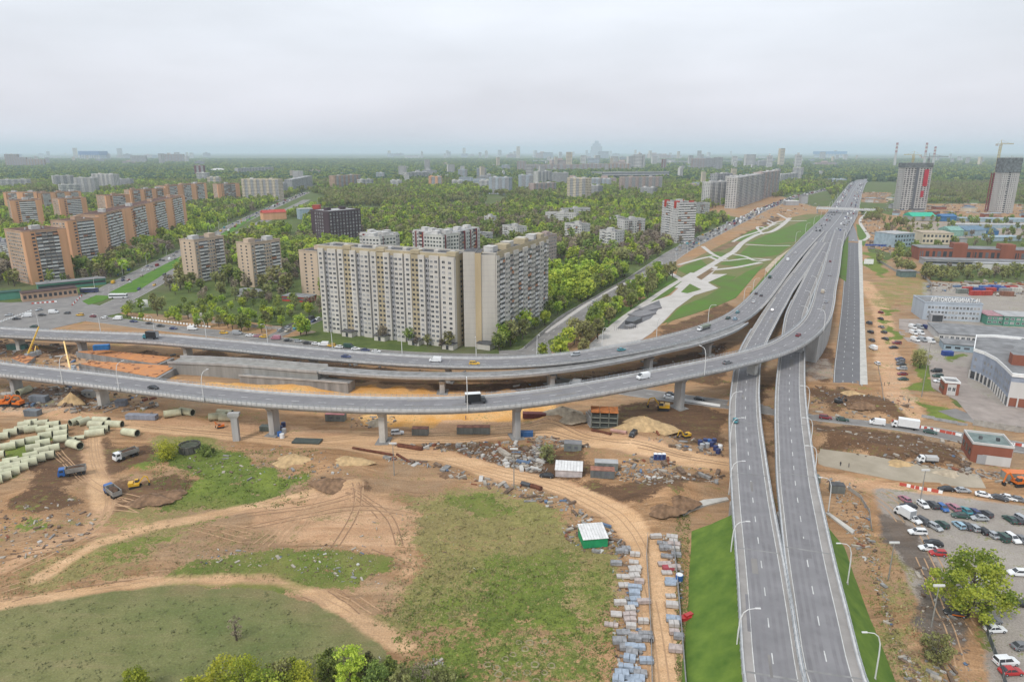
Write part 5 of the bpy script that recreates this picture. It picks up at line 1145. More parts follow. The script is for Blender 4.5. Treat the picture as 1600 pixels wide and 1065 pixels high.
shed('saucer_pavilion', 'grey pavilion with a white flat roof near the overpass', 1228, 321, 1248, 321, 314, 14, w_grey, white_p, cat='pavilion')
shed('substation', 'long flat roof low in the trees by the boulevard estate', 1251, 318, 1262, 318, 306, 10, w_grey, roof_g, cat='building')
# ================================================================== TREES
def leaf_mat(name, c, c2):
    m = mat(name, tuple(min(.8, v * 1.42) for v in c), .85, .2, .35, rnd=.22, col2=tuple(min(.8, v * 1.42) for v in c2), spec=.15, detail=3)
    nt = m.node_tree; b = nt.nodes['Principled BSDF']; src = b.inputs['Base Color'].links[0].from_socket
    tr = nt.nodes.new('ShaderNodeBsdfTranslucent'); mx = nt.nodes.new('ShaderNodeMixShader'); mx.inputs[0].default_value = .5; out = [n for n in nt.nodes if n.type == 'OUTPUT_MATERIAL'][0]
    nt.links.new(src, tr.inputs['Color']); nt.links.new(b.outputs[0], mx.inputs[1]); nt.links.new(tr.outputs[0], mx.inputs[2]); nt.links.new(mx.outputs[0], out.inputs['Surface']); return m
LM_ = {'fresh': [leaf_mat('leaf_fresh', (.43, .50, .085), (.29, .36, .06)), leaf_mat('leaf_fresh_deep', (.19, .27, .05), (.12, .18, .035))],
       'green': [leaf_mat('leaf_green', (.29, .35, .10), (.19, .24, .065)), leaf_mat('leaf_green_deep', (.13, .17, .055), (.08, .11, .035))],
       'olive': [leaf_mat('leaf_olive', (.33, .34, .14), (.23, .235, .095)), leaf_mat('leaf_olive_deep', (.17, .165, .08), (.11, .105, .055))],
       'bare': [leaf_mat('twig_haze', (.32, .275, .20), (.23, .19, .145)), leaf_mat('twig_haze_deep', (.16, .13, .105), (.10, .08, .065))],
       'dark': [leaf_mat('leaf_far', (.125, .19, .095), (.08, .125, .065)), leaf_mat('leaf_far_deep', (.075, .11, .06), (.045, .07, .04))],
       'yellow': [leaf_mat('leaf_yellow', (.46, .46, .06), (.31, .33, .05)), leaf_mat('leaf_yellow_deep', (.23, .26, .04), (.15, .18, .03))]}
bark = mat('bark', (.12, .095, .075), .95, .3, 1.5)
def tree_meshes(kind, seed, h, cr, nleaf, lsz, clumps=14, trunk_f=.3, limbs=5, flatc=1.0, wild=0):
    rs = random.Random(seed); np_r = np.random.RandomState(seed)
    t = MB(); top = (rs.uniform(-.4, .4), rs.uniform(-.4, .4), h * .72); r0 = h * .018 + .08
    t.cyl((0, 0, -.6), (top[0]*.4, top[1]*.4, h*.35), r0*1.3, r0, 6); t.cyl((top[0]*.4, top[1]*.4, h*.35), top, r0, r0*.3, 5)
    cents = []
    for k in range(clumps):
        z = trunk_f * h + (h - trunk_f*h) * (.08 + .84 * ((k + rs.random()) / clumps)); f = (z - trunk_f*h) / (h * (1 - trunk_f)); rad = cr * math.sin(PI * (.12 + .80 * f)) ** .7
        a = k * 2.4 + rs.uniform(-.5, .5); rr = rad * (rs.uniform(.35, .85) if not wild else rs.uniform(.3, 1.05)); cents.append((rr*math.cos(a), rr*math.sin(a)*flatc, z, cr * (rs.uniform(.2, .48) if not wild else rs.uniform(.15, .38)), rs.random()))
    for k in range(limbs):
        c = cents[int(k * clumps / limbs)]; z0 = max(h*.18, c[2] - h*.22); t.cyl((top[0]*.4, top[1]*.4, z0), (c[0]*.85, c[1]*.85, c[2]), r0*.5, r0*.12, 4)
    n = nleaf; ci = np_r.randint(0, clumps, n); C_ = np.array(cents)[ci]
    d = np_r.randn(n, 3); d /= np.linalg.norm(d, axis=1)[:, None]; rr = C_[:, 3] * np_r.uniform(.35, 1.25, n) ; pos = C_[:, :3] + d * rr[:, None] * np.array([1, 1, .8])
    u = np_r.randn(n, 3); u /= np.linalg.norm(u, axis=1)[:, None]; nrm = d + np_r.randn(n, 3) * .6; v = np.cross(nrm, u); v /= np.linalg.norm(v, axis=1)[:, None] + 1e-9; u = np.cross(v, nrm); u /= np.linalg.norm(u, axis=1)[:, None] + 1e-9
    s = lsz * np_r.uniform(.55, 1.3, n)[:, None]; q = np.stack([pos - u*s - v*s*.4, pos + u*s*.2 - v*s, pos + u*s + v*s*.5, pos - u*s*.3 + v*s], 1).reshape(-1, 3)
    c = MB(); c.v = [tuple(map(float, p)) for p in q]; c.f = [(4*i, 4*i+1, 4*i+2, 4*i+3) for i in range(n)]; c.m = [1 if (C_[i, 4] < .28) ^ (np_r.rand() < .18) else 0 for i in range(n)]
    return t, c
def make_tree(kind, seed, h, cr, nleaf, lsz, **k):
    t, c = tree_meshes(kind, seed, h, cr, nleaf, lsz, **k)
    root = empty('tree', (0, 0, -50), 0, 'x', 'tree'); t.build('trunk', [bark], root); c.build('crown', LM_[kind], root); return root
def hide_proto(o): pass
kinds = {}
for kd, specs in {'fresh': ((11, 4.2), (13, 4.6), (9, 3.6)), 'green': ((13, 4.6), (15, 5), (10, 4)), 'olive': ((12, 4.4), (14, 4.8)), 'bare': ((12, 4.4), (10, 3.8)), 'yellow': ((7, 3.0), (9, 3.6)), 'dark': ((13, 4.8), (12, 4.6))}.items():
    kinds[kd] = [(sd, h, cr) for sd, (h, cr) in enumerate(specs)]
# geometry-node forest prototypes (one mesh each)
pcol = bpy.data.collections.new('forest_kinds'); porder = []
for kd in ('fresh', 'green', 'olive', 'bare', 'yellow', 'dark'):
    for (sd, h, cr) in kinds[kd][:2]:
        t, c = tree_meshes(kd, 100 + sd, h, cr, 260 if kd != 'bare' else 230, .80 if kd != 'bare' else .6, limbs=4); nb = len(t.v); t.v += c.v; t.f += [tuple(i + nb for i in f) for f in c.f]; t.m = [2] * len(t.m) + c.m
        o = bpy.data.objects.new('k%02d' % len(porder), t.mesh('forest_tree', LM_[kd] + [bark])); pcol.objects.link(o); porder.append(kd)
def forest(name, pts, label):
    """pts: (x, y, z, scale, kind index) -> one stuff object"""
    me = bpy.data.meshes.new(name); me.from_pydata([p[:3] for p in pts], [], [])
    a = me.attributes.new('sc', 'FLOAT', 'POINT'); a.data.foreach_set('value', [p[3] for p in pts]); a = me.attributes.new('ki', 'INT', 'POINT'); a.data.foreach_set('value', [int(p[4]) for p in pts])
    a = me.attributes.new('rz', 'FLOAT', 'POINT'); a.data.foreach_set('value', [random.uniform(0, 6.28) for p in pts])
    o = bpy.data.objects.new(name, me); COL.objects.link(o); tag(o, label, 'trees', kind='stuff')
    ng = bpy.data.node_groups.get('scatter_trees')
    if not ng:
        ng = bpy.data.node_groups.new('scatter_trees', 'GeometryNodeTree'); ng.interface.new_socket('Geometry', in_out='INPUT', socket_type='NodeSocketGeometry'); ng.interface.new_socket('Geometry', in_out='OUTPUT', socket_type='NodeSocketGeometry')
        N = ng.nodes.new; gi = N('NodeGroupInput'); go = N('NodeGroupOutput'); ip = N('GeometryNodeInstanceOnPoints'); cf = N('GeometryNodeCollectionInfo'); cf.inputs['Collection'].default_value = pcol; cf.inputs['Separate Children'].default_value = True; cf.inputs['Reset Children'].default_value = True
        def at(nm, ty): n = N('GeometryNodeInputNamedAttribute'); n.data_type = ty; n.inputs['Name'].default_value = nm; return [s for s in n.outputs if s.enabled and s.name == 'Attribute'][0]
        cx = N('ShaderNodeCombineXYZ'); k = ng.links.new
        k(gi.outputs[0], ip.inputs['Points']); k(cf.outputs[0], ip.inputs['Instance']); ip.inputs['Pick Instance'].default_value = True
        k(at('ki', 'INT'), ip.inputs['Instance Index']); k(at('sc', 'FLOAT'), ip.inputs['Scale']); k(at('rz', 'FLOAT'), cx.inputs['Z']); k(cx.outputs[0], ip.inputs['Rotation']); k(ip.outputs[0], go.inputs[0])
    md = o.modifiers.new('scatter', 'NODES'); md.node_group = ng; return o
# where nothing may grow
def blocked(x, y):
    m = np.zeros(x.shape, bool)
    for pl, hw in PAVED:
        xs = [p[0] for p in pl]; ys = [p[1] for p in pl]
        c = (x > min(xs) - hw) & (x < max(xs) + hw) & (y > min(ys) - hw) & (y < max(ys) + hw)
        if c.any(): d = segdist(x[c], y[c], pl); t = m[c]; t |= d < hw; m[c] = t
    for f in FOOT:
        xs = [p[0] for p in f]; ys = [p[1] for p in f]; c = (x > min(xs)) & (x < max(xs)) & (y > min(ys)) & (y < max(ys))
        if c.any(): t = m[c]; t |= inpoly(x[c], y[c], f); m[c] = t
    return m
# sight lines kept free of crowns in front of buildings are simply the plots' own yards
def cands(y0, y1, step, xlim, jit=.45, seed=1):
    r = np.random.RandomState(seed); ys = np.arange(y0, y1, step); xs = np.arange(-xlim, xlim, step); X, Y = np.meshgrid(xs, ys)
    X = X + r.uniform(-jit, jit, X.shape) * step; Y = Y + r.uniform(-jit, jit, Y.shape) * step; return X.ravel(), Y.ravel(), r
def topix(X, Y): d = Y * cP + CAMH * sP; return 800 + FPX * X / d, 532.5 - FPX * (-CAMH * cP + Y * sP) / d
nogrow = [site, [(90, 482), (140, 462), (195, 430), (262, 396), (330, 362), (420, 320), (480, 298), (520, 312), (430, 345), (355, 385), (262, 448), (222, 478), (150, 497)], [(1380, 318), (1610, 318), (1610, 345), (1470, 342), (1380, 345)], [(1335, 280), (1400, 280), (1400, 332), (1335, 335)], [(1350, 345), (1380, 345), (1392, 400), (1350, 400)], [(1440, 440), (1620, 452), (1620, 700), (1440, 640)],
          [(480, 505), (775, 480), (778, 560), (480, 560)], [(-100, 455), (215, 440), (215, 480), (-100, 500)], [(1090, 330), (1290, 296), (1310, 330), (1150, 350)], [(905, 560), (1100, 380), (1320, 318), (1345, 340), (1300, 420), (1180, 520)],
          [(500, 325), (600, 322), (598, 335), (500, 337)], [(1430, 388), (1620, 388), (1620, 425), (1520, 425), (1430, 412)], [(400, 345), (480, 340), (470, 362), (400, 362)]]
dens_zone = [([(1380, 425), (1620, 425), (1620, 446), (1440, 441)], .9), ([(1335, 345), (1620, 345), (1620, 460), (1335, 460)], .2), ([(0, 300), (330, 290), (330, 460), (0, 460)], .75), ([(200, 440), (500, 440), (500, 520), (200, 500)], .5), ([(1260, 285), (1340, 285), (1320, 325), (1200, 330)], .6), ([(460, 400), (500, 400), (500, 470), (460, 470)], .6)]
X, Y, rr = cands(370, 2400, 7.2, 2000, seed=5)
ok = (np.abs(X) < Y * .80 + 30); X, Y = X[ok], Y[ok]
keep_p = np.clip(.9 - (Y - 900) / 2600, .5, 1); clear = fbm(X, Y, .006, 40, 3); gap_ = fbm(X, Y, .035, 91, 2); keep = (rr.rand(len(X)) < keep_p) & ((clear < .66) | (Y < 1200)) & (gap_ < .66)
X, Y = X[keep], Y[keep]; ppx, ppy = topix(X, Y); m = np.ones(len(X), bool)
for z in nogrow: m &= ~inpoly(ppx, ppy, z)
belt_ = inpoly(ppx, ppy, [(1375, 415), (1440, 424), (1620, 427), (1620, 445), (1450, 440)])
for z, dn in dens_zone: i_ = inpoly(ppx, ppy, z) & ~belt_; m &= ~(i_ & (rr.rand(len(X)) > dn))
X, Y, ppx, ppy = X[m], Y[m], ppx[m], ppy[m]; bl = blocked(X, Y); X, Y, ppx, ppy = X[~bl], Y[~bl], ppx[~bl], ppy[~bl]
# kind: broad drifts of fresh, green, olive and still leafless trees
n1 = fbm(X, Y, .008, 60, 3); n2 = rr.rand(len(X)); park = inpoly(ppx, ppy, [(195, 430), (510, 430), (510, 520), (195, 510)]); rightz = ppx > 1330; strip_ = inpoly(ppx, ppy, [(770, 560), (870, 440), (1080, 350), (1100, 372), (960, 470), (860, 560)])
def kind_of(i):
    v = n1[i] + (n2[i] - .5) * .45
    if park[i]: return 'bare' if v < .47 else ('olive' if v < .60 else ('green' if v < .72 else 'fresh'))
    if rightz[i]: return 'olive' if v < .5 else ('bare' if v < .56 else 'green')
    if strip_[i]: return 'fresh' if v > .46 else ('olive' if v > .36 else 'bare')
    if Y[i] > 1300: return ('fresh' if v > .6 else 'green') if v > .42 else 'olive'
    return 'fresh' if v > .54 else ('green' if v > .42 else ('olive' if v > .33 else 'bare'))
kd_ = [kind_of(i) for i in range(len(X))]
# the rows that show largest become single trees
vis = np.where((ppx > -20) & (ppx < 1620))[0]; order_ = sorted(vis, key=lambda i: Y[i])[:196]; single = set(int(i) for i in order_)
protos_t = {}
for kd in kinds: protos_t[kd] = [make_tree(kd, 30 + sd, h, cr, 620 if kd != 'bare' else 560, .52 if kd != 'bare' else .36, clumps=18, limbs=8) for sd, h, cr in kinds[kd]]
usedp = set()
adj = {'fresh': 'bright green', 'green': 'mid green', 'olive': 'dull olive', 'bare': 'brown, barely leafing', 'yellow': 'yellow-green', 'dark': 'dark green'}
def where_of(px, py):
    if px < 200: return 'at the foot of the orange towers'
    if px < 500: return 'in the park between the avenue and the street'
    if px < 780: return 'behind or beside the white slab block'
    if px < 1120: return 'in the wooded strip beside the boulevard'
    return 'in the industrial quarter on the right'
def put_tree(kd, x, y, s, label, group, loc=None):
    pr = random.choice(protos_t[kd])
    o = pr if pr.name not in usedp else dup(pr); usedp.add(pr.name)
    o.location = loc or (x, y, gz(x, y)); o.rotation_euler = (0, 0, random.uniform(0, 6.28)); o.scale = (s * random.uniform(.9, 1.1), s * random.uniform(.9, 1.1), s)
    o['label'] = label; o['group'] = group; return o
_bi = 0
for side_, n_row, o_ in ((1, 30, 15), (1, 24, 22), (-1, 20, 15)):
    for q_ in range(n_row):
        dd = 14 + q_ * (BL.near(1010, 428) - 14) / n_row + random.uniform(-3, 3); p_, _ = BL.at(dd, side_ * (o_ + random.uniform(-3, 3))); kd = random.choice(['fresh', 'fresh', 'olive', 'green', 'olive'])
        put_tree(kd, p_.x, p_.y, random.uniform(.7, 1.15), '%s tree in the row along the boulevard edge beside the park' % adj[kd], '%s trees in the boulevard row' % adj[kd])
for px_, py_, kd in ((598, 532, 'bare'), (650, 540, 'bare'), (668, 541, 'olive'), (700, 546, 'olive'), (640, 537, 'green'), (612, 530, 'bare'), (785, 543, 'fresh'), (792, 536, 'green'), (780, 548, 'green'), (690, 545, 'bare')):
    x_, y_ = G(px_, py_); put_tree(kd, x_, y_, random.uniform(.45, .75) * (1.5 if px_ > 770 else 1), '%s small tree close to the foot of the white slab block' % adj[kd], '%s small trees at the slab block' % adj[kd])
for i in order_:
    i = int(i); w = where_of(ppx[i], ppy[i]); put_tree(kd_[i], X[i], Y[i], random.uniform(.55, 1.12) * (.72 if park[i] or rightz[i] else 1), '%s tree %s' % (adj[kd_[i]], w), '%s trees %s' % (adj[kd_[i]], w))
pk = {k: [j for j, q in enumerate(porder) if q == k] for k in kinds}
pts = [(float(X[i]), float(Y[i]), 0.0, random.uniform(.5, 1.2) * (.7 if rightz[i] else 1), random.choice(pk[kd_[i]])) for i in range(len(X)) if i not in single]
near_ = [p for p in pts if p[1] < 1100]; far_ = [p for p in pts if p[1] >= 1100]
forest('town_trees', near_, 'mass of spring-green trees filling the town between the blocks'); forest('distant_woods', far_, 'woods between the distant apartment blocks')
# far forest in larger crowns
pts = []
X, Y, rr = cands(2400, 9000, 26, 8000, seed=9); ok = (np.abs(X) < Y * .8 + 50); X, Y = X[ok], Y[ok]; gp = (Y - 2400) / 6600; keep = rr.rand(len(X)) < (1 - gp * .6); X, Y = X[keep], Y[keep]; ppx, ppy = topix(X, Y); bl = blocked(X, Y)
for i in range(len(X)):
    if bl[i]: continue
    if ppx[i] > 830 and ppy[i] > 250 and ppy[i] < 262 and rr.rand() < .5: continue
    sc_ = rr.uniform(2.0, 3.2); pts.append((float(X[i]), float(Y[i]), 15.0 - 12.5 * sc_, sc_, pk['dark'][i % 2] if rr.rand() < .72 else pk['green'][i % 2]))
forest('far_forest', pts, 'dark far-off forest stretching to the horizon')
# foreground trees
def big_tree(kind, seed, h, cr, n, ls, px, py, label, z=None, **k):
    t, c = tree_meshes(kind, seed, h, cr, n, ls, **k); x, y, zz = P(px, py); root = empty('tree', (x, y, zz if z is None else z), 0, label, 'tree'); t.build('trunk', [bark], root); c.build('crown', LM_[kind], root); return root
big_tree('fresh', 3, 15.5, 7.6, 9000, .25, 1512, 962, 'large bright green tree beside the parking ground at lower right', clumps=30, limbs=18, trunk_f=.05, wild=1)
big_tree('olive', 4, 6, 3.6, 1500, .2, 1462, 1030, 'low olive bush at the bottom right beside the muddy track', clumps=14, trunk_f=.05)
big_tree('olive', 5, 9, 4.6, 2000, .26, 1437, 575, 'brownish round tree beside the row of parked cars', clumps=20, trunk_f=.2)
big_tree('yellow', 6, 6, 4.6, 1400, .25, 262, 716, 'yellow-green bush beside the round concrete well', clumps=16, trunk_f=.02)
big_tree('olive', 7, 6.5, 3.4, 1500, .22, 855, 722, 'pale olive bush among the scrap left of the white site tent', clumps=14, trunk_f=.02)
big_tree('green', 8, 3.5, 3.0, 700, .25, 322, 712, 'small dark bush right of the round concrete well', clumps=10, trunk_f=.02)
for j, (px, py, h, cr, kd, lab) in enumerate(((385, 1100, 10, 4.8, 'yellow', 'large yellow-green tree cut by the bottom edge at left'), (350, 1090, 8, 3.8, 'yellow', 'yellow-green tree at the bottom edge, furthest left'), (440, 1085, 7, 3.6, 'olive', 'dull bushy tree at the bottom edge between two bright ones'),
        (475, 1100, 8, 4, 'yellow', 'yellow tree at the bottom edge, middle of the thicket'), (548, 1075, 9.5, 3.2, 'fresh', 'slim bright green tree at the bottom edge, right part of the thicket'), (515, 1060, 6, 2.8, 'green', 'short green tree in the thicket at the bottom edge'),
        (590, 1085, 6.5, 3.2, 'green', 'dark green bushy tree right in the bottom thicket'), (625, 1090, 6, 3, 'olive', 'olive bushy tree at the right end of the bottom thicket'), (420, 1120, 9, 4.5, 'fresh', 'fresh green tree low in the bottom-left corner of the thicket'), (215, 1090, 6, 3, 'yellow', 'yellowish bush at the bottom edge of the meadow'),
        (370, 1000, 6, 1.6, 'bare', 'thin bare sapling at the edge of the meadow'), (690, 1080, 4.5, 3, 'olive', 'low olive shrub at the bottom edge right of the thicket'), (660, 1060, 4, 2.6, 'bare', 'grey bare shrub near the bottom edge'), (575, 1060, 5, 2.4, 'olive', 'small olive bush right of the slim bright tree in the thicket'), (610, 1062, 4.5, 2.2, 'green', 'small green bush at the upper right rim of the thicket'), (455, 1068, 5, 2.6, 'yellow', 'small yellow-green bush at the upper rim of the thicket'), (300, 1105, 6, 3, 'yellow', 'yellow-green bush left of the thicket at the bottom edge'))):
    big_tree(kd, 50 + j, h, cr, 2400 if kd != 'bare' else 700, .2 if kd != 'bare' else .12, px, py, lab, clumps=20, limbs=9, trunk_f=.08)
# ================================================================== VEHICLES
def paint(name, c, metal=.0): 
    m = mat('paint_' + name, c, .35, .04, .8, metal=metal, spec=.5); return m
PAINT = {'white': paint('white', (.74, .75, .76)), 'silver': paint('silver', (.42, .44, .46), .3), 'grey': paint('grey', (.17, .175, .185)), 'dark grey': paint('dark_grey', (.06, .063, .07)), 'black': paint('black', (.018, .018, .021)),
         'blue': paint('blue', (.03, .12, .36)), 'navy': paint('navy', (.03, .045, .14)), 'teal': paint('teal', (.05, .24, .28)), 'dark green': paint('dark_green', (.03, .075, .06)), 'red': paint('red', (.42, .03, .03)), 'dark red': paint('dark_red', (.2, .025, .035)),
         'pink': paint('pink', (.38, .17, .22)), 'yellow': paint('yellow', (.65, .38, .03)), 'pale blue': paint('pale_blue', (.3, .45, .55)), 'orange': paint('orange', (.65, .16, .02)), 'beige': paint('beige', (.45, .40, .32))}
lamp_w = mat('lamp_glass', (.7, .7, .68), .2, .05); lamp_r = mat('lamp_red', (.35, .01, .01), .3, .05); dkplastic = mat('dark_plastic', (.03, .03, .032), .7, .1)
def loft(mb, secs, mi=0):
    """secs: (x, z0, z1, halfwidth bottom, halfwidth top)"""
    b = len(mb.v)
    for x, z0, z1, w0, w1 in secs: mb.v += [(x, -w0, z0), (x, w0, z0), (x, w0, z0 + (z1-z0)*.62), (x, w1, z1), (x, -w1, z1), (x, -w0, z0 + (z1-z0)*.62)]
    n = len(secs)
    for i in range(n - 1):
        for j in range(6): a = b + i*6 + j; c = b + i*6 + (j+1) % 6; mb.f.append((a, c, c + 6, a + 6)); mb.m.append(mi)
    mb.f.append(tuple(b + j for j in range(6))[::-1]); mb.m.append(mi); mb.f.append(tuple(b + (n-1)*6 + j for j in range(6))); mb.m.append(mi)
SPEC = { # length, width, hood z, roof z, body sections, cabin base x0 x1, roof x0 x1
 'saloon': dict(L=4.6, W=1.8, hz=.92, rz=1.44, cab=(-1.85, 1.05), rf=(-1.15, .25)),
 'hatchback': dict(L=4.1, W=1.75, hz=.96, rz=1.5, cab=(-1.95, 1.1), rf=(-1.65, .3)),
 'estate car': dict(L=4.7, W=1.85, hz=1.02, rz=1.62, cab=(-2.25, 1.1), rf=(-2.0, .35)),
 'off-roader': dict(L=4.8, W=1.95, hz=1.12, rz=1.82, cab=(-2.3, 1.05), rf=(-2.15, .45)),
 'van': dict(L=5.4, W=2.05, hz=1.3, rz=2.35, cab=(.9, 2.2), rf=(.9, 1.55)),
}
def car_parts(root, kind, pm_, full=True):
    s = SPEC[kind]; L2, W2 = s['L']/2, s['W']/2; hz, rz = s['hz'], s['rz']; c0, c1 = s['cab']; r0, r1 = s['rf']
    b = MB()
    if kind == 'van': loft(b, [(-L2, .45, rz - .05, W2*.96, W2*.86), (-L2 + .15, .35, rz, W2, W2*.88), (.95, .35, rz, W2, W2*.88), (1.55, .35, hz + .55, W2, W2*.8), (2.15, .35, hz + .02, W2*.98, W2*.86), (L2 - .1, .35, hz - .15, W2*.94, W2*.8), (L2, .45, hz - .35, W2*.85, W2*.75)])
    else: loft(b, [(-L2, .42, hz - .12, W2*.86, W2*.78), (-L2 + .25, .3, hz - .02, W2*.97, W2*.86), (c0 + .2, .26, hz, W2, W2*.9), (c1, .26, hz, W2, W2*.9), (L2 - .5, .28, hz - .12, W2*.97, W2*.84), (L2 - .08, .34, hz - .25, W2*.88, W2*.74), (L2, .42, hz - .35, W2*.8, W2*.66)])
    g = MB()
    if kind == 'van':
        g.add([(.98, -W2*.885, rz - .1), (.98, W2*.885, rz - .1), (1.5, W2*.82, hz + .62), (1.5, -W2*.82, hz + .62), (2.1, W2*.88, hz + .06), (2.1, -W2*.88, hz + .06)], [(0, 1, 2, 3), (3, 2, 4, 5)])
        g.v = [(v[0] + .03, v[1], v[2] + .05) for v in g.v]
        for sd in (-1, 1): g.add([(.5, sd*W2*1.005, 1.25), (1.75, sd*W2*1.0, 1.25), (1.3, sd*W2*.93, 1.85), (.5, sd*W2*.95, 1.9)], [(0, 1, 2, 3)])
    else:
        wb, wt = W2*.9, W2*.72
        g.add([(c0, -wb, hz - .02), (c1, -wb, hz - .02), (c1, wb, hz - .02), (c0, wb, hz - .02), (r0, -wt, rz - .03), (r1, -wt, rz - .03), (r1, wt, rz - .03), (r0, wt, rz - .03)], [(0, 1, 5, 4), (1, 2, 6, 5), (2, 3, 7, 6), (3, 0, 4, 7)])
        rb = MB(); rb.add([(r0 - .05, -wt - .03, rz - .05), (r1 + .05, -wt - .03, rz - .05), (r1 + .05, wt + .03, rz - .05), (r0 - .05, wt + .03, rz - .05), (r0 + .1, -wt + .06, rz), (r1 - .1, -wt + .06, rz), (r1 - .1, wt - .06, rz), (r0 + .1, wt - .06, rz)], [(4, 5, 6, 7), (0, 1, 5, 4), (1, 2, 6, 5), (2, 3, 7, 6), (3, 0, 4, 7)])
        for sd in (-1, 1):   # pillars
            for (xa, xb) in ((c0 + .02, r0), ((c0 + c1)/2 - .25, (r0 + r1)/2 - .1), (c1 - .02, r1)): rb.cyl((xa, sd*wb, hz - .02), (xb, sd*(wt + .01), rz - .04), .05, .05, 4, caps=False)
    b.build('body', [pm_], root); g.build('windows', [glass_d], root)
    if kind != 'van': rb.build('roof', [pm_], root)
    if full:
        for sx in (-1, 1):
            for sy in (-1, 1): w = MB(); xx = sx*(L2 - .85); w.cyl((xx, sy*(W2 - .16), .32), (xx, sy*(W2 + .03), .32), .33, .33, 10); w.cyl((xx, sy*(W2 + .03), .32), (xx, sy*(W2 + .05), .32), .18, .16, 8, 1); w.build('wheel', [black_r, steel], root)
        for sy in (-1, 1):
            w = MB(); w.box(L2 - .16, L2 - .02, sy*W2*.62 - .17, sy*W2*.62 + .17, hz - .42, hz - .27); w.build('headlight', [lamp_w], root)
            w = MB(); w.box(-L2 - .01, -L2 + .1, sy*W2*.66 - .15, sy*W2*.66 + .15, hz - .38, hz - .2); w.build('taillight', [lamp_r], root)
PROT = {}
def car(kind, color, loc, rz, label, group=None, full=True):
    key = (kind, color, full)
    if key not in PROT: r = empty({'van': 'van'}.get(kind, 'car'), (0, 0, 0), 0, 'x', {'van': 'van'}.get(kind, 'car')); car_parts(r, kind, PAINT[color], full); PROT[key] = r; o = r
    else: o = dup(PROT[key])
    o.location = loc; o.rotation_euler = (0, 0, rz); o['label'] = label
    if group: o['group'] = group
    elif 'group' in o: del o['group']
    return o
def box_truck(color, boxcol, loc, rz, label, Lb=5.0, Hb=2.6):
    r = empty('box_truck', loc, rz, label, 'truck')
    b = MB(); loft(b, [(-.9, .5, 2.3, 1.0, .95), (.3, .5, 2.35, 1.0, .92), (.75, .5, 1.6, 1.0, .9), (1.0, .5, 1.2, .95, .85)]); b.build('cab', [PAINT[color]], r)
    b = MB(); b.add([(.36, -.85, 2.28), (.36, .85, 2.28), (.8, .88, 1.58), (.8, -.88, 1.58)], [(0, 1, 2, 3)]); b.v = [(v[0] + .03, v[1], v[2] + .03) for v in b.v]
    for s in (-1, 1): b.add([(-.5, s*1.01, 1.45), (.4, s*1.01, 1.45), (.15, s*.99, 2.05), (-.5, s*.99, 2.05)], [(0, 1, 2, 3)])
    b.build('windscreen', [glass_d], r)
    b = MB(); b.box(-1.0 - Lb, -1.05, -1.2, 1.2, .95, .95 + Hb); b.build('cargo_box', [PAINT[boxcol]], r); b = MB(); b.box(-1.0 - Lb, -.9, -.5, .5, .55, .94); b.build('chassis', [dkplastic], r)
    b = MB(); b.box(-1.02 - Lb, -1.0 - Lb, -1.1, -.02, 1.0, .85 + Hb); b.box(-1.02 - Lb, -1.0 - Lb, .02, 1.1, 1.0, .85 + Hb); b.build('rear_doors', [PAINT['silver']], r)
    for x in (.15, -Lb + .6):
        for s in (-1, 1): b = MB(); b.cyl((x, s*.75, .45), (x, s*1.08, .45), .45, .45, 10); b.build('wheel', [black_r], r)
    return r
def flat_lorry(color, load, loc, rz, label, Lb=8.5):
    r = box_truck(color, 'grey', loc, rz, label, Lb, .3); r.name = 'flatbed_lorry'; b = MB()
    b.box(-1.0 - Lb, -1.3, -1.15, 1.15, 1.26, 2.3); b.build('load', [load], r); return r
def dump_truck(color, loc, rz, label, loaded=True):
    r = empty('dump_truck', loc, rz, label, 'dump truck')
    b = MB(); loft(b, [(1.6, .7, 2.9, 1.2, 1.15), (3.2, .7, 2.95, 1.2, 1.12), (3.5, .7, 2.0, 1.2, 1.15), (3.6, .7, 1.6, 1.2, 1.1)]); b.build('cab', [PAINT[color]], r)
    b = MB(); b.add([(3.24, -1.02, 2.86), (3.24, 1.02, 2.86), (3.55, 1.08, 2.0), (3.55, -1.08, 2.0)], [(0, 1, 2, 3)]); b.v = [(v[0] + .02, v[1], v[2]) for v in b.v]
    for s in (-1, 1): b.add([(2.0, s*1.21, 1.9), (3.1, s*1.21, 1.9), (3.0, s*1.18, 2.6), (2.0, s*1.18, 2.6)], [(0, 1, 2, 3)])
    b.build('windscreen', [glass_d], r)
    tip = mat('tipper_grey', (.30, .29, .27), .7, .2, .6); b = MB(); x0, x1, z0, z1 = -4.2, 1.4, 1.25, 2.75; t = .12
    b.box(x0, x1, -1.25, 1.25, z0, z0 + .15); b.box(x0, x1, -1.3, -1.3 + t, z0 + .15, z1); b.box(x0, x1, 1.3 - t, 1.3, z0 + .15, z1); b.box(x1 - t, x1 + .1, -1.3 + t, 1.3 - t, z0 + .15, z1 + .3); b.box(x0, x0 + t, -1.3 + t, 1.3 - t, z0 + .15, z1 - .2)
    for i in range(6): x = x0 + .4 + i; b.box(x, x + .15, -1.38, -1.3, z0, z1); b.box(x, x + .15, 1.3, 1.38, z0, z1)
    b.build('tipper_body', [tip], r)
    if loaded: b = MB(); b.blob((-1.4, 0, 2.2), 1, 2.6, 1.12, .75, 0, 4, .08, 12, 6); b.build('soil_load', [mat('soil_dark', (.12, .07, .045), .95, .3, 1)], r)
    b = MB(); b.box(-4, 3.3, -.45, .45, .75, 1.2); b.build('chassis', [dkplastic], r)
    for x in (2.7, 1.0, -2.1, -3.4):
        for s in (-1, 1): b = MB(); b.cyl((x, s*.85, .55), (x, s*1.22, .55), .55, .55, 10); b.build('wheel', [black_r], r)
    return r
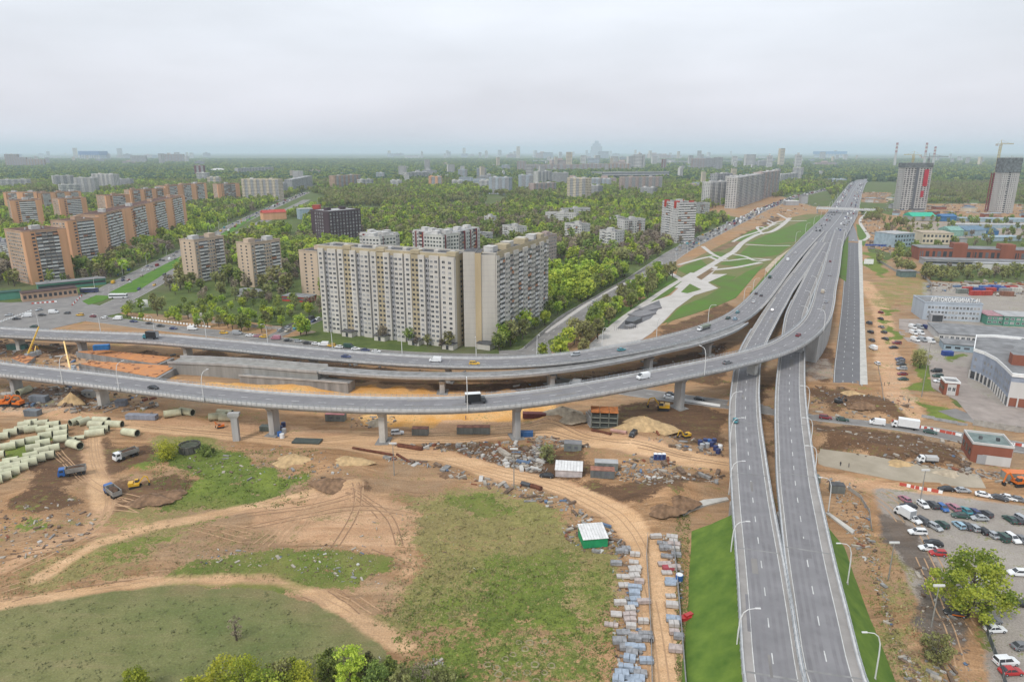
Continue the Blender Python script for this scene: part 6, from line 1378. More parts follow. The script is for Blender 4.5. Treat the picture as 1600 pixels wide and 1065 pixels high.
def excavator(color, loc, rz, label, reach=1.0, s=1.0):
    r = empty('excavator', loc, rz, label, 'excavator'); r.scale = (s, s, s); pc = PAINT[color]
    for sd in (-1, 1): b = MB(); loft(b, [(-2.0, .25, .7, .0, .0)] if 0 else [(-2.1, .35, .6, .28, .28), (-1.7, .02, .95, .28, .28), (1.7, .02, .95, .28, .28), (2.1, .35, .6, .28, .28)]); b.v = [(v[0], v[1] + sd*1.15, v[2]) for v in b.v]; b.build('track', [black_r], r)
    b = MB(); b.box(-2.2, 1.5, -1.3, 1.3, 1.1, 1.9); b.box(-2.3, -.6, -1.3, 1.3, 1.9, 2.5); b.cyl((0, 0, .7), (0, 0, 1.1), .9, .9, 12); b.build('body', [pc], r)
    b = MB(); loft(b, [(0, 1.95, 3.0, .55, .5), (1.1, 1.95, 3.0, .55, .5), (1.5, 1.95, 2.4, .55, .5)]); b.v = [(v[0], v[1] + .7, v[2]) for v in b.v]; b.build('cab', [glass_d], r); b = MB(); b.box(-.05, 1.15, .15, 1.25, 3.0, 3.1); b.build('cab_roof', [pc], r)
    b = MB()
    def beam(a, c, w): b.cyl(a, c, w, w*.8, 4)
    beam((1.2, -.3, 1.7), (3.4, -.3, 4.4), .35); beam((3.4, -.3, 4.4), (5.4*reach, -.3, 4.0), .3); b.build('boom', [pc], r); b = MB(); beam((5.4*reach, -.3, 4.2), (6.3*reach, -.3, 1.4), .25); b.build('stick', [pc], r)
    b = MB(); b.add([(5.8*reach, -.8, 1.5), (6.6*reach, -.8, 1.5), (6.3*reach, -.8, .4), (5.5*reach, -.8, .6), (5.8*reach, .3, 1.5), (6.6*reach, .3, 1.5), (6.3*reach, .3, .4), (5.5*reach, .3, .6)], [(0, 1, 2, 3), (7, 6, 5, 4), (1, 5, 6, 2), (2, 6, 7, 3), (0, 3, 7, 4)]); b.build('bucket', [dkplastic], r)
    return r
def on(ln, px, py, off, extra=0, flip=False, back=False):
    """place on a road line near the given picture point"""
    d = ln.near(px, py, off) + extra; p, n = ln.at(d, off, .05); q, _ = ln.at(d + 1, off)
    a = math.atan2(n.x, -n.y) if False else math.atan2(*( (lambda v: (v.y, v.x))(ln.at(min(d + 2, ln.L[-1]), off)[0] - ln.at(max(d - 2, 0), off)[0]) )); return tuple(p), a + (PI if flip else 0)
# --- cars on the decks
for ln, px, py, off, fl, kd, c, lab in (
    (A, 244, 601, 1.5, 0, 'saloon', 'black', 'black saloon alone on the left half of the curved viaduct'), (A, 1142, 566, 1.0, 0, 'saloon', 'grey', 'grey saloon on the curved viaduct just before it crosses the highway'),
    (A, 1249, 524, -1, 0, 'saloon', 'dark red', 'dark red car on the curved viaduct where it crosses the highway'), (A, 1009, 592, -1, 1, 'van', 'white', 'white passenger van on the right half of the curved viaduct'),
    (A, 1287, 457, -1.5, 0, 'van', 'beige', 'pale van climbing down the far end of the curved viaduct'), (A, 1302, 431, 0, 0, 'saloon', 'silver', 'silver car on the far straight end of the curved viaduct'), (A, 1283, 473, 1.5, 0, 'saloon', 'silver', 'silver saloon past the bend of the curved viaduct'),
    (A, 1297, 409, -2, 0, 'saloon', 'dark red', 'dark red car farthest along the curved viaduct, near the merge'), (B1, 536, 553, 1.8, 0, 'saloon', 'navy', 'dark blue saloon on the north viaduct before the white slab block'), (B1, 687, 561, -.5, 1, 'van', 'white', 'white delivery van on the north viaduct below the slab block bend'),
    (B1, 733, 566, 2.6, 0, 'estate car', 'yellow', 'yellow taxi behind the white delivery van on the north viaduct'), (B1, 905, 554, -2.5, 1, 'estate car', 'silver', 'silver estate car on the north viaduct right of the wooded strip'), (B1, 973, 549, .5, 0, 'saloon', 'teal', 'teal saloon on the north viaduct near the park plaza'),
    (B1, 1140, 506, -3, 0, 'saloon', 'dark green', 'dark green saloon, left of the three close together on the north viaduct'), (B1, 1152, 497, -3, 0, 'hatchback', 'teal', 'dark teal hatchback, rear one of the three close together on the north viaduct'), (B1, 1151, 505, 1, 0, 'hatchback', 'pale blue', 'light blue hatchback, nearest of the three close together on the north viaduct'),
    (B1, 1177, 472, -1, 0, 'saloon', 'white', 'white car on the north viaduct just past the three close together'), (B1, 1187, 461, 0, 0, 'saloon', 'dark grey', 'dark grey car behind the white one before the highway merge'), (B1, 1210, 436, -4, 0, 'van', 'dark green', 'dark van where the north viaduct joins the highway'),
    (B1, 1241, 408, -2, 0, 'van', 'white', 'white van on the merging carriageway, second past the dark van'), (B1, 1252, 397, -1, 0, 'off-roader', 'white', 'white off-roader on the merging carriageway ahead of the white van'), (B1, 1190, 461, -4, 0, 'saloon', 'dark grey', 'dark saloon on the outer lane before the highway merge'),
    (ML, 1206, 485, -.5, 0, 'hatchback', 'white', 'white hatchback on the left main carriageway beyond the crossing'), (ML, 1156, 658, -3.2, 0, 'saloon', 'teal', 'dark teal saloon alone on the left main carriageway south of the crossing'), (E1b, 1327, 384, 0, 0, 'hatchback', 'white', 'white car at the head of the new service road')):
    p, a = on(ln, px, py, off, 0, fl); car(kd, c, p, a, lab)
p, a = on(B1, 233, 524, 0, 0, True); box_truck('teal', 'black', p, a, 'lorry with a tall black cargo box on the north viaduct at left', 6, 3)
p, a = on(A, 752, 624, 0, 0, False); box_truck('dark grey', 'black', p, a, 'black box lorry with a white roof on the curved viaduct, middle', 5.5, 2.8)
b = MB(); b.box(-6.5, -1.05, -1.2, 1.2, 3.76, 3.86); 
_r = [o for o in bpy.data.objects if o.name.startswith('box_truck')][-1]; b.build('roof_sheet', [PAINT['white']], _r)
p, a = on(B1, 1098, 523, -2, 0, True); flat_lorry('white', mat('tarp_green_grey', (.22, .25, .2), .9), p, a, 'long white-cabbed lorry with a grey-green load on the north viaduct')
# --- parking ground at lower right
def park_row(lst, where, full=True, z=None):
    for i, (px, py, deg, kd, c) in enumerate(lst):
        x, y = G(px, py + 1); car(kd, c, (x, y, gz(x, y) + .1), R(deg), '%s %s, %s %s' % (c, kd, ordw(i), where), None, full)
park_row([(1478, 765, 176, 'saloon', 'black'), (1504, 767, -4, 'saloon', 'silver'), (1537, 774, -28, 'saloon', 'white'), (1562, 779, -35, 'saloon', 'dark grey'), (1576, 778, -35, 'saloon', 'white'), (1592, 781, -30, 'saloon', 'grey')], 'in the line beside the concrete road')
park_row([(1413, 781, 100, 'hatchback', 'pink'), (1419, 792, 172, 'saloon', 'black'), (1442, 790, 275, 'hatchback', 'white'), (1456, 790, 95, 'estate car', 'dark grey'), (1473, 795, 272, 'hatchback', 'blue'), (1489, 794, 95, 'estate car', 'pink'), (1500, 807, 168, 'saloon', 'dark green'), (1508, 799, 95, 'saloon', 'teal'),
          (1521, 801, 95, 'hatchback', 'navy'), (1530, 811, 175, 'saloon', 'silver'), (1540, 804, 100, 'hatchback', 'dark grey'), (1578, 813, 95, 'saloon', 'dark green'), (1588, 814, 95, 'hatchback', 'dark grey'), (1598, 815, 280, 'off-roader', 'silver')], 'in the first row of the parking ground', )
park_row([(1427, 813, 290, 'estate car', 'white'), (1444, 817, 290, 'estate car', 'dark grey'), (1461, 825, 290, 'hatchback', 'silver'), (1472, 821, 100, 'hatchback', 'dark green'), (1498, 822, 95, 'hatchback', 'pale blue'), (1510, 823, 95, 'saloon', 'dark grey'), (1521, 826, 95, 'hatchback', 'silver'), (1534, 830, 100, 'saloon', 'black'), (1549, 836, 100, 'saloon', 'silver'), (1565, 841, 95, 'off-roader', 'dark green'), (1582, 843, 275, 'estate car', 'white'), (1597, 845, 275, 'saloon', 'grey')], 'after the white box truck in its row')
x, y = G(1410, 808); box_truck('white', 'white', (x, y + 2, .1), R(108), 'white box truck standing at the left end of the second parking row', 3.6, 2.3)
park_row([(1433, 833, 175, 'estate car', 'white'), (1458, 850, 160, 'saloon', 'black'), (1450, 858, 172, 'saloon', 'white'), (1465, 866, 172, 'hatchback', 'red'), (1590, 897, 175, 'estate car', 'white'), (1536, 905, 175, 'saloon', 'white'), (1600, 946, 160, 'saloon', 'black'), (1548, 972, 5, 'saloon', 'grey'), (1554, 985, 3, 'saloon', 'white'), (1571, 1036, 5, 'off-roader', 'white'), (1579, 1051, 3, 'saloon', 'red'), (1597, 1012, 5, 'saloon', 'grey')], 'going down around the large green tree')
x, y = G(1492, 962); rc = car('saloon', 'black', (x, y, gz(x, y) + .08), R(163), 'black tuned saloon with an orange stripe along its side, beside the large green tree'); 
b = MB(); b.box(-1.6, .9, .88, .93, .45, .7); b.box(-1.6, .9, -.93, -.88, .45, .7); b.build('orange_stripe', [PAINT['orange']], rc); b = MB(); b.box(-2.3, -2.0, -.8, .8, 1.15, 1.2); b.box(-2.2, -2.1, -.6, -.55, .85, 1.15); b.box(-2.2, -2.1, .55, .6, .85, 1.15); b.build('rear_wing', [PAINT['black']], rc)
# --- dirt lane east of the service road
park_row([(1358, 505, 92, 'off-roader', 'dark grey'), (1360, 519, 92, 'estate car', 'black'), (1362, 532, 92, 'saloon', 'dark grey'), (1364, 545, 92, 'van', 'white'), (1371, 568, 85, 'hatchback', 'white')], 'from behind in the left file of the dirt lane')
park_row([(1376, 488, 95, 'hatchback', 'dark red'), (1376, 497, 95, 'saloon', 'black'), (1377, 511, 95, 'saloon', 'grey'), (1381, 519, 100, 'hatchback', 'dark grey'), (1383, 529, 100, 'saloon', 'dark grey')], 'from behind in the right file of the dirt lane')
park_row([(1401, 536, 172, 'estate car', 'dark red'), (1396, 543, 175, 'saloon', 'black')], 'of two standing crosswise by the dirt lane')
park_row([(1406, 561, 178, 'saloon', 'navy'), (1407, 565, 178, 'hatchback', 'grey'), (1408, 569, 178, 'saloon', 'dark grey'), (1409, 576, 178, 'estate car', 'silver'), (1410, 584, 178, 'saloon', 'dark red'), (1411, 592, 178, 'saloon', 'dark green')], 'from behind in the file by the brownish tree')
park_row([(1426, 512, 275, 'van', 'white'), (1427, 521, 275, 'van', 'white'), (1437, 512, 275, 'van', 'silver'), (1438, 521, 275, 'van', 'white'), (1445, 512, 95, 'van', 'navy'), (1430, 532, 280, 'van', 'white'), (1441, 532, 280, 'van', 'silver'), (1454, 534, 280, 'van', 'white'), (1466, 533, 280, 'van', 'beige')], 'in the depot yard before the lettered office')
park_row([(1463, 580, 178, 'off-roader', 'black'), (1465, 588, 178, 'estate car', 'dark green'), (1467, 596, 178, 'saloon', 'white')], 'from behind in the file beside the guard booth')
# --- street under the highway
for px, py, off, fl, kd, c, lab in ((1290, 652, 2, 0, 'estate car', 'dark red', 'dark red estate car on the street just right of the main viaduct'), (1320, 656, 2, 0, 'saloon', 'dark green', 'dark green saloon following the dark red estate on the street'), (1362, 660, 2, 1, 'van', 'white', 'white van on the street between the green saloon and the white lorry'),
      (1446, 671, 2, 0, 'saloon', 'dark green', 'dark saloon on the street right of the white lorry'), (1037, 617, -2, 0, 'saloon', 'black', 'black car on the street seen under the curved viaduct, left of the big pier'), (1043, 620, 1.5, 0, 'saloon', 'white', 'white car on the street beside the black one under the curved viaduct'),
      (1089, 627, -1, 0, 'saloon', 'black', 'black car on the street between the big pier and the main viaduct'), (891, 596, 0, 1, 'van', 'silver', 'pale van on the street seen between the two viaducts')):
    p, a = on(CR, px, py, off, 0, fl); car(kd, c, p, a, lab)
p, a = on(CR, 1392, 664, 2, 0, True); box_truck('white', 'white', p, a, 'white box lorry on the street above the boiler house', 7, 2.9)
# --- northern street and crossroads
rr_ = random.Random(5)
def street_row(lst, where):
    for i, (px, py, deg, kd, c) in enumerate(lst):
        x, y = G(px, py + .5); car(kd, c, (x, y, .18), R(deg), '%s %s, %s %s' % (c, kd, ordw(i), where), None, True)
street_row([(14, 493, 200, 'saloon', 'silver'), (26, 499, 20, 'saloon', 'black'), (42, 495, 205, 'van', 'white'), (61, 485, 250, 'saloon', 'silver'), (66, 493, 10, 'saloon', 'black'), (84, 489, 5, 'van', 'white'), (105, 490, 175, 'hatchback', 'dark grey'), (125, 493, 175, 'estate car', 'yellow'), (145, 495, 160, 'saloon', 'dark red'), (163, 497, 170, 'hatchback', 'white'), (184, 499, 175, 'van', 'white'), (53, 511, 175, 'saloon', 'dark green')], 'from the left on the wide left crossroads')
street_row([(209, 503, -6, 'saloon', 'navy'), (234, 506, -6, 'saloon', 'black'), (251, 510, -6, 'saloon', 'black'), (271, 514, -6, 'saloon', 'navy'), (301, 515, -6, 'van', 'white'), (350, 521, -6, 'estate car', 'yellow'), (371, 522, -6, 'van', 'silver'), (390, 525, 174, 'saloon', 'white'), (402, 526, 174, 'saloon', 'pink'), (412, 527, 174, 'estate car', 'yellow'), (431, 530, 174, 'van', 'pink'), (450, 533, -6, 'saloon', 'black'), (466, 534, -6, 'hatchback', 'silver'), (480, 537, -6, 'saloon', 'black'), (494, 538, -6, 'saloon', 'white'), (506, 540, 174, 'van', 'white'),
    (518, 541, 174, 'estate car', 'yellow'), (530, 543, 174, 'saloon', 'white'), (545, 543, -6, 'van', 'dark green'), (556, 546, -6, 'saloon', 'white'), (571, 548, -6, 'saloon', 'navy'), (588, 550, -6, 'saloon', 'white')], 'from the left on the street behind the north viaduct')
cols_ = ['white', 'silver', 'grey', 'dark grey', 'black', 'white', 'silver', 'navy', 'dark red', 'teal', 'beige', 'yellow']
def small_cars(ln, d0, d1, lanes, gap, label, group, sc=1.0):
    for off, fl in lanes:
        d = d0 + rr_.uniform(0, gap)
        while d < d1:
            p, n = ln.at(d, off + rr_.uniform(-.3, .3), .06); q, _ = ln.at(min(d + 3, ln.L[-1]), off); t = q - p
            if t.length > .5:
                c = rr_.choice(cols_); kd = rr_.choice(['saloon', 'hatchback', 'estate car', 'off-roader', 'van']); car(kd, c, tuple(p), math.atan2(t.y, t.x) + (PI if fl else 0), '%s %s %s' % (c, kd, label), '%s %ss %s' % (c, kd, group), False)
            d += gap * rr_.uniform(.55, 1.7)
small_cars(AV1, 60, AV1.L[-1]*.62, ((-6, 0), (-2, 0), (2, 0), (6, 0)), 38, 'in the queue on the avenue past the orange towers', 'in the queue on the avenue')
small_cars(AV2, 60, AV2.L[-1]*.6, ((-3, 1), (3, 1)), 60, 'on the avenue side south of the green median', 'on the avenue south of the median')
small_cars(BL, BL.near(1060, 393), BL.near(1140, 352), ((-7, 0), (-3.5, 0), (0, 0), (3.5, 1), (7.2, 1)), 24, 'in the dense boulevard traffic by the panel estate', 'in the dense boulevard traffic')
small_cars(BL, BL.near(900, 495), BL.near(1055, 396), ((-6, 0), (3.5, 1)), 75, 'driving on the boulevard beside the wooded strip', 'on the boulevard by the wooded strip')
def far_traffic(ln, d0, d1, lanes, gap, label):
    b = MB()
    for off in lanes:
        d = d0 + rr_.uniform(0, gap)
        while d < d1:
            p, n = ln.at(d, off, .06); q, _ = ln.at(min(d + 3, ln.L[-1]), off); a = math.atan2(q.y - p.y, q.x - p.x); h = rr_.choice((1.4, 1.5, 1.7, 2.4, 3.2)); l = 2.3 if h < 2 else (2.8 if h < 3 else 4.5); m_ = rr_.randrange(8)
            b.obox((p.x, p.y), l, .9, p.z + .25, p.z + (.95 if h < 2 else h), a, m_)
            if h < 2: b.obox((p.x, p.y), l*.5, .78, p.z + .96, p.z + h, a, 8)
            d += gap * rr_.uniform(.55, 1.7)
    return tag(b.build('far_traffic', [PAINT[k] for k in ('white', 'silver', 'grey', 'black', 'white', 'dark red', 'navy', 'beige')] + [glass_d], kind='stuff'), label, 'traffic')
far_traffic(HW, 230, HW.L[-1]*.75, (-17, -13, -9, 9, 13, 17), 40, 'swarm of tiny cars on the distant highway beyond the bridge')
far_traffic(BL, BL.near(1141, 351), BL.L[-1]*.96, (-7, -3.5, 0, 3.5, 7.2), 20, 'tiny cars jammed on the far end of the boulevard')
far_traffic(AV1, AV1.L[-1]*.63, AV1.L[-1]*.97, (-6, -2, 2, 6), 34, 'tiny cars on the far end of the avenue')
small_cars(HW, 60, 220, ((-15, 0), (-9, 0), (11, 1)), 120, 'on the highway between the merge and the bridge', 'on the highway before the bridge')
small_cars(SS, 10, SS.L[-1], ((-2.2, 0), (2.4, 1)), 8.5, 'parked along the short side street left of the slab block', 'parked in the side street')
# buses
def bus(loc, rz, label, c='blue'):
    r = empty('bus', loc, rz, label, 'bus'); b = MB(); b.box(-6, 6, -1.25, 1.25, .4, 3.1); b.build('body', [PAINT[c]], r); b = MB()
    for s in (-1, 1): b.box(-5.8, 5.8, s*1.26 - .01, s*1.26 + .01, 1.5, 2.5)
    b.box(6.0, 6.02, -1.1, 1.1, 1.3, 2.8); b.build('windows', [glass_d], r); b = MB(); b.box(-5, 4, -.8, .8, 3.1, 3.3); b.build('roof_unit', [PAINT['white']], r)
    for x in (-3.5, 3.8):
        for s in (-1, 1): b = MB(); b.cyl((x, s*1.0, .5), (x, s*1.28, .5), .5, .5, 10); b.build('wheel', [black_r], r)
x, y = G(201, 422); bus((x, y, .15), R(43 + 75), 'blue bus on the avenue at the head of the queue below the orange towers')
x, y = G(183, 429); bus((x, y, .15), R(40 + 75), 'second blue bus just behind the first on the avenue')
x, y = G(140, 457); bus((x, y, .2), R(10), 'violet-blue bus by the red and white barriers at the crossroads', 'navy')
x, y = G(185, 466); bus((x, y, .2), R(5), 'white bus turning at the tip of the green median', 'white')
# --- works traffic
dump_truck('blue', P(112, 742), R(208), 'blue-cabbed dump truck with a grey tipper, below the green pipes')
dump_truck('white', P(196, 716), R(235), 'white-cabbed dump truck coming towards the viewer')
dump_truck('blue', P(176, 773), R(140), 'blue-cabbed dump truck loaded with dark soil beside the yellow excavator')
excavator('yellow', P(212, 762), R(20), 'small yellow excavator beside the loaded dump truck', .8, .8)
excavator('orange', P(28, 634), R(170), 'orange excavator parked by the scrap at the left edge'); excavator('orange', P(10, 633), R(10), 'second orange excavator at the left edge, behind the other')
excavator('yellow', P(1036, 640), R(170), 'yellow excavator at work left of the big viaduct pier', .9, 1.1); excavator('yellow', P(1072, 683), R(200), 'small yellow excavator among beams left of the blue barrels', .8, .7)
excavator('dark grey', P(1310, 632), R(20), 'dark excavator in the brown pit right of the main viaduct', .8, .7); excavator('orange', P(1590, 758), R(190), 'orange machine cut by the right edge below the boiler house', .8, 1.0)
excavator('yellow', P(52, 556), R(100), 'yellow excavator under the north viaduct at far left', .9, 1)
def mobile_crane(px, py, label, a=R(30)):
    r = empty('mobile_crane', P(px, py), a, label, 'mobile crane'); b = MB(); b.box(-5, 5, -1.3, 1.3, .8, 1.6); b.box(-2, 2, -1.2, 1.2, 1.6, 2.9); b.box(3, 5, -1.2, 1.2, 1.6, 3); b.build('carrier', [PAINT['silver']], r)
    b = MB(); b.cyl((-1, 0, 2.5), (9, 3, 14), .5, .35, 4); b.build('boom', [PAINT['yellow']], r)
    for x in (-4, -2, 2, 4):
        for s in (-1, 1): w = MB(); w.cyl((x, s*.9, .55), (x, s*1.3, .55), .55, .55, 10); w.build('wheel', [black_r], r)
mobile_crane(112, 585, 'mobile crane with a yellow boom beside the orange-decked trenches', R(110)); mobile_crane(48, 560, 'yellow-boomed crane under the north viaduct near the dark green container', R(70))
_w = P(1440, 712); flat_lorry('white', w_conc, _w, R(170), 'white-cabbed mixer lorry stuck in the brown dirt by the boiler house', 4)
car('saloon', 'black', P(854, 745), R(168), 'black car on the sandy site road below the white tent'); car('off-roader', 'black', P(989, 682), R(240), 'dark jeep on the upper site road beside the long pipe'); car('off-roader', 'white', P(621, 678), R(10), 'white jeep next to the pier and the row of grey containers')
# ================================================================== SITE FURNITURE AND MATERIALS
lampm = mat('lamp_post_white', (.66, .66, .65), .5, .06, 1)
def make_lamp(h=11, arm=3.2):
    r = empty('street_lamp', (0, 0, -50), 0, 'x', 'street lamp'); b = MB(); pts = [(0, 0, 0), (0, 0, h*.55), (.15, 0, h*.78), (.7, 0, h*.93), (1.6, 0, h), (arm, 0, h + .25)]
    for i in range(5): b.cyl(pts[i], pts[i+1], .17 - .02*i, .15 - .02*i, 6, caps=False)
    b.build('post', [lampm], r); b = MB(); b.box(arm - .2, arm + .9, -.18, .18, h + .17, h + .33); b.build('lamp_head', [lampm], r)
    b = MB(); b.cyl((0, 0, -.1), (0, 0, .5), .3, .26, 8); b.build('base', [conc], r); return r
lp0 = make_lamp(); first_lamp = [True]
def lamp(loc, rz, label, group, s=1.0):
    o = lp0 if first_lamp[0] else dup(lp0); first_lamp[0] = False
    o.location = loc; o.rotation_euler = (0, 0, rz); o.scale = (s, s, s); o['label'] = label; o['group'] = group
def lamps_on(ln, cols, side, phrase, group, s=1.0, inward=True, off=.5):
    for i, c in enumerate(cols):
        d = ln.near(c[0], c[1], side * ln.W); p, n = ln.at(d, side * (ln.W + off), -.3); a = math.atan2(n.y, n.x) + (PI if side > 0 else 0)
        lamp(tuple(p), a, 'white lamp post, %s from the left %s' % (ordw(i), phrase), group, s)
lamps_on(A, [(-20, 586), (91, 597), (195, 611), (311, 622), (722, 641), (1106, 595), (1286, 527)], 1, 'on the near edge of the curved viaduct', 'lamps on the curved viaduct', 1.0)
lamps_on(A, [(420, 612), (560, 622), (860, 612), (980, 588)], -1, 'on the far edge of the curved viaduct', 'lamps on the far edge of the curved viaduct', .02) if False else None
lamps_on(B1, [(65, 514), (150, 518), (236, 520), (328, 531), (421, 538), (521, 546), (628, 556), (735, 560), (843, 555), (945, 545), (1034, 532), (1105, 512)], -1, 'on the far edge of the north viaduct', 'lamps on the north viaduct', 1.0)
lamps_on(B1, [(1165, 475), (1180, 458), (1198, 436), (1215, 418)], -1, 'where the north viaduct climbs to the highway', 'lamps by the highway merge', .9)
for i, (px, py, z) in enumerate(((1139, 772, 3), (1141, 875, 3.6), (1150, 1022, 3.6), (1140, 700, 6.8), (1139, 655, 6.8))):
    x, y = G(px, py, z); lamp((x, y, z), 0, 'white curved lamp post, %s on the left side of the main viaduct' % ordw(i), 'lamps along the main viaduct, left side', .95)
for i, (px, py, z) in enumerate(((1367, 1062, 3.4), (1324, 912, 3.4), (1294, 800, 3), (1272, 748, 6.8), (1266, 700, 6.8), (1262, 645, 6.8))):
    x, y = G(px, py, z); lamp((x, y, z), PI, 'white curved lamp post, %s from the bottom on the right side of the main viaduct' % ordw(i), 'lamps along the main viaduct, right side', .95)
for i, (px, py) in enumerate(((1267, 455), (1262, 480), (1255, 505), (1278, 430), (1285, 412), (1290, 396))):
    d = MR.near(px, py); p, n = MR.at(d, -.3 + 6.6, 0); lamp(tuple(p), math.atan2(n.y, n.x) + PI, 'curved lamp post, %s beside the right main carriageway beyond the crossing' % ordw(i), 'lamps between the carriageways', .95)
d = 60; i = 0
while d < HW.L[-1] * .7 and i < 18:
    p, n = HW.at(d, -24 if i % 2 else 24, 0); lamp(tuple(p), math.atan2(n.y, n.x) + (0 if i % 2 else PI), 'tiny lamp post at the edge of the distant highway', 'lamps along the distant highway', 1.1); d += 55; i += 1
for i in range(10):
    p, n = BL.at(BL.near(900, 495) + i * 62, 11.5, 0); lamp((p.x, p.y, 0), math.atan2(n.y, n.x) + PI, 'thin lamp post along the boulevard edge beside the park lawns', 'lamps along the boulevard', .9)
for i in range(9):
    p, n = AV1.at(60 + i * 60, -11, 0); lamp((p.x, p.y, 0), math.atan2(n.y, n.x), 'thin lamp post along the avenue below the orange towers', 'lamps along the avenue', .9)
polem = mat('pole_grey', (.3, .29, .27), .8, .2, 1)
for (px, py, h, lab) in ((616, 742, 11, 'grey site pole with a lamp in the dirt below the long rusty beam'), (803, 762, 13, 'grey site pole with twin floodlights beside the concrete blocks'), (1437, 788, 11, 'tall grey lamp pole at the parking ground by the concrete road'), (1440, 620, 24, 'very tall thin mast beside the guard booth road'), (1388, 905, 10, 'thin pole at the edge of the muddy track'), (1455, 980, 10, 'thin grey pole right of the muddy track'), (1250, 770, 0, '')):
    if h: r = empty('light_pole', P(px, py), 0, lab, 'pole'); b = MB(); b.cyl((0, 0, -.3), (0, 0, h), .18, .1, 6); b.build('pole', [polem], r); b = MB(); b.box(-1.2, 1.2, -.15, .15, h - .1, h + .35); b.build('floodlight', [lampm], r)
# --- green concrete pipes
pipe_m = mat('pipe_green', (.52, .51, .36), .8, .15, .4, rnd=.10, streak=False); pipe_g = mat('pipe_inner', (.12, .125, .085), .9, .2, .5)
def make_pipe(L_, r_, nm='concrete_pipe'):
    ro = empty(nm, (0, 0, -50), 0, 'x', 'pipe'); b = MB(); n = 18; i_ = r_ * .86
    for k in range(n):
        t0, t1 = 2*PI*k/n, 2*PI*(k+1)/n; o0, o1 = (math.cos(t0), math.sin(t0)), (math.cos(t1), math.sin(t1))
        P_ = lambda x, r, o: (x, r*o[0], r_ + r*o[1])
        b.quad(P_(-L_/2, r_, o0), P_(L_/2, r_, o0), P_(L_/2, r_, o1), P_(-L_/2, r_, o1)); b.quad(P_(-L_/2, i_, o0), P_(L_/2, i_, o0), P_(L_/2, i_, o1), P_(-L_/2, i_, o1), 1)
        for x in (-L_/2, L_/2): b.quad(P_(x, i_, o0), P_(x, r_, o0), P_(x, r_, o1), P_(x, i_, o1))
    b.build('tube', [pipe_m, pipe_g], ro, smooth=False); b = MB()
    for x in (-L_/2 + .12, L_/2 - .12): b.cyl((x - .12, 0, r_), (x + .12, 0, r_), r_*1.04, r_*1.04, 18, caps=False)
    b.build('end_collar', [pipe_m], ro); return ro
pipeA = make_pipe(6.2, 1.4); pipeS = make_pipe(4.2, 1.4); pipeT = make_pipe(4.5, .55, 'concrete_pipe'); pu = set()
big_p = [(179, 663, -8), (204, 676, -10), (158, 657, -8), (152, 664, -12), (149, 677, 22), (156, 671, 18), (117, 695, -28), (84, 664, 15), (96, 686, 25), (68, 693, 30), (53, 700, 30), (83, 701, 30), (75, 712, 30), (60, 717, 30), (47, 723, 30), (66, 705, 30), (49, 713, 30), (35, 721, 30), (22, 729, 30), (33, 731, 30), (20, 738, 30), (7, 745, 30), (8, 734, 30), (-6, 742, 30), (-8, 752, 30), (18, 722, 30), (5, 728, 30), (72, 681, 28), (53, 688, 28), (84, 674, 28), (29, 693, 30), (14, 698, 30), (50, 671, 26), (68, 671, 26), (35, 671, 26), (18, 676, 26), (4, 682, 26), (50, 661, 20), (66, 662, 20), (96, 670, 24), (119, 659, 60), (131, 659, 60), (-12, 690, 30), (96, 678, 26), (40, 664, 20), (-4, 712, 30)]
for i, (px, py, dg) in enumerate(big_p):
    src = pipeA if i in (0, 1, 2, 3, 4, 5, 6) else pipeS; o = src if src.name not in pu else dup(src); pu.add(src.name); x, y, z = P(px, py + 4); o.location = (x, y, z - .15); o.rotation_euler = (0, random.uniform(-.02, .02), R(dg + random.uniform(-5, 5)))
    o['label'] = ('green pipe lying apart at the right end of the pipe yard, %s from the right' % ordw({1: 0, 0: 1, 2: 2, 3: 3, 4: 4, 5: 5}[i])) if i < 6 else ('long green pipe lying askew just below the end of the pipe rows' if i == 6 else 'short wide green pipe stacked in the rows of the pipe yard'); 
    if i > 6: o['group'] = 'short green pipes in rows in the pipe yard'
for i, (px, py, dg) in enumerate(((110, 684, -15), (122, 684, 10), (128, 682, 20), (113, 688, -20), (118, 690, -10))):
    o = pipeT if i == 0 else dup(pipeT); o.location = P(px, py + 2); o.rotation_euler = (0, 0, R(dg)); o['label'] = 'thin green pipe in the loose heap between the wide pipes'; o['group'] = 'thin green pipes in the loose heap'
for i, (px, py, dg, lab) in enumerate(((270, 650, 25, 'green pipe under the curved viaduct, left one of a pair'), (292, 648, -20, 'green pipe under the curved viaduct, right one of a pair'), (340, 655, 20, 'green pipe beside the viaduct pier, leftmost of three'), (352, 650, -10, 'green pipe beside the viaduct pier, rear one of three'), (356, 657, 5, 'green pipe touching the viaduct pier, nearest of three'), (38, 615, 80, 'upright-ended green pipe near the blue tarpaulin at left'))):
    o = dup(pipeA); o.location = P(px, py); o.rotation_euler = (0, 0, R(dg)); o['label'] = lab; 
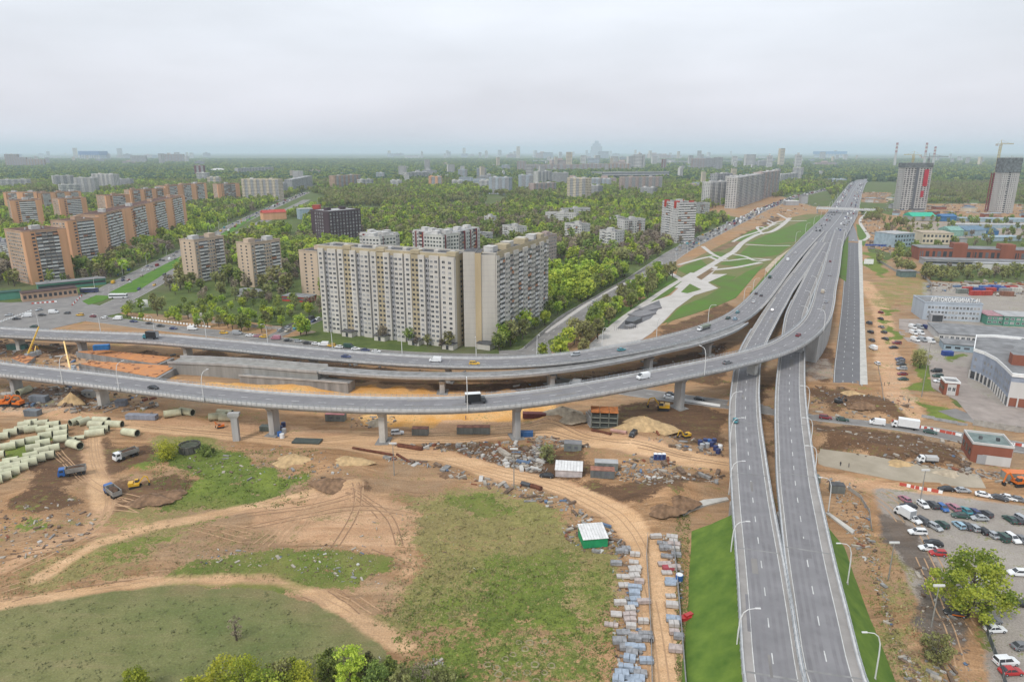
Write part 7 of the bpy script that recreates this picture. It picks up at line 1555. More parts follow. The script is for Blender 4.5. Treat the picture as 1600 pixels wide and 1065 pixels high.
# --- containers, cabins, tents
def container(px, py, deg, c, label, Lc=6, Wc=2.4, Hc=2.6, roofc=None, win=False, name='container', z=None):
    x, y, zz = P(px, py); r = empty(name, (x, y, zz - .05 if z is None else z), R(deg), label, 'cabin' if win else 'container'); m_ = c if not isinstance(c, tuple) else mat('container_%d_%d_%d' % tuple(int(v*100) for v in c), c, .6, .18, .6, streak=True)
    b = MB(); b.box(-Lc/2, Lc/2, -Wc/2, Wc/2, .1, Hc); b.build('shell', [m_], r); b = MB(); k = -Lc/2 + .25
    while k < Lc/2 - .2: b.box(k, k + .16, -Wc/2 - .06, -Wc/2, .25, Hc - .15); b.box(k, k + .16, Wc/2, Wc/2 + .06, .25, Hc - .15); k += .42
    b.build('corrugation', [m_], r, kind='stuff'); b = MB(); b.box(-Lc/2 - .05, Lc/2 + .05, -Wc/2 - .08, Wc/2 + .08, Hc, Hc + .12); b.build('roof', [roofc or m_], r)
    b = MB(); b.box(Lc/2 + .0, Lc/2 + .05, -Wc/2 + .1, -.04, .2, Hc - .15); b.box(Lc/2 + .0, Lc/2 + .05, .04, Wc/2 - .1, .2, Hc - .15); b.build('doors', [m_], r)
    if win: b = MB(); b.box(-Lc*.3, -Lc*.1, -Wc/2 - .1, -Wc/2 - .06, 1.1, 2.0); b.box(Lc*.1, Lc*.3, -Wc/2 - .1, -Wc/2 - .06, 1.1, 2.0); b.build('window', [glass_m], r)
    return r
gC = (.22, .235, .22); rC = mat('container_roof_rust', (.36, .17, .12), .9, .25, .5); gd = (.16, .17, .17)
for a_ in ((525, 656, -5, gC, 'grey cabin with a pink roof left of the orange sand, under the curved viaduct', 7.5, 3, 2.8, mat('roof_rose', (.5, .2, .2), .8), True), (657, 678, -3, gC, 'grey container with a rusty roof, leftmost of the three in a row', 6, 2.6, 2.6, rC), (727, 676, -3, gC, 'grey container with a rusty roof, middle of the three in a row', 6, 2.6, 2.6, rC), (753, 676, -3, gC, 'grey container with a rusty roof, rightmost of the three in a row', 6, 2.6, 2.6, rC),
      (835, 653, -4, (.14, .035, .03), 'long dark red open container right of the viaduct pier', 9, 2.5, 2.0), (895, 702, -8, gC, 'grey site cabin above the white tent', 6, 3.4, 2.8, roof_g, True), (947, 732, -6, gC, 'grey site cabin, rear one of the pair right of the white tent', 7.5, 3, 2.7, roof_l, True), (941, 744, -6, gd, 'brown-roofed grey site cabin, front one of the pair right of the white tent', 7.5, 3, 2.7, rC, True),
      (823, 681, -3, (.03, .10, .25), 'blue waste container beside the viaduct pier', 4.5, 2.4, 1.8), (62, 627, -8, (.2, .22, .25), 'blue-grey container beside the orange excavators', 7.5, 2.5, 2.6), (52, 649, -8, (.18, .2, .22), 'grey container above the pipe yard', 6, 2.5, 2.5), (222, 654, -4, (.3, .32, .38), 'long low grey-blue container by the site road under the viaduct', 12, 2.5, 1.8),
      (28, 546, -3, (.05, .12, .1), 'dark green container under the north viaduct at far left', 10, 2.6, 3), (422, 672, -4, (.12, .14, .12), 'dark green open container by the blue barrels at the pier', 7, 2.6, 1.8), (1307, 768, -10, (.17, .18, .17), 'grey cabin by the rubble right of the main viaduct', 4, 2.6, 2.6, roof_d), (1273, 545 + 208, 0, (.2, .24, .22), 'small pale cabin just right of the main viaduct edge', 2.6, 2, 2.2),
      (1480, 555, -3, (.04, .08, .3), 'small blue container behind the dealership yard', 5, 2.4, 2.2), (162, 563, 12, (.03, .16, .4), 'blue container standing on the orange trench deck', 7, 2.5, 2.4, None, False, 'container', 5.6), (1590, 748, -4, (.3, .31, .28), 'grey skip under the orange machine at the right edge', 9, 3, 2.5, PAINT['orange']), (480, 690, -5, (.07, .085, .075), 'flat dark steel tray lying on the site road', 10, 4, .5),
      (140, 619, -6, (.4, .4, .37), 'pale cabin behind the left viaduct pier', 5, 2.6, 2.8, roof_l, True), (190, 633, 5, (.16, .17, .2), 'dark small cabin right of the left viaduct pier', 4, 2.5, 2.4, None, True)):
    container(*a_)
for k, (px, py, c) in enumerate(((1512, 455, (.4, .05, .04)), (1520, 452, (.5, .5, .48)), (1529, 456, (.05, .08, .25)), (1537, 453, (.06, .15, .4)), (1546, 456, (.42, .06, .05)), (1553, 452, (.05, .1, .33)), (1561, 454, (.05, .1, .33)), (1570, 457, (.3, .3, .3)), (1579, 453, (.4, .05, .04)), (1588, 456, (.55, .54, .5)), (1524, 461, (.42, .06, .05)), (1541, 461, (.42, .07, .05)), (1503, 458, (.2, .22, .2)), (1573, 462, (.25, .12, .08)))):
    container(px, py, random.uniform(-15, 15), c, 'coloured lorry body, %s from the left in the scrap yard behind the lettered office' % ordw(sorted([1512, 1520, 1529, 1537, 1546, 1553, 1561, 1570, 1579, 1588, 1524, 1541, 1503, 1573]).index(px)), 8, 3, 3.2)
def tent(px, py, deg, Lt, Wt, H1, H2, m1, m2, label):
    r = empty('tent', P(px, py), R(deg), label, 'tent'); b = MB(); a, w = Lt/2, Wt/2
    b.add([(-a, -w, 0), (a, -w, 0), (a, w, 0), (-a, w, 0), (-a, -w, H1), (a, -w, H1), (a, w, H2), (-a, w, H2)], [(0, 1, 5, 4), (1, 2, 6, 5), (2, 3, 7, 6), (3, 0, 4, 7)]); b.build('wall', [m2], r)
    b = MB(); n = 9
    for i in range(n): x0 = -a - .2 + (Lt + .4) * i / n; x1 = x0 + (Lt + .4) / n - .06; b.add([(x0, -w - .3, H1 + .02), (x1, -w - .3, H1 + .02), (x1, w + .3, H2 + .06), (x0, w + .3, H2 + .06), (x0, -w - .3, H1 + .12), (x1, -w - .3, H1 + .12), (x1, w + .3, H2 + .16), (x0, w + .3, H2 + .16)], [(4, 5, 6, 7), (0, 1, 5, 4), (1, 2, 6, 5), (3, 0, 4, 7)])
    b.build('roof_panels', [m1], r); return r
whs = mat('tent_white', (.68, .67, .66), .7, .12, .6)
tent(889, 740, -7, 8.5, 5, 2.4, 3.2, whs, mat('tent_side', (.5, .46, .46), .8, .2, .6), 'white ribbed site tent between the bush and the grey cabins')
tent(926, 845, 8, 6.5, 6, 2.6, 3.4, whs, mat('tarp_green', (.02, .30, .12), .6, .15, .8), 'white-roofed shed with bright green sides beside the pallet yard')
# stacked cast frames block (brown-topped)
r = empty('formwork_stack', P(944, 664), R(-6), 'block of dark stacked formwork frames with an orange rusty top', 'formwork'); fm = mat('frame_grey', (.2, .21, .18), .8, .2, .5); b = MB()
for ix in range(4):
    for iy in range(3):
        for f in (0, 1): b.box(-5 + ix*3.2, -4.7 + ix*3.2, -3 + iy*2.9, -2.7 + iy*2.9, 0 + f*3, 3 + f*3)
for z in (0, 1.9, 3.8): b.box(-5, 4.9, -3, 3.1, z, z + .35)
b.build('frame', [fm], r)
for ix in range(3):
    for z in (0, 1.9, 3.8): b = MB(); b.box(-4.6 + ix*3.2, -1.9 + ix*3.2, -2.6, 2.7, z + .36, z + 1.3); b.build('panel', [mat('panel_dark', (.05, .055, .05), .9)], r)
b = MB(); 
for i in range(3): b.box(-5.1 + i*3.4, -1.9 + i*3.4, -3.1, 3.2, 6.0, 6.25)
b.build('rusty_top', [mat('rust_orange', (.48, .17, .05), .9, .25, .5)], r)
for k in range(4): r2 = empty('ladder_frame', P(919 + k*3, 662 - k), R(100), 'steel ladder frame leaning on the left side of the formwork block', 'frame', 'ladder frames beside the formwork block'); b = MB(); b.box(-3, 3, -.1, .1, 0, .3); [b.box(-3 + i*1.2, -2.8 + i*1.2, -.1, .1, .3, 4.0) for i in range(6)]; b.box(-3, 3, -.1, .1, 4, 4.2); b.build('bars', [steel], r2)
# orange-decked trench boxes between the viaducts
odeck = mat('deck_orange_shutter', (.58, .24, .08), .85, .25, .25, col2=(.42, .2, .1)); owood = mat('deck_brown_shutter', (.42, .22, .13), .9, .25, .3)
def trench(pts, h, top, label, kd='trench_box'):
    c = G(*pts[0]); q = [G(p[0], p[1], h) for p in pts]; q = [(x - c[0], y - c[1]) for x, y in q]; ar = sum(q[i][0]*q[(i+1) % len(q)][1] - q[(i+1) % len(q)][0]*q[i][1] for i in range(len(q))); q = q if ar > 0 else q[::-1]
    r = empty(kd, (c[0], c[1], 0), 0, label, 'concrete box'); b = MB(); b.prism(q, -1, h); b.build('wall', [conc_d], r)
    cx, cy = sum(p[0] for p in q)/len(q), sum(p[1] for p in q)/len(q); q2 = [(cx + (x-cx)*.94, cy + (y-cy)*.9) for x, y in q]; b = MB(); b.prism(q2, h + .01, h + .3); b.build('deck', [top], r)
    b = MB(); random.seed(int(pts[0][0]))
    for i in range(26):
        u, v = random.random(), random.random(); x = q2[0][0]*(1-u)*(1-v) + q2[1][0]*u*(1-v) + q2[2][0]*u*v + q2[3][0]*(1-u)*v; y = q2[0][1]*(1-u)*(1-v) + q2[1][1]*u*(1-v) + q2[2][1]*u*v + q2[3][1]*(1-u)*v; b.obox((x, y), random.uniform(.2, 1.2), random.uniform(.1, .4), h + .3, h + .3 + random.uniform(.1, .6), random.uniform(0, 3))
    b.build('loose_timber', [owood], r, kind='stuff'); return r
trench([(118, 549), (155, 546), (272, 559), (247, 570)], 3.0, odeck, 'orange-decked concrete box between the viaducts, rear one with a blue container')
trench([(122, 568), (145, 564), (280, 572), (245, 592)], 3.0, odeck, 'orange-decked concrete box between the viaducts, front one')
trench([(18, 560), (32, 555), (55, 558), (40, 570)], 2.0, odeck, 'small orange-decked box at far left between the viaducts')
# --- pallets of paving and bundled goods
pal_m = [mat('pallet_white', (.56, .53, .50), .8, .2, .8, col2=(.38, .35, .33)), mat('pallet_grey', (.32, .32, .33), .85, .25, .8), mat('pallet_bluish', (.36, .42, .50), .7, .2, .8), mat('pallet_pink', (.50, .42, .39), .8, .2, .8), mat('pallet_red', (.42, .08, .10), .7)]
wood = mat('pallet_wood', (.25, .18, .11), .9, .3, 1)
def pallet(px, py, deg, k, sx, sy, h, label, group):
    r = empty('pallet_stack', P(px, py, .05), R(deg), label, 'pallet'); b = MB()
    b.box(-sx, sx, -sy, sy, .0, .14); b.build('pallet', [wood], r); n = max(2, int(sx / .5)); b = MB(); z = .15
    for l in range(max(1, int(h / .45))):
        for i in range(n): x0 = -sx + 2*sx*i/n; j = random.uniform(-.05, .05); b.box(x0 + .03 + j, x0 + 2*sx/n - .03 + j, -sy*.95, sy*.95, z, z + .42 - random.uniform(0, .04))
        z += .44
    b.build('goods', [pal_m[k]], r)
Z0 = lambda x, y: (800 + x / 2.917, 700 + y / 2.917)
lft = [(560,485,0),(555,517,0),(560,542,0),(560,562,0),(557,585,0),(507,583,0),(510,622,0),(580,608,3),(560,635,2),(558,660,2),(562,685,2),(550,710,2),(493,705,0),(600,700,3),(475,755,0),(538,735,0),(535,762,3),(538,785,3),(543,812,0),(452,803,3),(598,790,0),(508,838,1),(565,850,3),(560,868,1),(490,880,1),(540,905,2),(575,910,2),(520,910,1),(545,935,1),(535,960,2),(612,970,2),(520,1000,2),(560,1010,2),(500,1030,2),(540,1045,2),(485,1055,2),(580,1055,2),(475,525,1),(500,470,1),(520,460,1),(585,1030,1),(608,850,1),(610,870,1),(560,1075,2),(515,1085,2),(470,1090,1)]
rgt = [(655,402,0),(685,430,1),(730,400,0),(735,420,0),(738,440,3),(700,455,1),(740,460,0),(748,487,1),(705,490,1),(695,525,3),(740,545,3),(705,565,0),(714,548,4),(725,600,2),(722,615,2),(723,672,0),(730,715,0),(735,780,2),(738,803,0),(740,840,3),(748,905,3),(745,920,3),(760,860,1)]
cn_ = ['white', 'grey', 'bluish', 'pinkish-white', 'red']
for lst, wh in ((lft, 'in the yard left of the sandy road'), (rgt, 'in the strip right of the sandy road')):
    cnt = {}
    for (x, y, k) in sorted(lst, key=lambda t: t[1]):
        px, py = Z0(x, y); i = cnt.get(k, 0); cnt[k] = i + 1; pallet(px, py + 2, random.uniform(-14, 6), k, random.uniform(1.1, 1.7), random.uniform(.6, .9), random.uniform(.6, 1.3), '%s pallet, %s from the top %s' % (cn_[k], ordw(i), wh), 'pallets stacked beside the sandy road')
b = MB(); b.cyl((0, 0, 0), (0, 0, 1.6), .9, .9, 12); b.cyl((0, 0, 1.6), (0, 0, 1.7), .8, .8, 12, 1); o = b.build('barrel', [PAINT['blue'], PAINT['white']]); o.location = P(*Z0(762, 602)); tag(o, 'blue drum with a white top beside the pallets right of the sandy road', 'drum')
b = MB(); b.obox((0, 0), 2.2, .7, 0, .8, .2); b.obox((.5, .3), 1.0, .5, .8, 1.2, .5); o = b.build('boat_cover', [PAINT['red']]); o.location = P(*Z0(795, 778)); tag(o, 'small red covered bundle in the grass beside the green embankment', 'bundle')
# blue toilets, barrels
def toilet(px, py, label, group=None):
    r = empty('portable_toilet', P(px, py), R(-5), label, 'portable toilet', group); b = MB(); b.box(-.6, .6, -.6, .6, 0, 2.1); b.build('cabin', [PAINT['blue']], r); b = MB(); b.add([(-.65, -.65, 2.1), (.65, -.65, 2.1), (.65, .65, 2.1), (-.65, .65, 2.1), (0, 0, 2.55)], [(0, 1, 4), (1, 2, 4), (2, 3, 4), (3, 0, 4)]); b.build('roof', [PAINT['white']], r); b = MB(); b.box(-.45, .45, -.64, -.61, .1, 1.9); b.build('door', [PAINT['navy']], r)
for i, px in enumerate((1024, 1030.5, 1037)): toilet(px, 717, 'blue portable toilet, %s of three by the upper site road' % ('leftmost', 'middle', 'rightmost')[i])
for i, (px, py, c) in enumerate(((1094, 694, 'navy'), (1102, 692, 'navy'), (1108, 693, 'blue'), (1112, 697, 'navy'), (1116, 692, 'navy'), (1105, 699, 'silver'), (1118, 703, 'navy'), (1125, 702, 'white'), (1122, 708, 'navy'), (1097, 700, 'silver'), (439, 672, 'navy'), (444, 676, 'silver'), (437, 681, 'blue'), (441, 684, 'white'), (443, 666, 'navy'))):
    b = MB(); b.cyl((0, 0, 0), (0, 0, 1.7), .85, .85, 12); b.cyl((0, 0, 1.7), (0, 0, 1.9), .85, .3, 12); o = b.build('barrel', [PAINT[c]]); o.location = P(px, py); w = 'beside the left edge of the main viaduct' if px > 1000 else 'by the dark container at the viaduct pier'; tag(o, '%s barrel %s' % (c, w), 'barrel', '%s barrels %s' % (c, w))
# round concrete well
r = empty('concrete_well', P(297, 704), 0, 'round dark ribbed concrete well among bushes in the dirt', 'well'); b = MB(); n = 16
for k in range(n): a0, a1 = 2*PI*k/n, 2*PI*(k+1)/n - .05; b.prism([(3.6*math.cos(a0), 3.6*math.sin(a0)), (3.6*math.cos(a1), 3.6*math.sin(a1)), (3.2*math.cos(a1), 3.2*math.sin(a1)), (3.2*math.cos(a0), 3.2*math.sin(a0))], -.5, 2.6)
b.build('ribs', [mat('well_dark', (.12, .115, .1), .9, .3, .6)], r); b = MB(); b.cyl((0, 0, 0), (0, 0, 2.0), 3.2, 3.2, 16); b.build('fill', [mat('well_fill', (.09, .1, .07), .95, .3, .6)], r)
# long rusty beams
def beam(p0, p1, label, m=rust, w=.45, h=.7, name='steel_beam'):
    a, c = P(*p0), P(*p1); r = MB(); r.cyl((a[0], a[1], a[2] + h*.6), (c[0], c[1], c[2] + h*.6), w, w, 6); o = r.build(name, [m]); tag(o, label, 'beam'); return o
beam((551, 701), (615, 712), 'long rusty beam along the lower edge of the site road'); beam((622, 677 + 20), (660, 703), 'thick rusty pipe beside the viaduct pier', rust, .9); beam((620, 711), (642, 724), 'short rusty beam turning down from the long one'); beam((925, 672), (955, 678), 'rusty pipe on the ground before the formwork block', rust, .6); beam((955, 672), (979, 678), 'pinkish pipe next to the rusty one', mat('pipe_pink', (.5, .3, .25), .7), .7, 1); beam((815, 757), (829, 761), 'dark steel piece beside the lower site road', PAINT['dark grey'], .8, 1.0); beam((830, 761), (846, 766), 'dark red steel piece beside the dark one', rust, .8, 1.0)
beam((210, 0 + 725), (214, 722), 'short concrete log in the dirt', conc_d, .5) if False else None
# site barriers: red and white blocks
def blocks(p0, p1, n, lab, grp, z=.1, white_only=False, s=1.0):
    a, c = G(*p0), G(*p1); an = math.atan2(c[1]-a[1], c[0]-a[0])
    for i in range(n):
        f = (i + .5) / n; x, y = a[0] + (c[0]-a[0])*f, a[1] + (c[1]-a[1])*f; b = MB(); b.add([(-.95*s, -.3, 0), (.95*s, -.3, 0), (.95*s, .3, 0), (-.95*s, .3, 0), (-.95*s, -.12, .9), (.95*s, -.12, .9), (.95*s, .12, .9), (-.95*s, .12, .9)], [(4,5,6,7), (0,1,5,4), (1,2,6,5), (2,3,7,6), (3,0,4,7)])
        c_ = white_p if (white_only or i % 2) else mat('block_red', (.5, .09, .06), .8, .15); o = b.build('barrier_block', [c_], loc=(x, y, gz(x, y) + z), rz=an); cn = 'white' if (white_only or i % 2) else 'red'
        tag(o, '%s road barrier block %s' % (cn, lab), 'barrier', '%s barrier blocks %s' % (cn, grp))
blocks((1395, 660), (1500, 681), 22, 'in the row along the street above the boiler house', 'along the street')
blocks((1530, 686), (1600, 698), 12, 'in the row along the street right of the boiler house', 'right of the boiler house')
blocks((1408, 758), (1470, 770), 10, 'in the row between concrete road and parking ground', 'beside the concrete road', 0.05)
blocks((50, 475), (88, 472), 10, 'before the brown pavilion at the crossroads', 'at the crossroads pavilion', .15); blocks((112, 478), (128, 462), 9, 'beside the violet-blue bus at the crossroads', 'beside the bus at the crossroads', .15)
blocks((205, 497), (330, 512), 26, 'in the broken line dividing the northern street', 'dividing the northern street', .15, True, .7); blocks((0, 504), (50, 486), 12, 'in the line across the left crossroads', 'across the left crossroads', .2, True, .8)
blocks((1040, 622), (1125, 635), 16, 'in the line along the street under the curved viaduct', 'under the curved viaduct', .1, True, .8)
x_, y_, z_ = P(370, 688); fp_ = empty('concrete_pier', (x_, y_, 0), R(5), 'free-standing grey pier in front of the curved viaduct, carrying nothing', 'pier'); hp_ = HT(370, 688, 645)
b = MB(); b.box(-1.1, 1.1, -.9, .9, -1, hp_ - 2); b.build('shaft', [conc], fp_); b = MB(); b.add([(-1.1, -.9, hp_ - 2), (1.1, -.9, hp_ - 2), (1.1, .9, hp_ - 2), (-1.1, .9, hp_ - 2), (-2, -1.1, hp_ - 1), (2, -1.1, hp_ - 1), (2, 1.1, hp_ - 1), (-2, 1.1, hp_ - 1), (-2, -1.1, hp_), (2, -1.1, hp_), (2, 1.1, hp_), (-2, 1.1, hp_)], [(0,1,5,4), (1,2,6,5), (2,3,7,6), (3,0,4,7), (4,5,9,8), (5,6,10,9), (6,7,11,10), (7,4,8,11), (8,9,10,11)]); b.build('capital', [conc], fp_)
excavator('orange', P(345, 668), R(200), 'small orange loader beside the free-standing pier', .5, .6)
# soil heaps as bodies of their own
def heap(px, py, r, h, m_, label, sq=.7):
    n, k = 22, 7; vs = []; fs = []; rs = random.Random(int(px))
    ph = rs.uniform(0, 6)
    for j in range(k + 1):
        f = j / k
        for i in range(n): t = 2*PI*i/n; rr_ = r * f * (1 + .18*math.sin(3*t + ph) + .1*math.sin(7*t + ph) + rs.uniform(-.05, .05)); vs.append((rr_*math.cos(t), rr_*math.sin(t)*sq, h * (1 - f)**.9 * (1 + rs.uniform(-.12, .12)) - .3*f))
    for j in range(k):
        for i in range(n): fs.append((j*n + i, (j+1)*n + i, (j+1)*n + (i+1) % n, j*n + (i+1) % n))
    b = MB(); b.add(vs, fs); o = b.build('soil_heap', [m_], loc=P(px, py), smooth=True); tag(o, label, 'heap')
hs_ = mat('heap_sand', (.52, .36, .19), .95, .2, .6, bump=.4); hb_ = mat('heap_brown', (.24, .145, .085), .95, .3, .6, bump=.4); hg_ = mat('heap_pale', (.46, .38, .28), .95, .2, .6, bump=.4)
for a_ in ((1005, 667, 12, 4.2, hs_, 'large tawny sand heap right of the formwork block'), (878, 650, 9, 3.2, hg_, 'pale heap right of the dark red container'), (896, 655, 7, 2.6, hg_, 'pale smaller heap left of the formwork block'), (112, 622, 5, 4.5, hs_, 'tall sandy heap left of the viaduct pier at left'), (1062, 775, 6, 2.6, hb_, 'brown heap above the end of the pallet yard'), (1040, 790, 5, 1.8, hb_, 'small brown heap by the curve of the sandy road'),
  (235, 778, 6, 1.8, hb_, 'dark brown heap beside the yellow excavator'), (265, 772, 5, 1.4, hb_, 'dark brown heap right of the yellow excavator'), (60, 555, 7, 2.4, hb_, 'brown heap under the north viaduct at left'), (230, 553, 7, 2, hb_, 'brown heap behind the orange-decked boxes'), (1405, 725, 5, 1.6, hs_, 'orange-brown heap left of the mixer lorry'), (1350, 632, 6, 1.8, hb_, 'brown heap in the pit below the new service road end'), (1330, 615, 5, 1.5, hs_, 'sandy heap at the end of the new service road'), (1480, 740, 5, 1.6, hg_, 'pale rubble heap left of the boiler house'), (590, 662, 5, 2.2, hg_, 'stony heap right of the grey cabin with the pink roof'),
  (700, 742, 4, 1.2, hb_, 'small brown heap by the concrete blocks'), (520, 752, 7, 1.6, hb_, 'flat brown heap above the bare sandy clearing'), (460, 720, 7, 2, hs_, 'tawny heap in the rough ground left of centre'), (545, 722, 7, 2.0, hs_, 'tawny heap beside the long rusty beam')): heap(*a_)
# --- fences
def fence(pts, h, label, mt_, post=3.0, name='fence', gap=True):
    w = [P(*p) for p in pts]; r = empty(name, w[0], 0, label, 'fence'); o = w[0]; pb = MB(); sb = MB()
    for a, c in zip(w, w[1:]):
        L_ = math.hypot(c[0]-a[0], c[1]-a[1]); n = max(1, int(L_ / post)); an = math.atan2(c[1]-a[1], c[0]-a[0])
        for i in range(n):
            f0, f1 = i/n, (i+1)/n; x0, y0 = a[0] + (c[0]-a[0])*f0 - o[0], a[1] + (c[1]-a[1])*f0 - o[1]; x1, y1 = a[0] + (c[0]-a[0])*f1 - o[0], a[1] + (c[1]-a[1])*f1 - o[1]; z = gz(x0 + o[0], y0 + o[1]) - o[2]
            pb.cyl((x0, y0, z - .3), (x0, y0, z + h + .1), .07, .07, 4); sb.obox(((x0+x1)/2, (y0+y1)/2), L_/n/2 - .04, .03, z + .05, z + h, an)
    pb.build('posts', [steel], r, kind='stuff'); sb.build('panels', [mt_], r, kind='stuff'); return r
fp = mat('fence_panel', (.36, .37, .38), .7, .2, .8); fd = mat('fence_dark', (.13, .15, .16), .7, .2, .8); fc_ = mat('fence_concrete', (.38, .36, .33), .9, .2, .5)
fence([(1012, 840), (1010, 870), (1014, 930), (1017, 1000), (1019, 1080)], 1.6, 'thin grey fence along the left side of the sandy road', fp); fence([(1052, 850), (1058, 910), (1064, 980), (1072, 1080)], 1.8, 'grey fence between the pallets and the grass right of the sandy road', fp)
fence([(1530, 955), (1545, 1000), (1560, 1040), (1575, 1085)], 1.6, 'dark fence between the grass strip and the right parking yard', fd); fence([(1440, 430), (1455, 445), (1455, 462)], 2.2, 'concrete fence at the corner of the sandy ground', fc_); fence([(1372, 408), (1400, 425), (1450, 428)], 2.0, 'pale fence along the top of the sandy ground', fc_)
fence([(1440, 652), (1480, 660), (1512, 665)], 1.2, 'low grey-blue fence by the green verge near the street', fp); fence([(1520, 664), (1620, 680)], 2.4, 'concrete wall in front of the dealership', fc_); fence([(1352, 384), (1400, 386)], 2.2, 'blue fence closing the end of the new service road', mat('fence_blue', (.05, .09, .3), .6, .2, .6)); fence([(330, 505), (440, 516), (480, 500)], 2.0, 'pale fence along the park edge above the street', fc_)
fence([(820, 545), (860, 512), (905, 480), (958, 450), (1010, 420)], 1.8, 'pale fence along the wooded strip beside the boulevard', fc_) ; fence([(1372, 572), (1379, 610), (1382, 632)], .8, 'low kerb wall left of the green verge by the brownish tree', fc_)
fence([(1325, 765), (1345, 780), (1358, 800), (1362, 830)], 1.2, 'broken fence at the corner of the muddy track', fc_)
# billboard, posters
def billboard(px, py, label, w=7, h=3.5, z=2):
    r = empty('billboard', P(px, py), R(-10), label, 'billboard'); b = MB(); b.cyl((0, .2, 0), (0, .2, z + h), .25, .25, 6); b.build('post', [steel], r); b = MB(); b.box(-w/2, w/2, -.15, .15, z, z + h); b.build('panel', [white_p], r)
billboard(224, 484, 'white billboard on the green lawn below the park', 8, 5, 2); billboard(355, 401, 'pale yellow sign on the avenue median', 8, 4, 1); billboard(1357, 414, 'white board on the lawn beside the new service road', 8, 4.5, 1); billboard(306, 498, 'white slanted board on the dirt strip before the park', 9, 3, 1)
# skate ground obstacles
for i, (px, py, sx, sy, h, an) in enumerate(((990, 505, 6, 2.5, 2.2, .9), (1003, 492, 8, 5, .8, .7), (1016, 483, 7, 4, .7, .7), (985, 512, 3, 2, 1.2, .7))):
    b = MB(); b.obox((0, 0), sx, sy, 0, h, an, 0, .4); o = b.build('skate_ramp', [PAINT['dark grey'] if i == 0 else asphalt], loc=(*G(px, py), .3)); tag(o, '%s on the skate ground beside the plaza' % ('dark steel ramp', 'largest low grey ramp', 'second low grey ramp', 'small grey block')[i], 'ramp')
b = MB()
for i in range(12):
    x, y = G(960 + i*3.3, 517 - .3*i); b.cyl((x, y, .3), (x, y, 2.8), .06, .06, 4)
b.build('skate_fence_posts', [PAINT['black']], None); tag([o for o in bpy.data.objects if o.name.startswith('skate_fence_posts')][0], 'thin dark cage posts at the near end of the skate ground', 'fence')
# people
def person(px, py, label, c):
    r = MB(); x, y, z = P(px, py)
    ch = [((0, 0, 0), .09), ((0, .02, .45), .1), ((.05, 0, .9), .15)]
    v = [(-.1, 0, 0), (-.1, .02, .45), (-.09, 0, .88), (0, 0, 1.0), (0, 0, 1.2), (0, 0, 1.42), (0, 0, 1.52), (0, .02, 1.68), (.1, .12, 0), (.1, .06, .45), (.09, 0, .88), (-.2, 0, 1.38), (-.26, .03, 1.1), (-.26, .1, .85), (.2, 0, 1.38), (.26, .03, 1.1), (.26, .1, .85), (-.1, .14, .02), (.1, .26, .02)]
    e = [(0, 1), (1, 2), (2, 3), (3, 4), (4, 5), (5, 6), (6, 7), (8, 9), (9, 10), (10, 3), (5, 11), (11, 12), (12, 13), (5, 14), (14, 15), (15, 16), (0, 17), (8, 18)]; rad = [.06, .07, .1, .15, .15, .14, .06, .11, .06, .07, .1, .07, .05, .04, .07, .05, .04, .04, .04]
    me = bpy.data.meshes.new('person'); me.from_pydata(v, e, []); o = bpy.data.objects.new('person', me); COL.objects.link(o); md = o.modifiers.new('skin', 'SKIN'); 
    me.skin_vertices.new() if not me.skin_vertices else None
    for i, s in enumerate(me.skin_vertices[0].data): s.radius = (rad[i], rad[i]*.8); s.use_root = (i == 3)
    o.modifiers.new('sub', 'SUBSURF').levels = 1; me.materials.append(mat('clothes_' + c, {'dark': (.03, .03, .04), 'orange': (.6, .18, .03), 'blue': (.05, .08, .2)}[c], .9)); o.location = (x, y, z); o.rotation_euler = (0, 0, random.uniform(0, 6)); tag(o, label, 'person')
person(1382, 602, 'person in dark clothes walking on the dirt lane, left of two', 'dark'); person(1389, 602, 'person in dark clothes walking on the dirt lane, right of two', 'dark'); person(1313, 728, 'worker in dark clothes on the concrete road, left of two', 'dark'); person(1326, 730, 'worker in dark clothes on the concrete road, right of two', 'dark'); person(1420, 628, 'lone person at the lane junction near the verge', 'dark'); person(728, 655, 'worker on the pale sand below the curved viaduct', 'blue'); person(1017, 1006, 'worker standing at the left fence of the sandy road', 'dark')
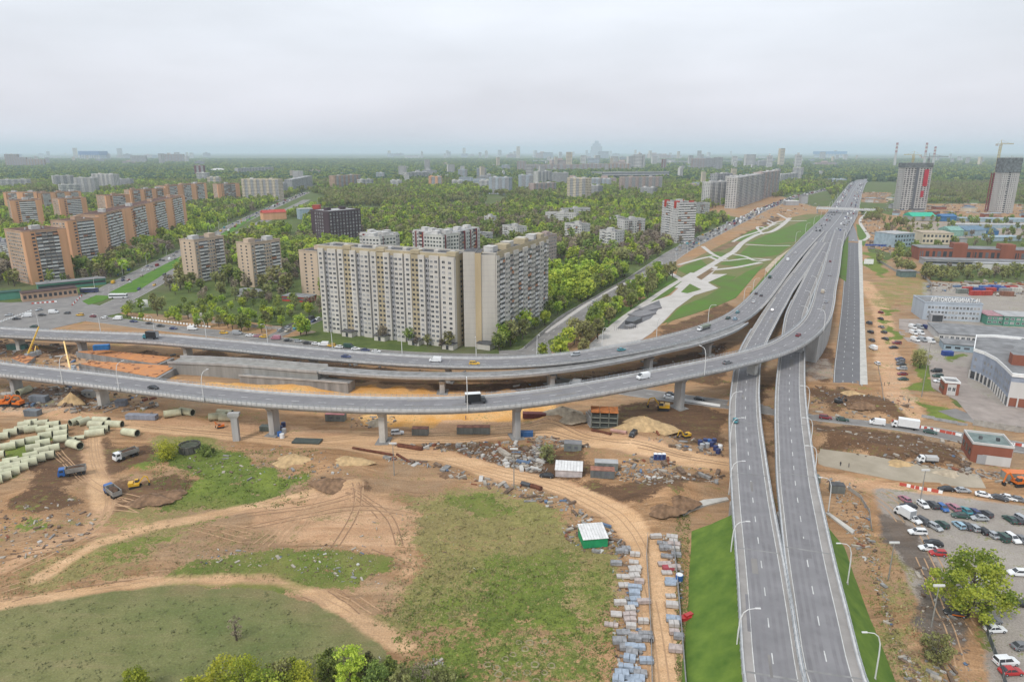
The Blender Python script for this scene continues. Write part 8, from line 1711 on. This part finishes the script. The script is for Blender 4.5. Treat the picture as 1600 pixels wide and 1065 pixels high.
# --- scattered rubble and scrap, too many to count
rub = [mat('rubble_pale', (.40, .355, .30), .9, .2, .8), mat('rubble_grey', (.28, .27, .26), .9, .25, .8), mat('rubble_brown', (.2, .14, .1), .95, .3, .8), mat('scrap_white', (.52, .50, .47), .8, .1, 1), mat('scrap_blue', (.12, .18, .28), .7, .2, 1), mat('scrap_rust', (.24, .09, .05), .9, .2, 1)]
def litter(name, label, zones, seed):
    rs = random.Random(seed); b = MB()
    for (pts, n, smin, smax, wts) in zones:
        xs = [p[0] for p in pts]; ys = [p[1] for p in pts]; k = 0; t = 0
        n = int(n * 1.5)
        while k < n and t < n*20:
            t += 1; px, py = rs.uniform(min(xs), max(xs)), rs.uniform(min(ys), max(ys))
            if not bool(inpoly(np.array([px]), np.array([py]), pts)[0]): continue
            x, y, z = P(px, py)
            if name == 'rubble' and y < 300 and on_haul(x, y): continue
            s = .62 * smin + (smax - smin) * rs.random() ** 3.2 * .8; m_ = rs.choices(range(6), (wts[0], wts[1], wts[2] + 3, wts[3] * .45, wts[4], wts[5]))[0]
            if rs.random() < .5: b.blob((x, y, z + s*.12), s*.6, 1, rs.uniform(.5, 1), .6, m_, rs.randint(0, 9999), .35, 5, 3)
            else: b.obox((x, y), s*rs.uniform(.5, 1.6), s*rs.uniform(.2, .6), z - .1, z + s*rs.uniform(.15, .7), rs.uniform(0, 3.14), m_, rs.uniform(-.1, .3)*s)
            k += 1
    return tag(b.build(name, rub, kind='stuff'), label, 'rubble')
litter('rubble', 'scattered rubble, slabs and scrap over the brown works ground', [
    ([(600, 690), (800, 690), (860, 735), (800, 755), (700, 735), (600, 720)], 330, .5, 2.2, (4, 5, 2, 4, .6, 1)), ([(710, 735), (860, 750), (900, 790), (960, 830), (950, 850), (880, 800), (700, 745)], 190, .4, 1.8, (3, 4, 2, 3, .6, 1)), ([(820, 672), (930, 690), (930, 700), (830, 700)], 130, .5, 1.8, (4, 4, 2, 2, .5, 1)), ([(800, 700), (850, 700), (850, 745), (800, 740)], 90, .5, 2.4, (5, 4, 1, 2, 0, 0)),
    ([(1020, 675), (1130, 690), (1130, 760), (1000, 745), (950, 745)], 260, .4, 2.0, (3, 4, 3, 2, .6, 1)), ([(960, 735), (1060, 735), (1050, 765), (960, 750)], 90, .5, 1.6, (3, 3, 2, 4, .5, .3)), ([(0, 600), (130, 605), (250, 625), (240, 645), (0, 640)], 320, .4, 2.0, (3, 5, 3, 2, 1, 1)), ([(0, 530), (120, 540), (150, 580), (0, 570)], 200, .4, 2.2, (2, 4, 4, 1.5, .5, 1.2)),
    ([(150, 545), (500, 548), (800, 590), (1000, 572), (1130, 540), (1130, 560), (1000, 600), (800, 605), (500, 570), (150, 560)], 260, .3, 1.6, (3, 4, 4, 1.5, .3, .5)), ([(870, 820), (990, 830), (1000, 870), (900, 860)], 150, .3, 1.5, (2, 3, 2, 3, 1, 1)), ([(955, 850), (1005, 850), (1005, 1065), (960, 1065)], 150, .3, 1.2, (4, 4, 1, 3, 1, .3)), ([(1035, 835), (1065, 835), (1070, 1065), (1050, 1065)], 90, .3, 1.0, (4, 4, 1, 2, .3, .3)),
    ([(300, 860), (580, 850), (600, 920), (480, 900), (300, 880)], 160, .2, .9, (4, 2, 1, 4, .5, .2)), ([(280, 700), (500, 690), (560, 760), (440, 760), (300, 740)], 220, .2, 1.0, (3, 3, 3, 2, .2, .3)), ([(0, 780), (150, 780), (150, 860), (0, 880)], 170, .3, 1.2, (4, 3, 3, 2, .2, .3)), ([(1265, 600), (1420, 620), (1430, 650), (1270, 645)], 180, .3, 1.6, (4, 2, 5, 1, .2, .3)), ([(1275, 670), (1500, 690), (1520, 740), (1400, 720)], 230, .3, 1.6, (4, 2, 5, 1, .2, .3)),
    ([(1485, 725), (1600, 745), (1600, 760), (1480, 740)], 120, .4, 1.6, (5, 3, 3, 1, 0, 0)), ([(1285, 745), (1350, 760), (1380, 900), (1400, 1000), (1460, 1065), (1420, 1065), (1360, 900), (1300, 790)], 420, .25, 1.1, (5, 3, 4, 1, .2, .2)), ([(1430, 880), (1500, 900), (1520, 1065), (1450, 1065)], 220, .25, 1.2, (4, 4, 4, 1, .1, .1)), ([(1345, 340), (1400, 350), (1400, 400), (1360, 390)], 260, .8, 4.0, (5, 3, 4, 3, .5, .5)),
    ([(1140, 345), (1260, 310), (1290, 320), (1200, 350)], 130, 1, 4, (4, 4, 3, 3, .5, .5)), ([(1450, 440), (1600, 440), (1600, 465), (1450, 455)], 200, .8, 3.4, (3, 4, 2, 3, 2, 2)), ([(1380, 318), (1600, 318), (1600, 335), (1380, 330)], 330, 1.5, 6, (4, 4, 3, 4, 1, 1.5)), ([(1330, 300), (1400, 300), (1400, 316), (1340, 316)], 160, 1.5, 6, (4, 4, 3, 4, 1, 1)),
    ([(1500, 530), (1600, 530), (1600, 548), (1500, 545)], 60, .5, 2, (3, 3, 1, 3, 1, 1)), ([(500, 800), (700, 800), (760, 900), (500, 900)], 80, .15, .6, (5, 2, 2, 3, .1, .1)), ([(560, 980), (640, 1000), (700, 1040), (600, 1040)], 40, .3, 1.0, (5, 2, 2, 2, 0, 0)), ([(550, 650), (620, 650), (615, 668), (545, 668)], 60, .3, 1.4, (4, 3, 3, 2, 0, .5))], 11)
# burrow rings in the grass at the bottom
ringm = mat('sand_ring', (.33, .29, .17), .95, .2, .5)
for i, (x, y) in enumerate(((30, 885), (80, 885), (60, 915), (140, 935), (5, 940), (32, 985), (105, 985), (70, 1023), (148, 1023), (10, 1025), (180, 990), (330 - 400, 1000), (-30, 960), (-60, 1030), (-110, 985), (150, 880), (110, 1062), (-20, 1060))):
    px, py = Z0(x, y); b = MB(); n = 14; R0 = random.uniform(.5, .75)
    for k in range(n):
        t0, t1 = 2*PI*k/n, 2*PI*(k+1)/n; j = random.uniform(.9, 1.15)
        for (ra, za, rb, zb) in ((R0*1.35, -.05, R0*1.1, .16), (R0*1.1, .16, R0*.8, .02)): b.quad((ra*j*math.cos(t0), ra*math.sin(t0), za), (ra*j*math.cos(t1), ra*math.sin(t1), za), (rb*math.cos(t1), rb*math.sin(t1), zb), (rb*math.cos(t0), rb*math.sin(t0), zb))
    o = b.build('sand_ring', [ringm], loc=P(px, py, .03)); tag(o, 'pale ring of sand in the grass at the bottom, right of the meadow', 'sand ring', 'pale rings in the grass')
# tufts and shrubs over the open ground
def tufts(name, label, zones, seed, mats):
    rs = random.Random(seed); b = MB()
    for (pts, n, s0, s1, mi) in zones:
        xs = [p[0] for p in pts]; ys = [p[1] for p in pts]
        for _ in range(n):
            px, py = rs.uniform(min(xs), max(xs)), rs.uniform(min(ys), max(ys))
            if not bool(inpoly(np.array([px]), np.array([py]), pts)[0]): continue
            x, y, z = P(px, py); s = rs.uniform(s0, s1)
            for k in range(5): a = rs.uniform(0, 6.28); dx, dy = math.cos(a)*s*.6, math.sin(a)*s*.6; ox, oy = rs.uniform(-s, s), rs.uniform(-s, s); b.add([(x + ox - dy*.5, y + oy + dx*.5, z - .05), (x + ox + dy*.5, y + oy - dx*.5, z - .05), (x + ox + dx + dy*.2, y + oy + dy, z + s*rs.uniform(.25, .7))], [(0, 1, 2)], mi)
    return tag(b.build(name, mats, kind='stuff'), label, 'grass')
tufts('grass_tufts', 'loose tufts of green and straw-coloured grass over the open ground', [([(600, 960), (700, 870), (960, 880), (965, 1065), (640, 1065)], 3000, .25, .7, 0), ([(640, 770), (860, 770), (975, 860), (760, 960), (580, 980)], 3500, .25, .7, 1), ([(0, 950), (420, 925), (640, 1065), (0, 1065)], 500, .3, .7, 2), ([(0, 880), (270, 810), (600, 860), (580, 915), (250, 900), (0, 940)], 2400, .2, .6, 1), ([(230, 700), (500, 700), (480, 790), (250, 800)], 1500, .25, .7, 0), ([(1340, 800), (1400, 860), (1480, 1065), (1400, 1065)], 1300, .25, .8, 1), ([(1056, 800), (1078, 795), (1076, 1065), (1058, 1065)], 900, .2, .6, 0), ([(1056, 840), (1070, 840), (1070, 1065), (1058, 1065)], 400, .2, .5, 1), ([(1320, 815), (1352, 850), (1420, 1065), (1395, 1065), (1335, 870)], 900, .2, .6, 0)], 5,
      [mat('tuft_green', (.15, .20, .045), .9, .3, .3), mat('tuft_straw', (.30, .26, .12), .9, .3, .3), mat('tuft_olive', (.17, .18, .08), .9, .3, .3)])

# tyre tracks pressed into the soil, as ribbons that follow the relief
tb = MB(); rs = random.Random(3)
for pl, w in RUTS + [(h, 5) for h in HAUL[:5]]:
    for rep_ in range(2 if w < 5.5 else 1):
        o0 = rs.uniform(-3.5, 3.5); L0 = Line(spline([(*G(*q), 0) for q in pl], 2.0)); ph = rs.uniform(0, 9); mi = rs.choice((0, 0, 1))
        for o_ in (o0 - .95, o0 + .95):
            prev = None
            for i in range(0, len(L0.p)):
                q = L0.p[i] + L0.n[i] * (o_ + 1.3 * math.sin(i * .09 + ph)); n = L0.n[i] * .17; a = (q.x - n.x, q.y - n.y); c = (q.x + n.x, q.y + n.y); cur = ((*a, gz(*a) + .05), (*c, gz(*c) + .05))
                gi, gj = min(np.searchsorted(gx, q.x), NX - 1), min(np.searchsorted(gy, q.y), NY - 1)
                if MK['green'][gj, gi] + MK['meadow'][gj, gi] + .6 * MK['dry'][gj, gi] > .3: prev = None; continue
                if prev and (i // 9 + int(ph)) % 5: tb.quad(prev[0], prev[1], cur[1], cur[0], mi)
                prev = cur
tag(tb.build('tyre_tracks', [mat('track_light', (.47, .30, .175), .95, .2, .9, col2=(.36, .225, .13)), mat('track_dark', (.30, .185, .11), .95, .2, .9, col2=(.22, .135, .08))], kind='stuff'), 'tyre tracks criss-crossing the bare soil of the works', 'tracks')
# ================================================================== HAZE
hm = bpy.data.materials.new('air'); hm.use_nodes = True; nt = hm.node_tree; nt.nodes.clear()
ho = nt.nodes.new('ShaderNodeOutputMaterial'); pv = nt.nodes.new('ShaderNodeVolumePrincipled')
pv.inputs['Color'].default_value = (.76, .88, 1.0, 1); pv.inputs['Density'].default_value = HAZE_D; pv.inputs['Anisotropy'].default_value = .0
nt.links.new(pv.outputs[0], ho.inputs['Volume'])
b = MB(); b.box(-57000, 57000, -4500, 58000, -12, 330); hz = b.build('haze', [hm], kind='stuff')

# prototypes that were never placed go
def _drop(o):
    for c in KIDS.get(o.name, ()): _drop(c)
    bpy.data.objects.remove(o)
for nm in [o.name for o in bpy.data.objects if o.parent is None and o.get('label') == 'x']: _drop(bpy.data.objects[nm])
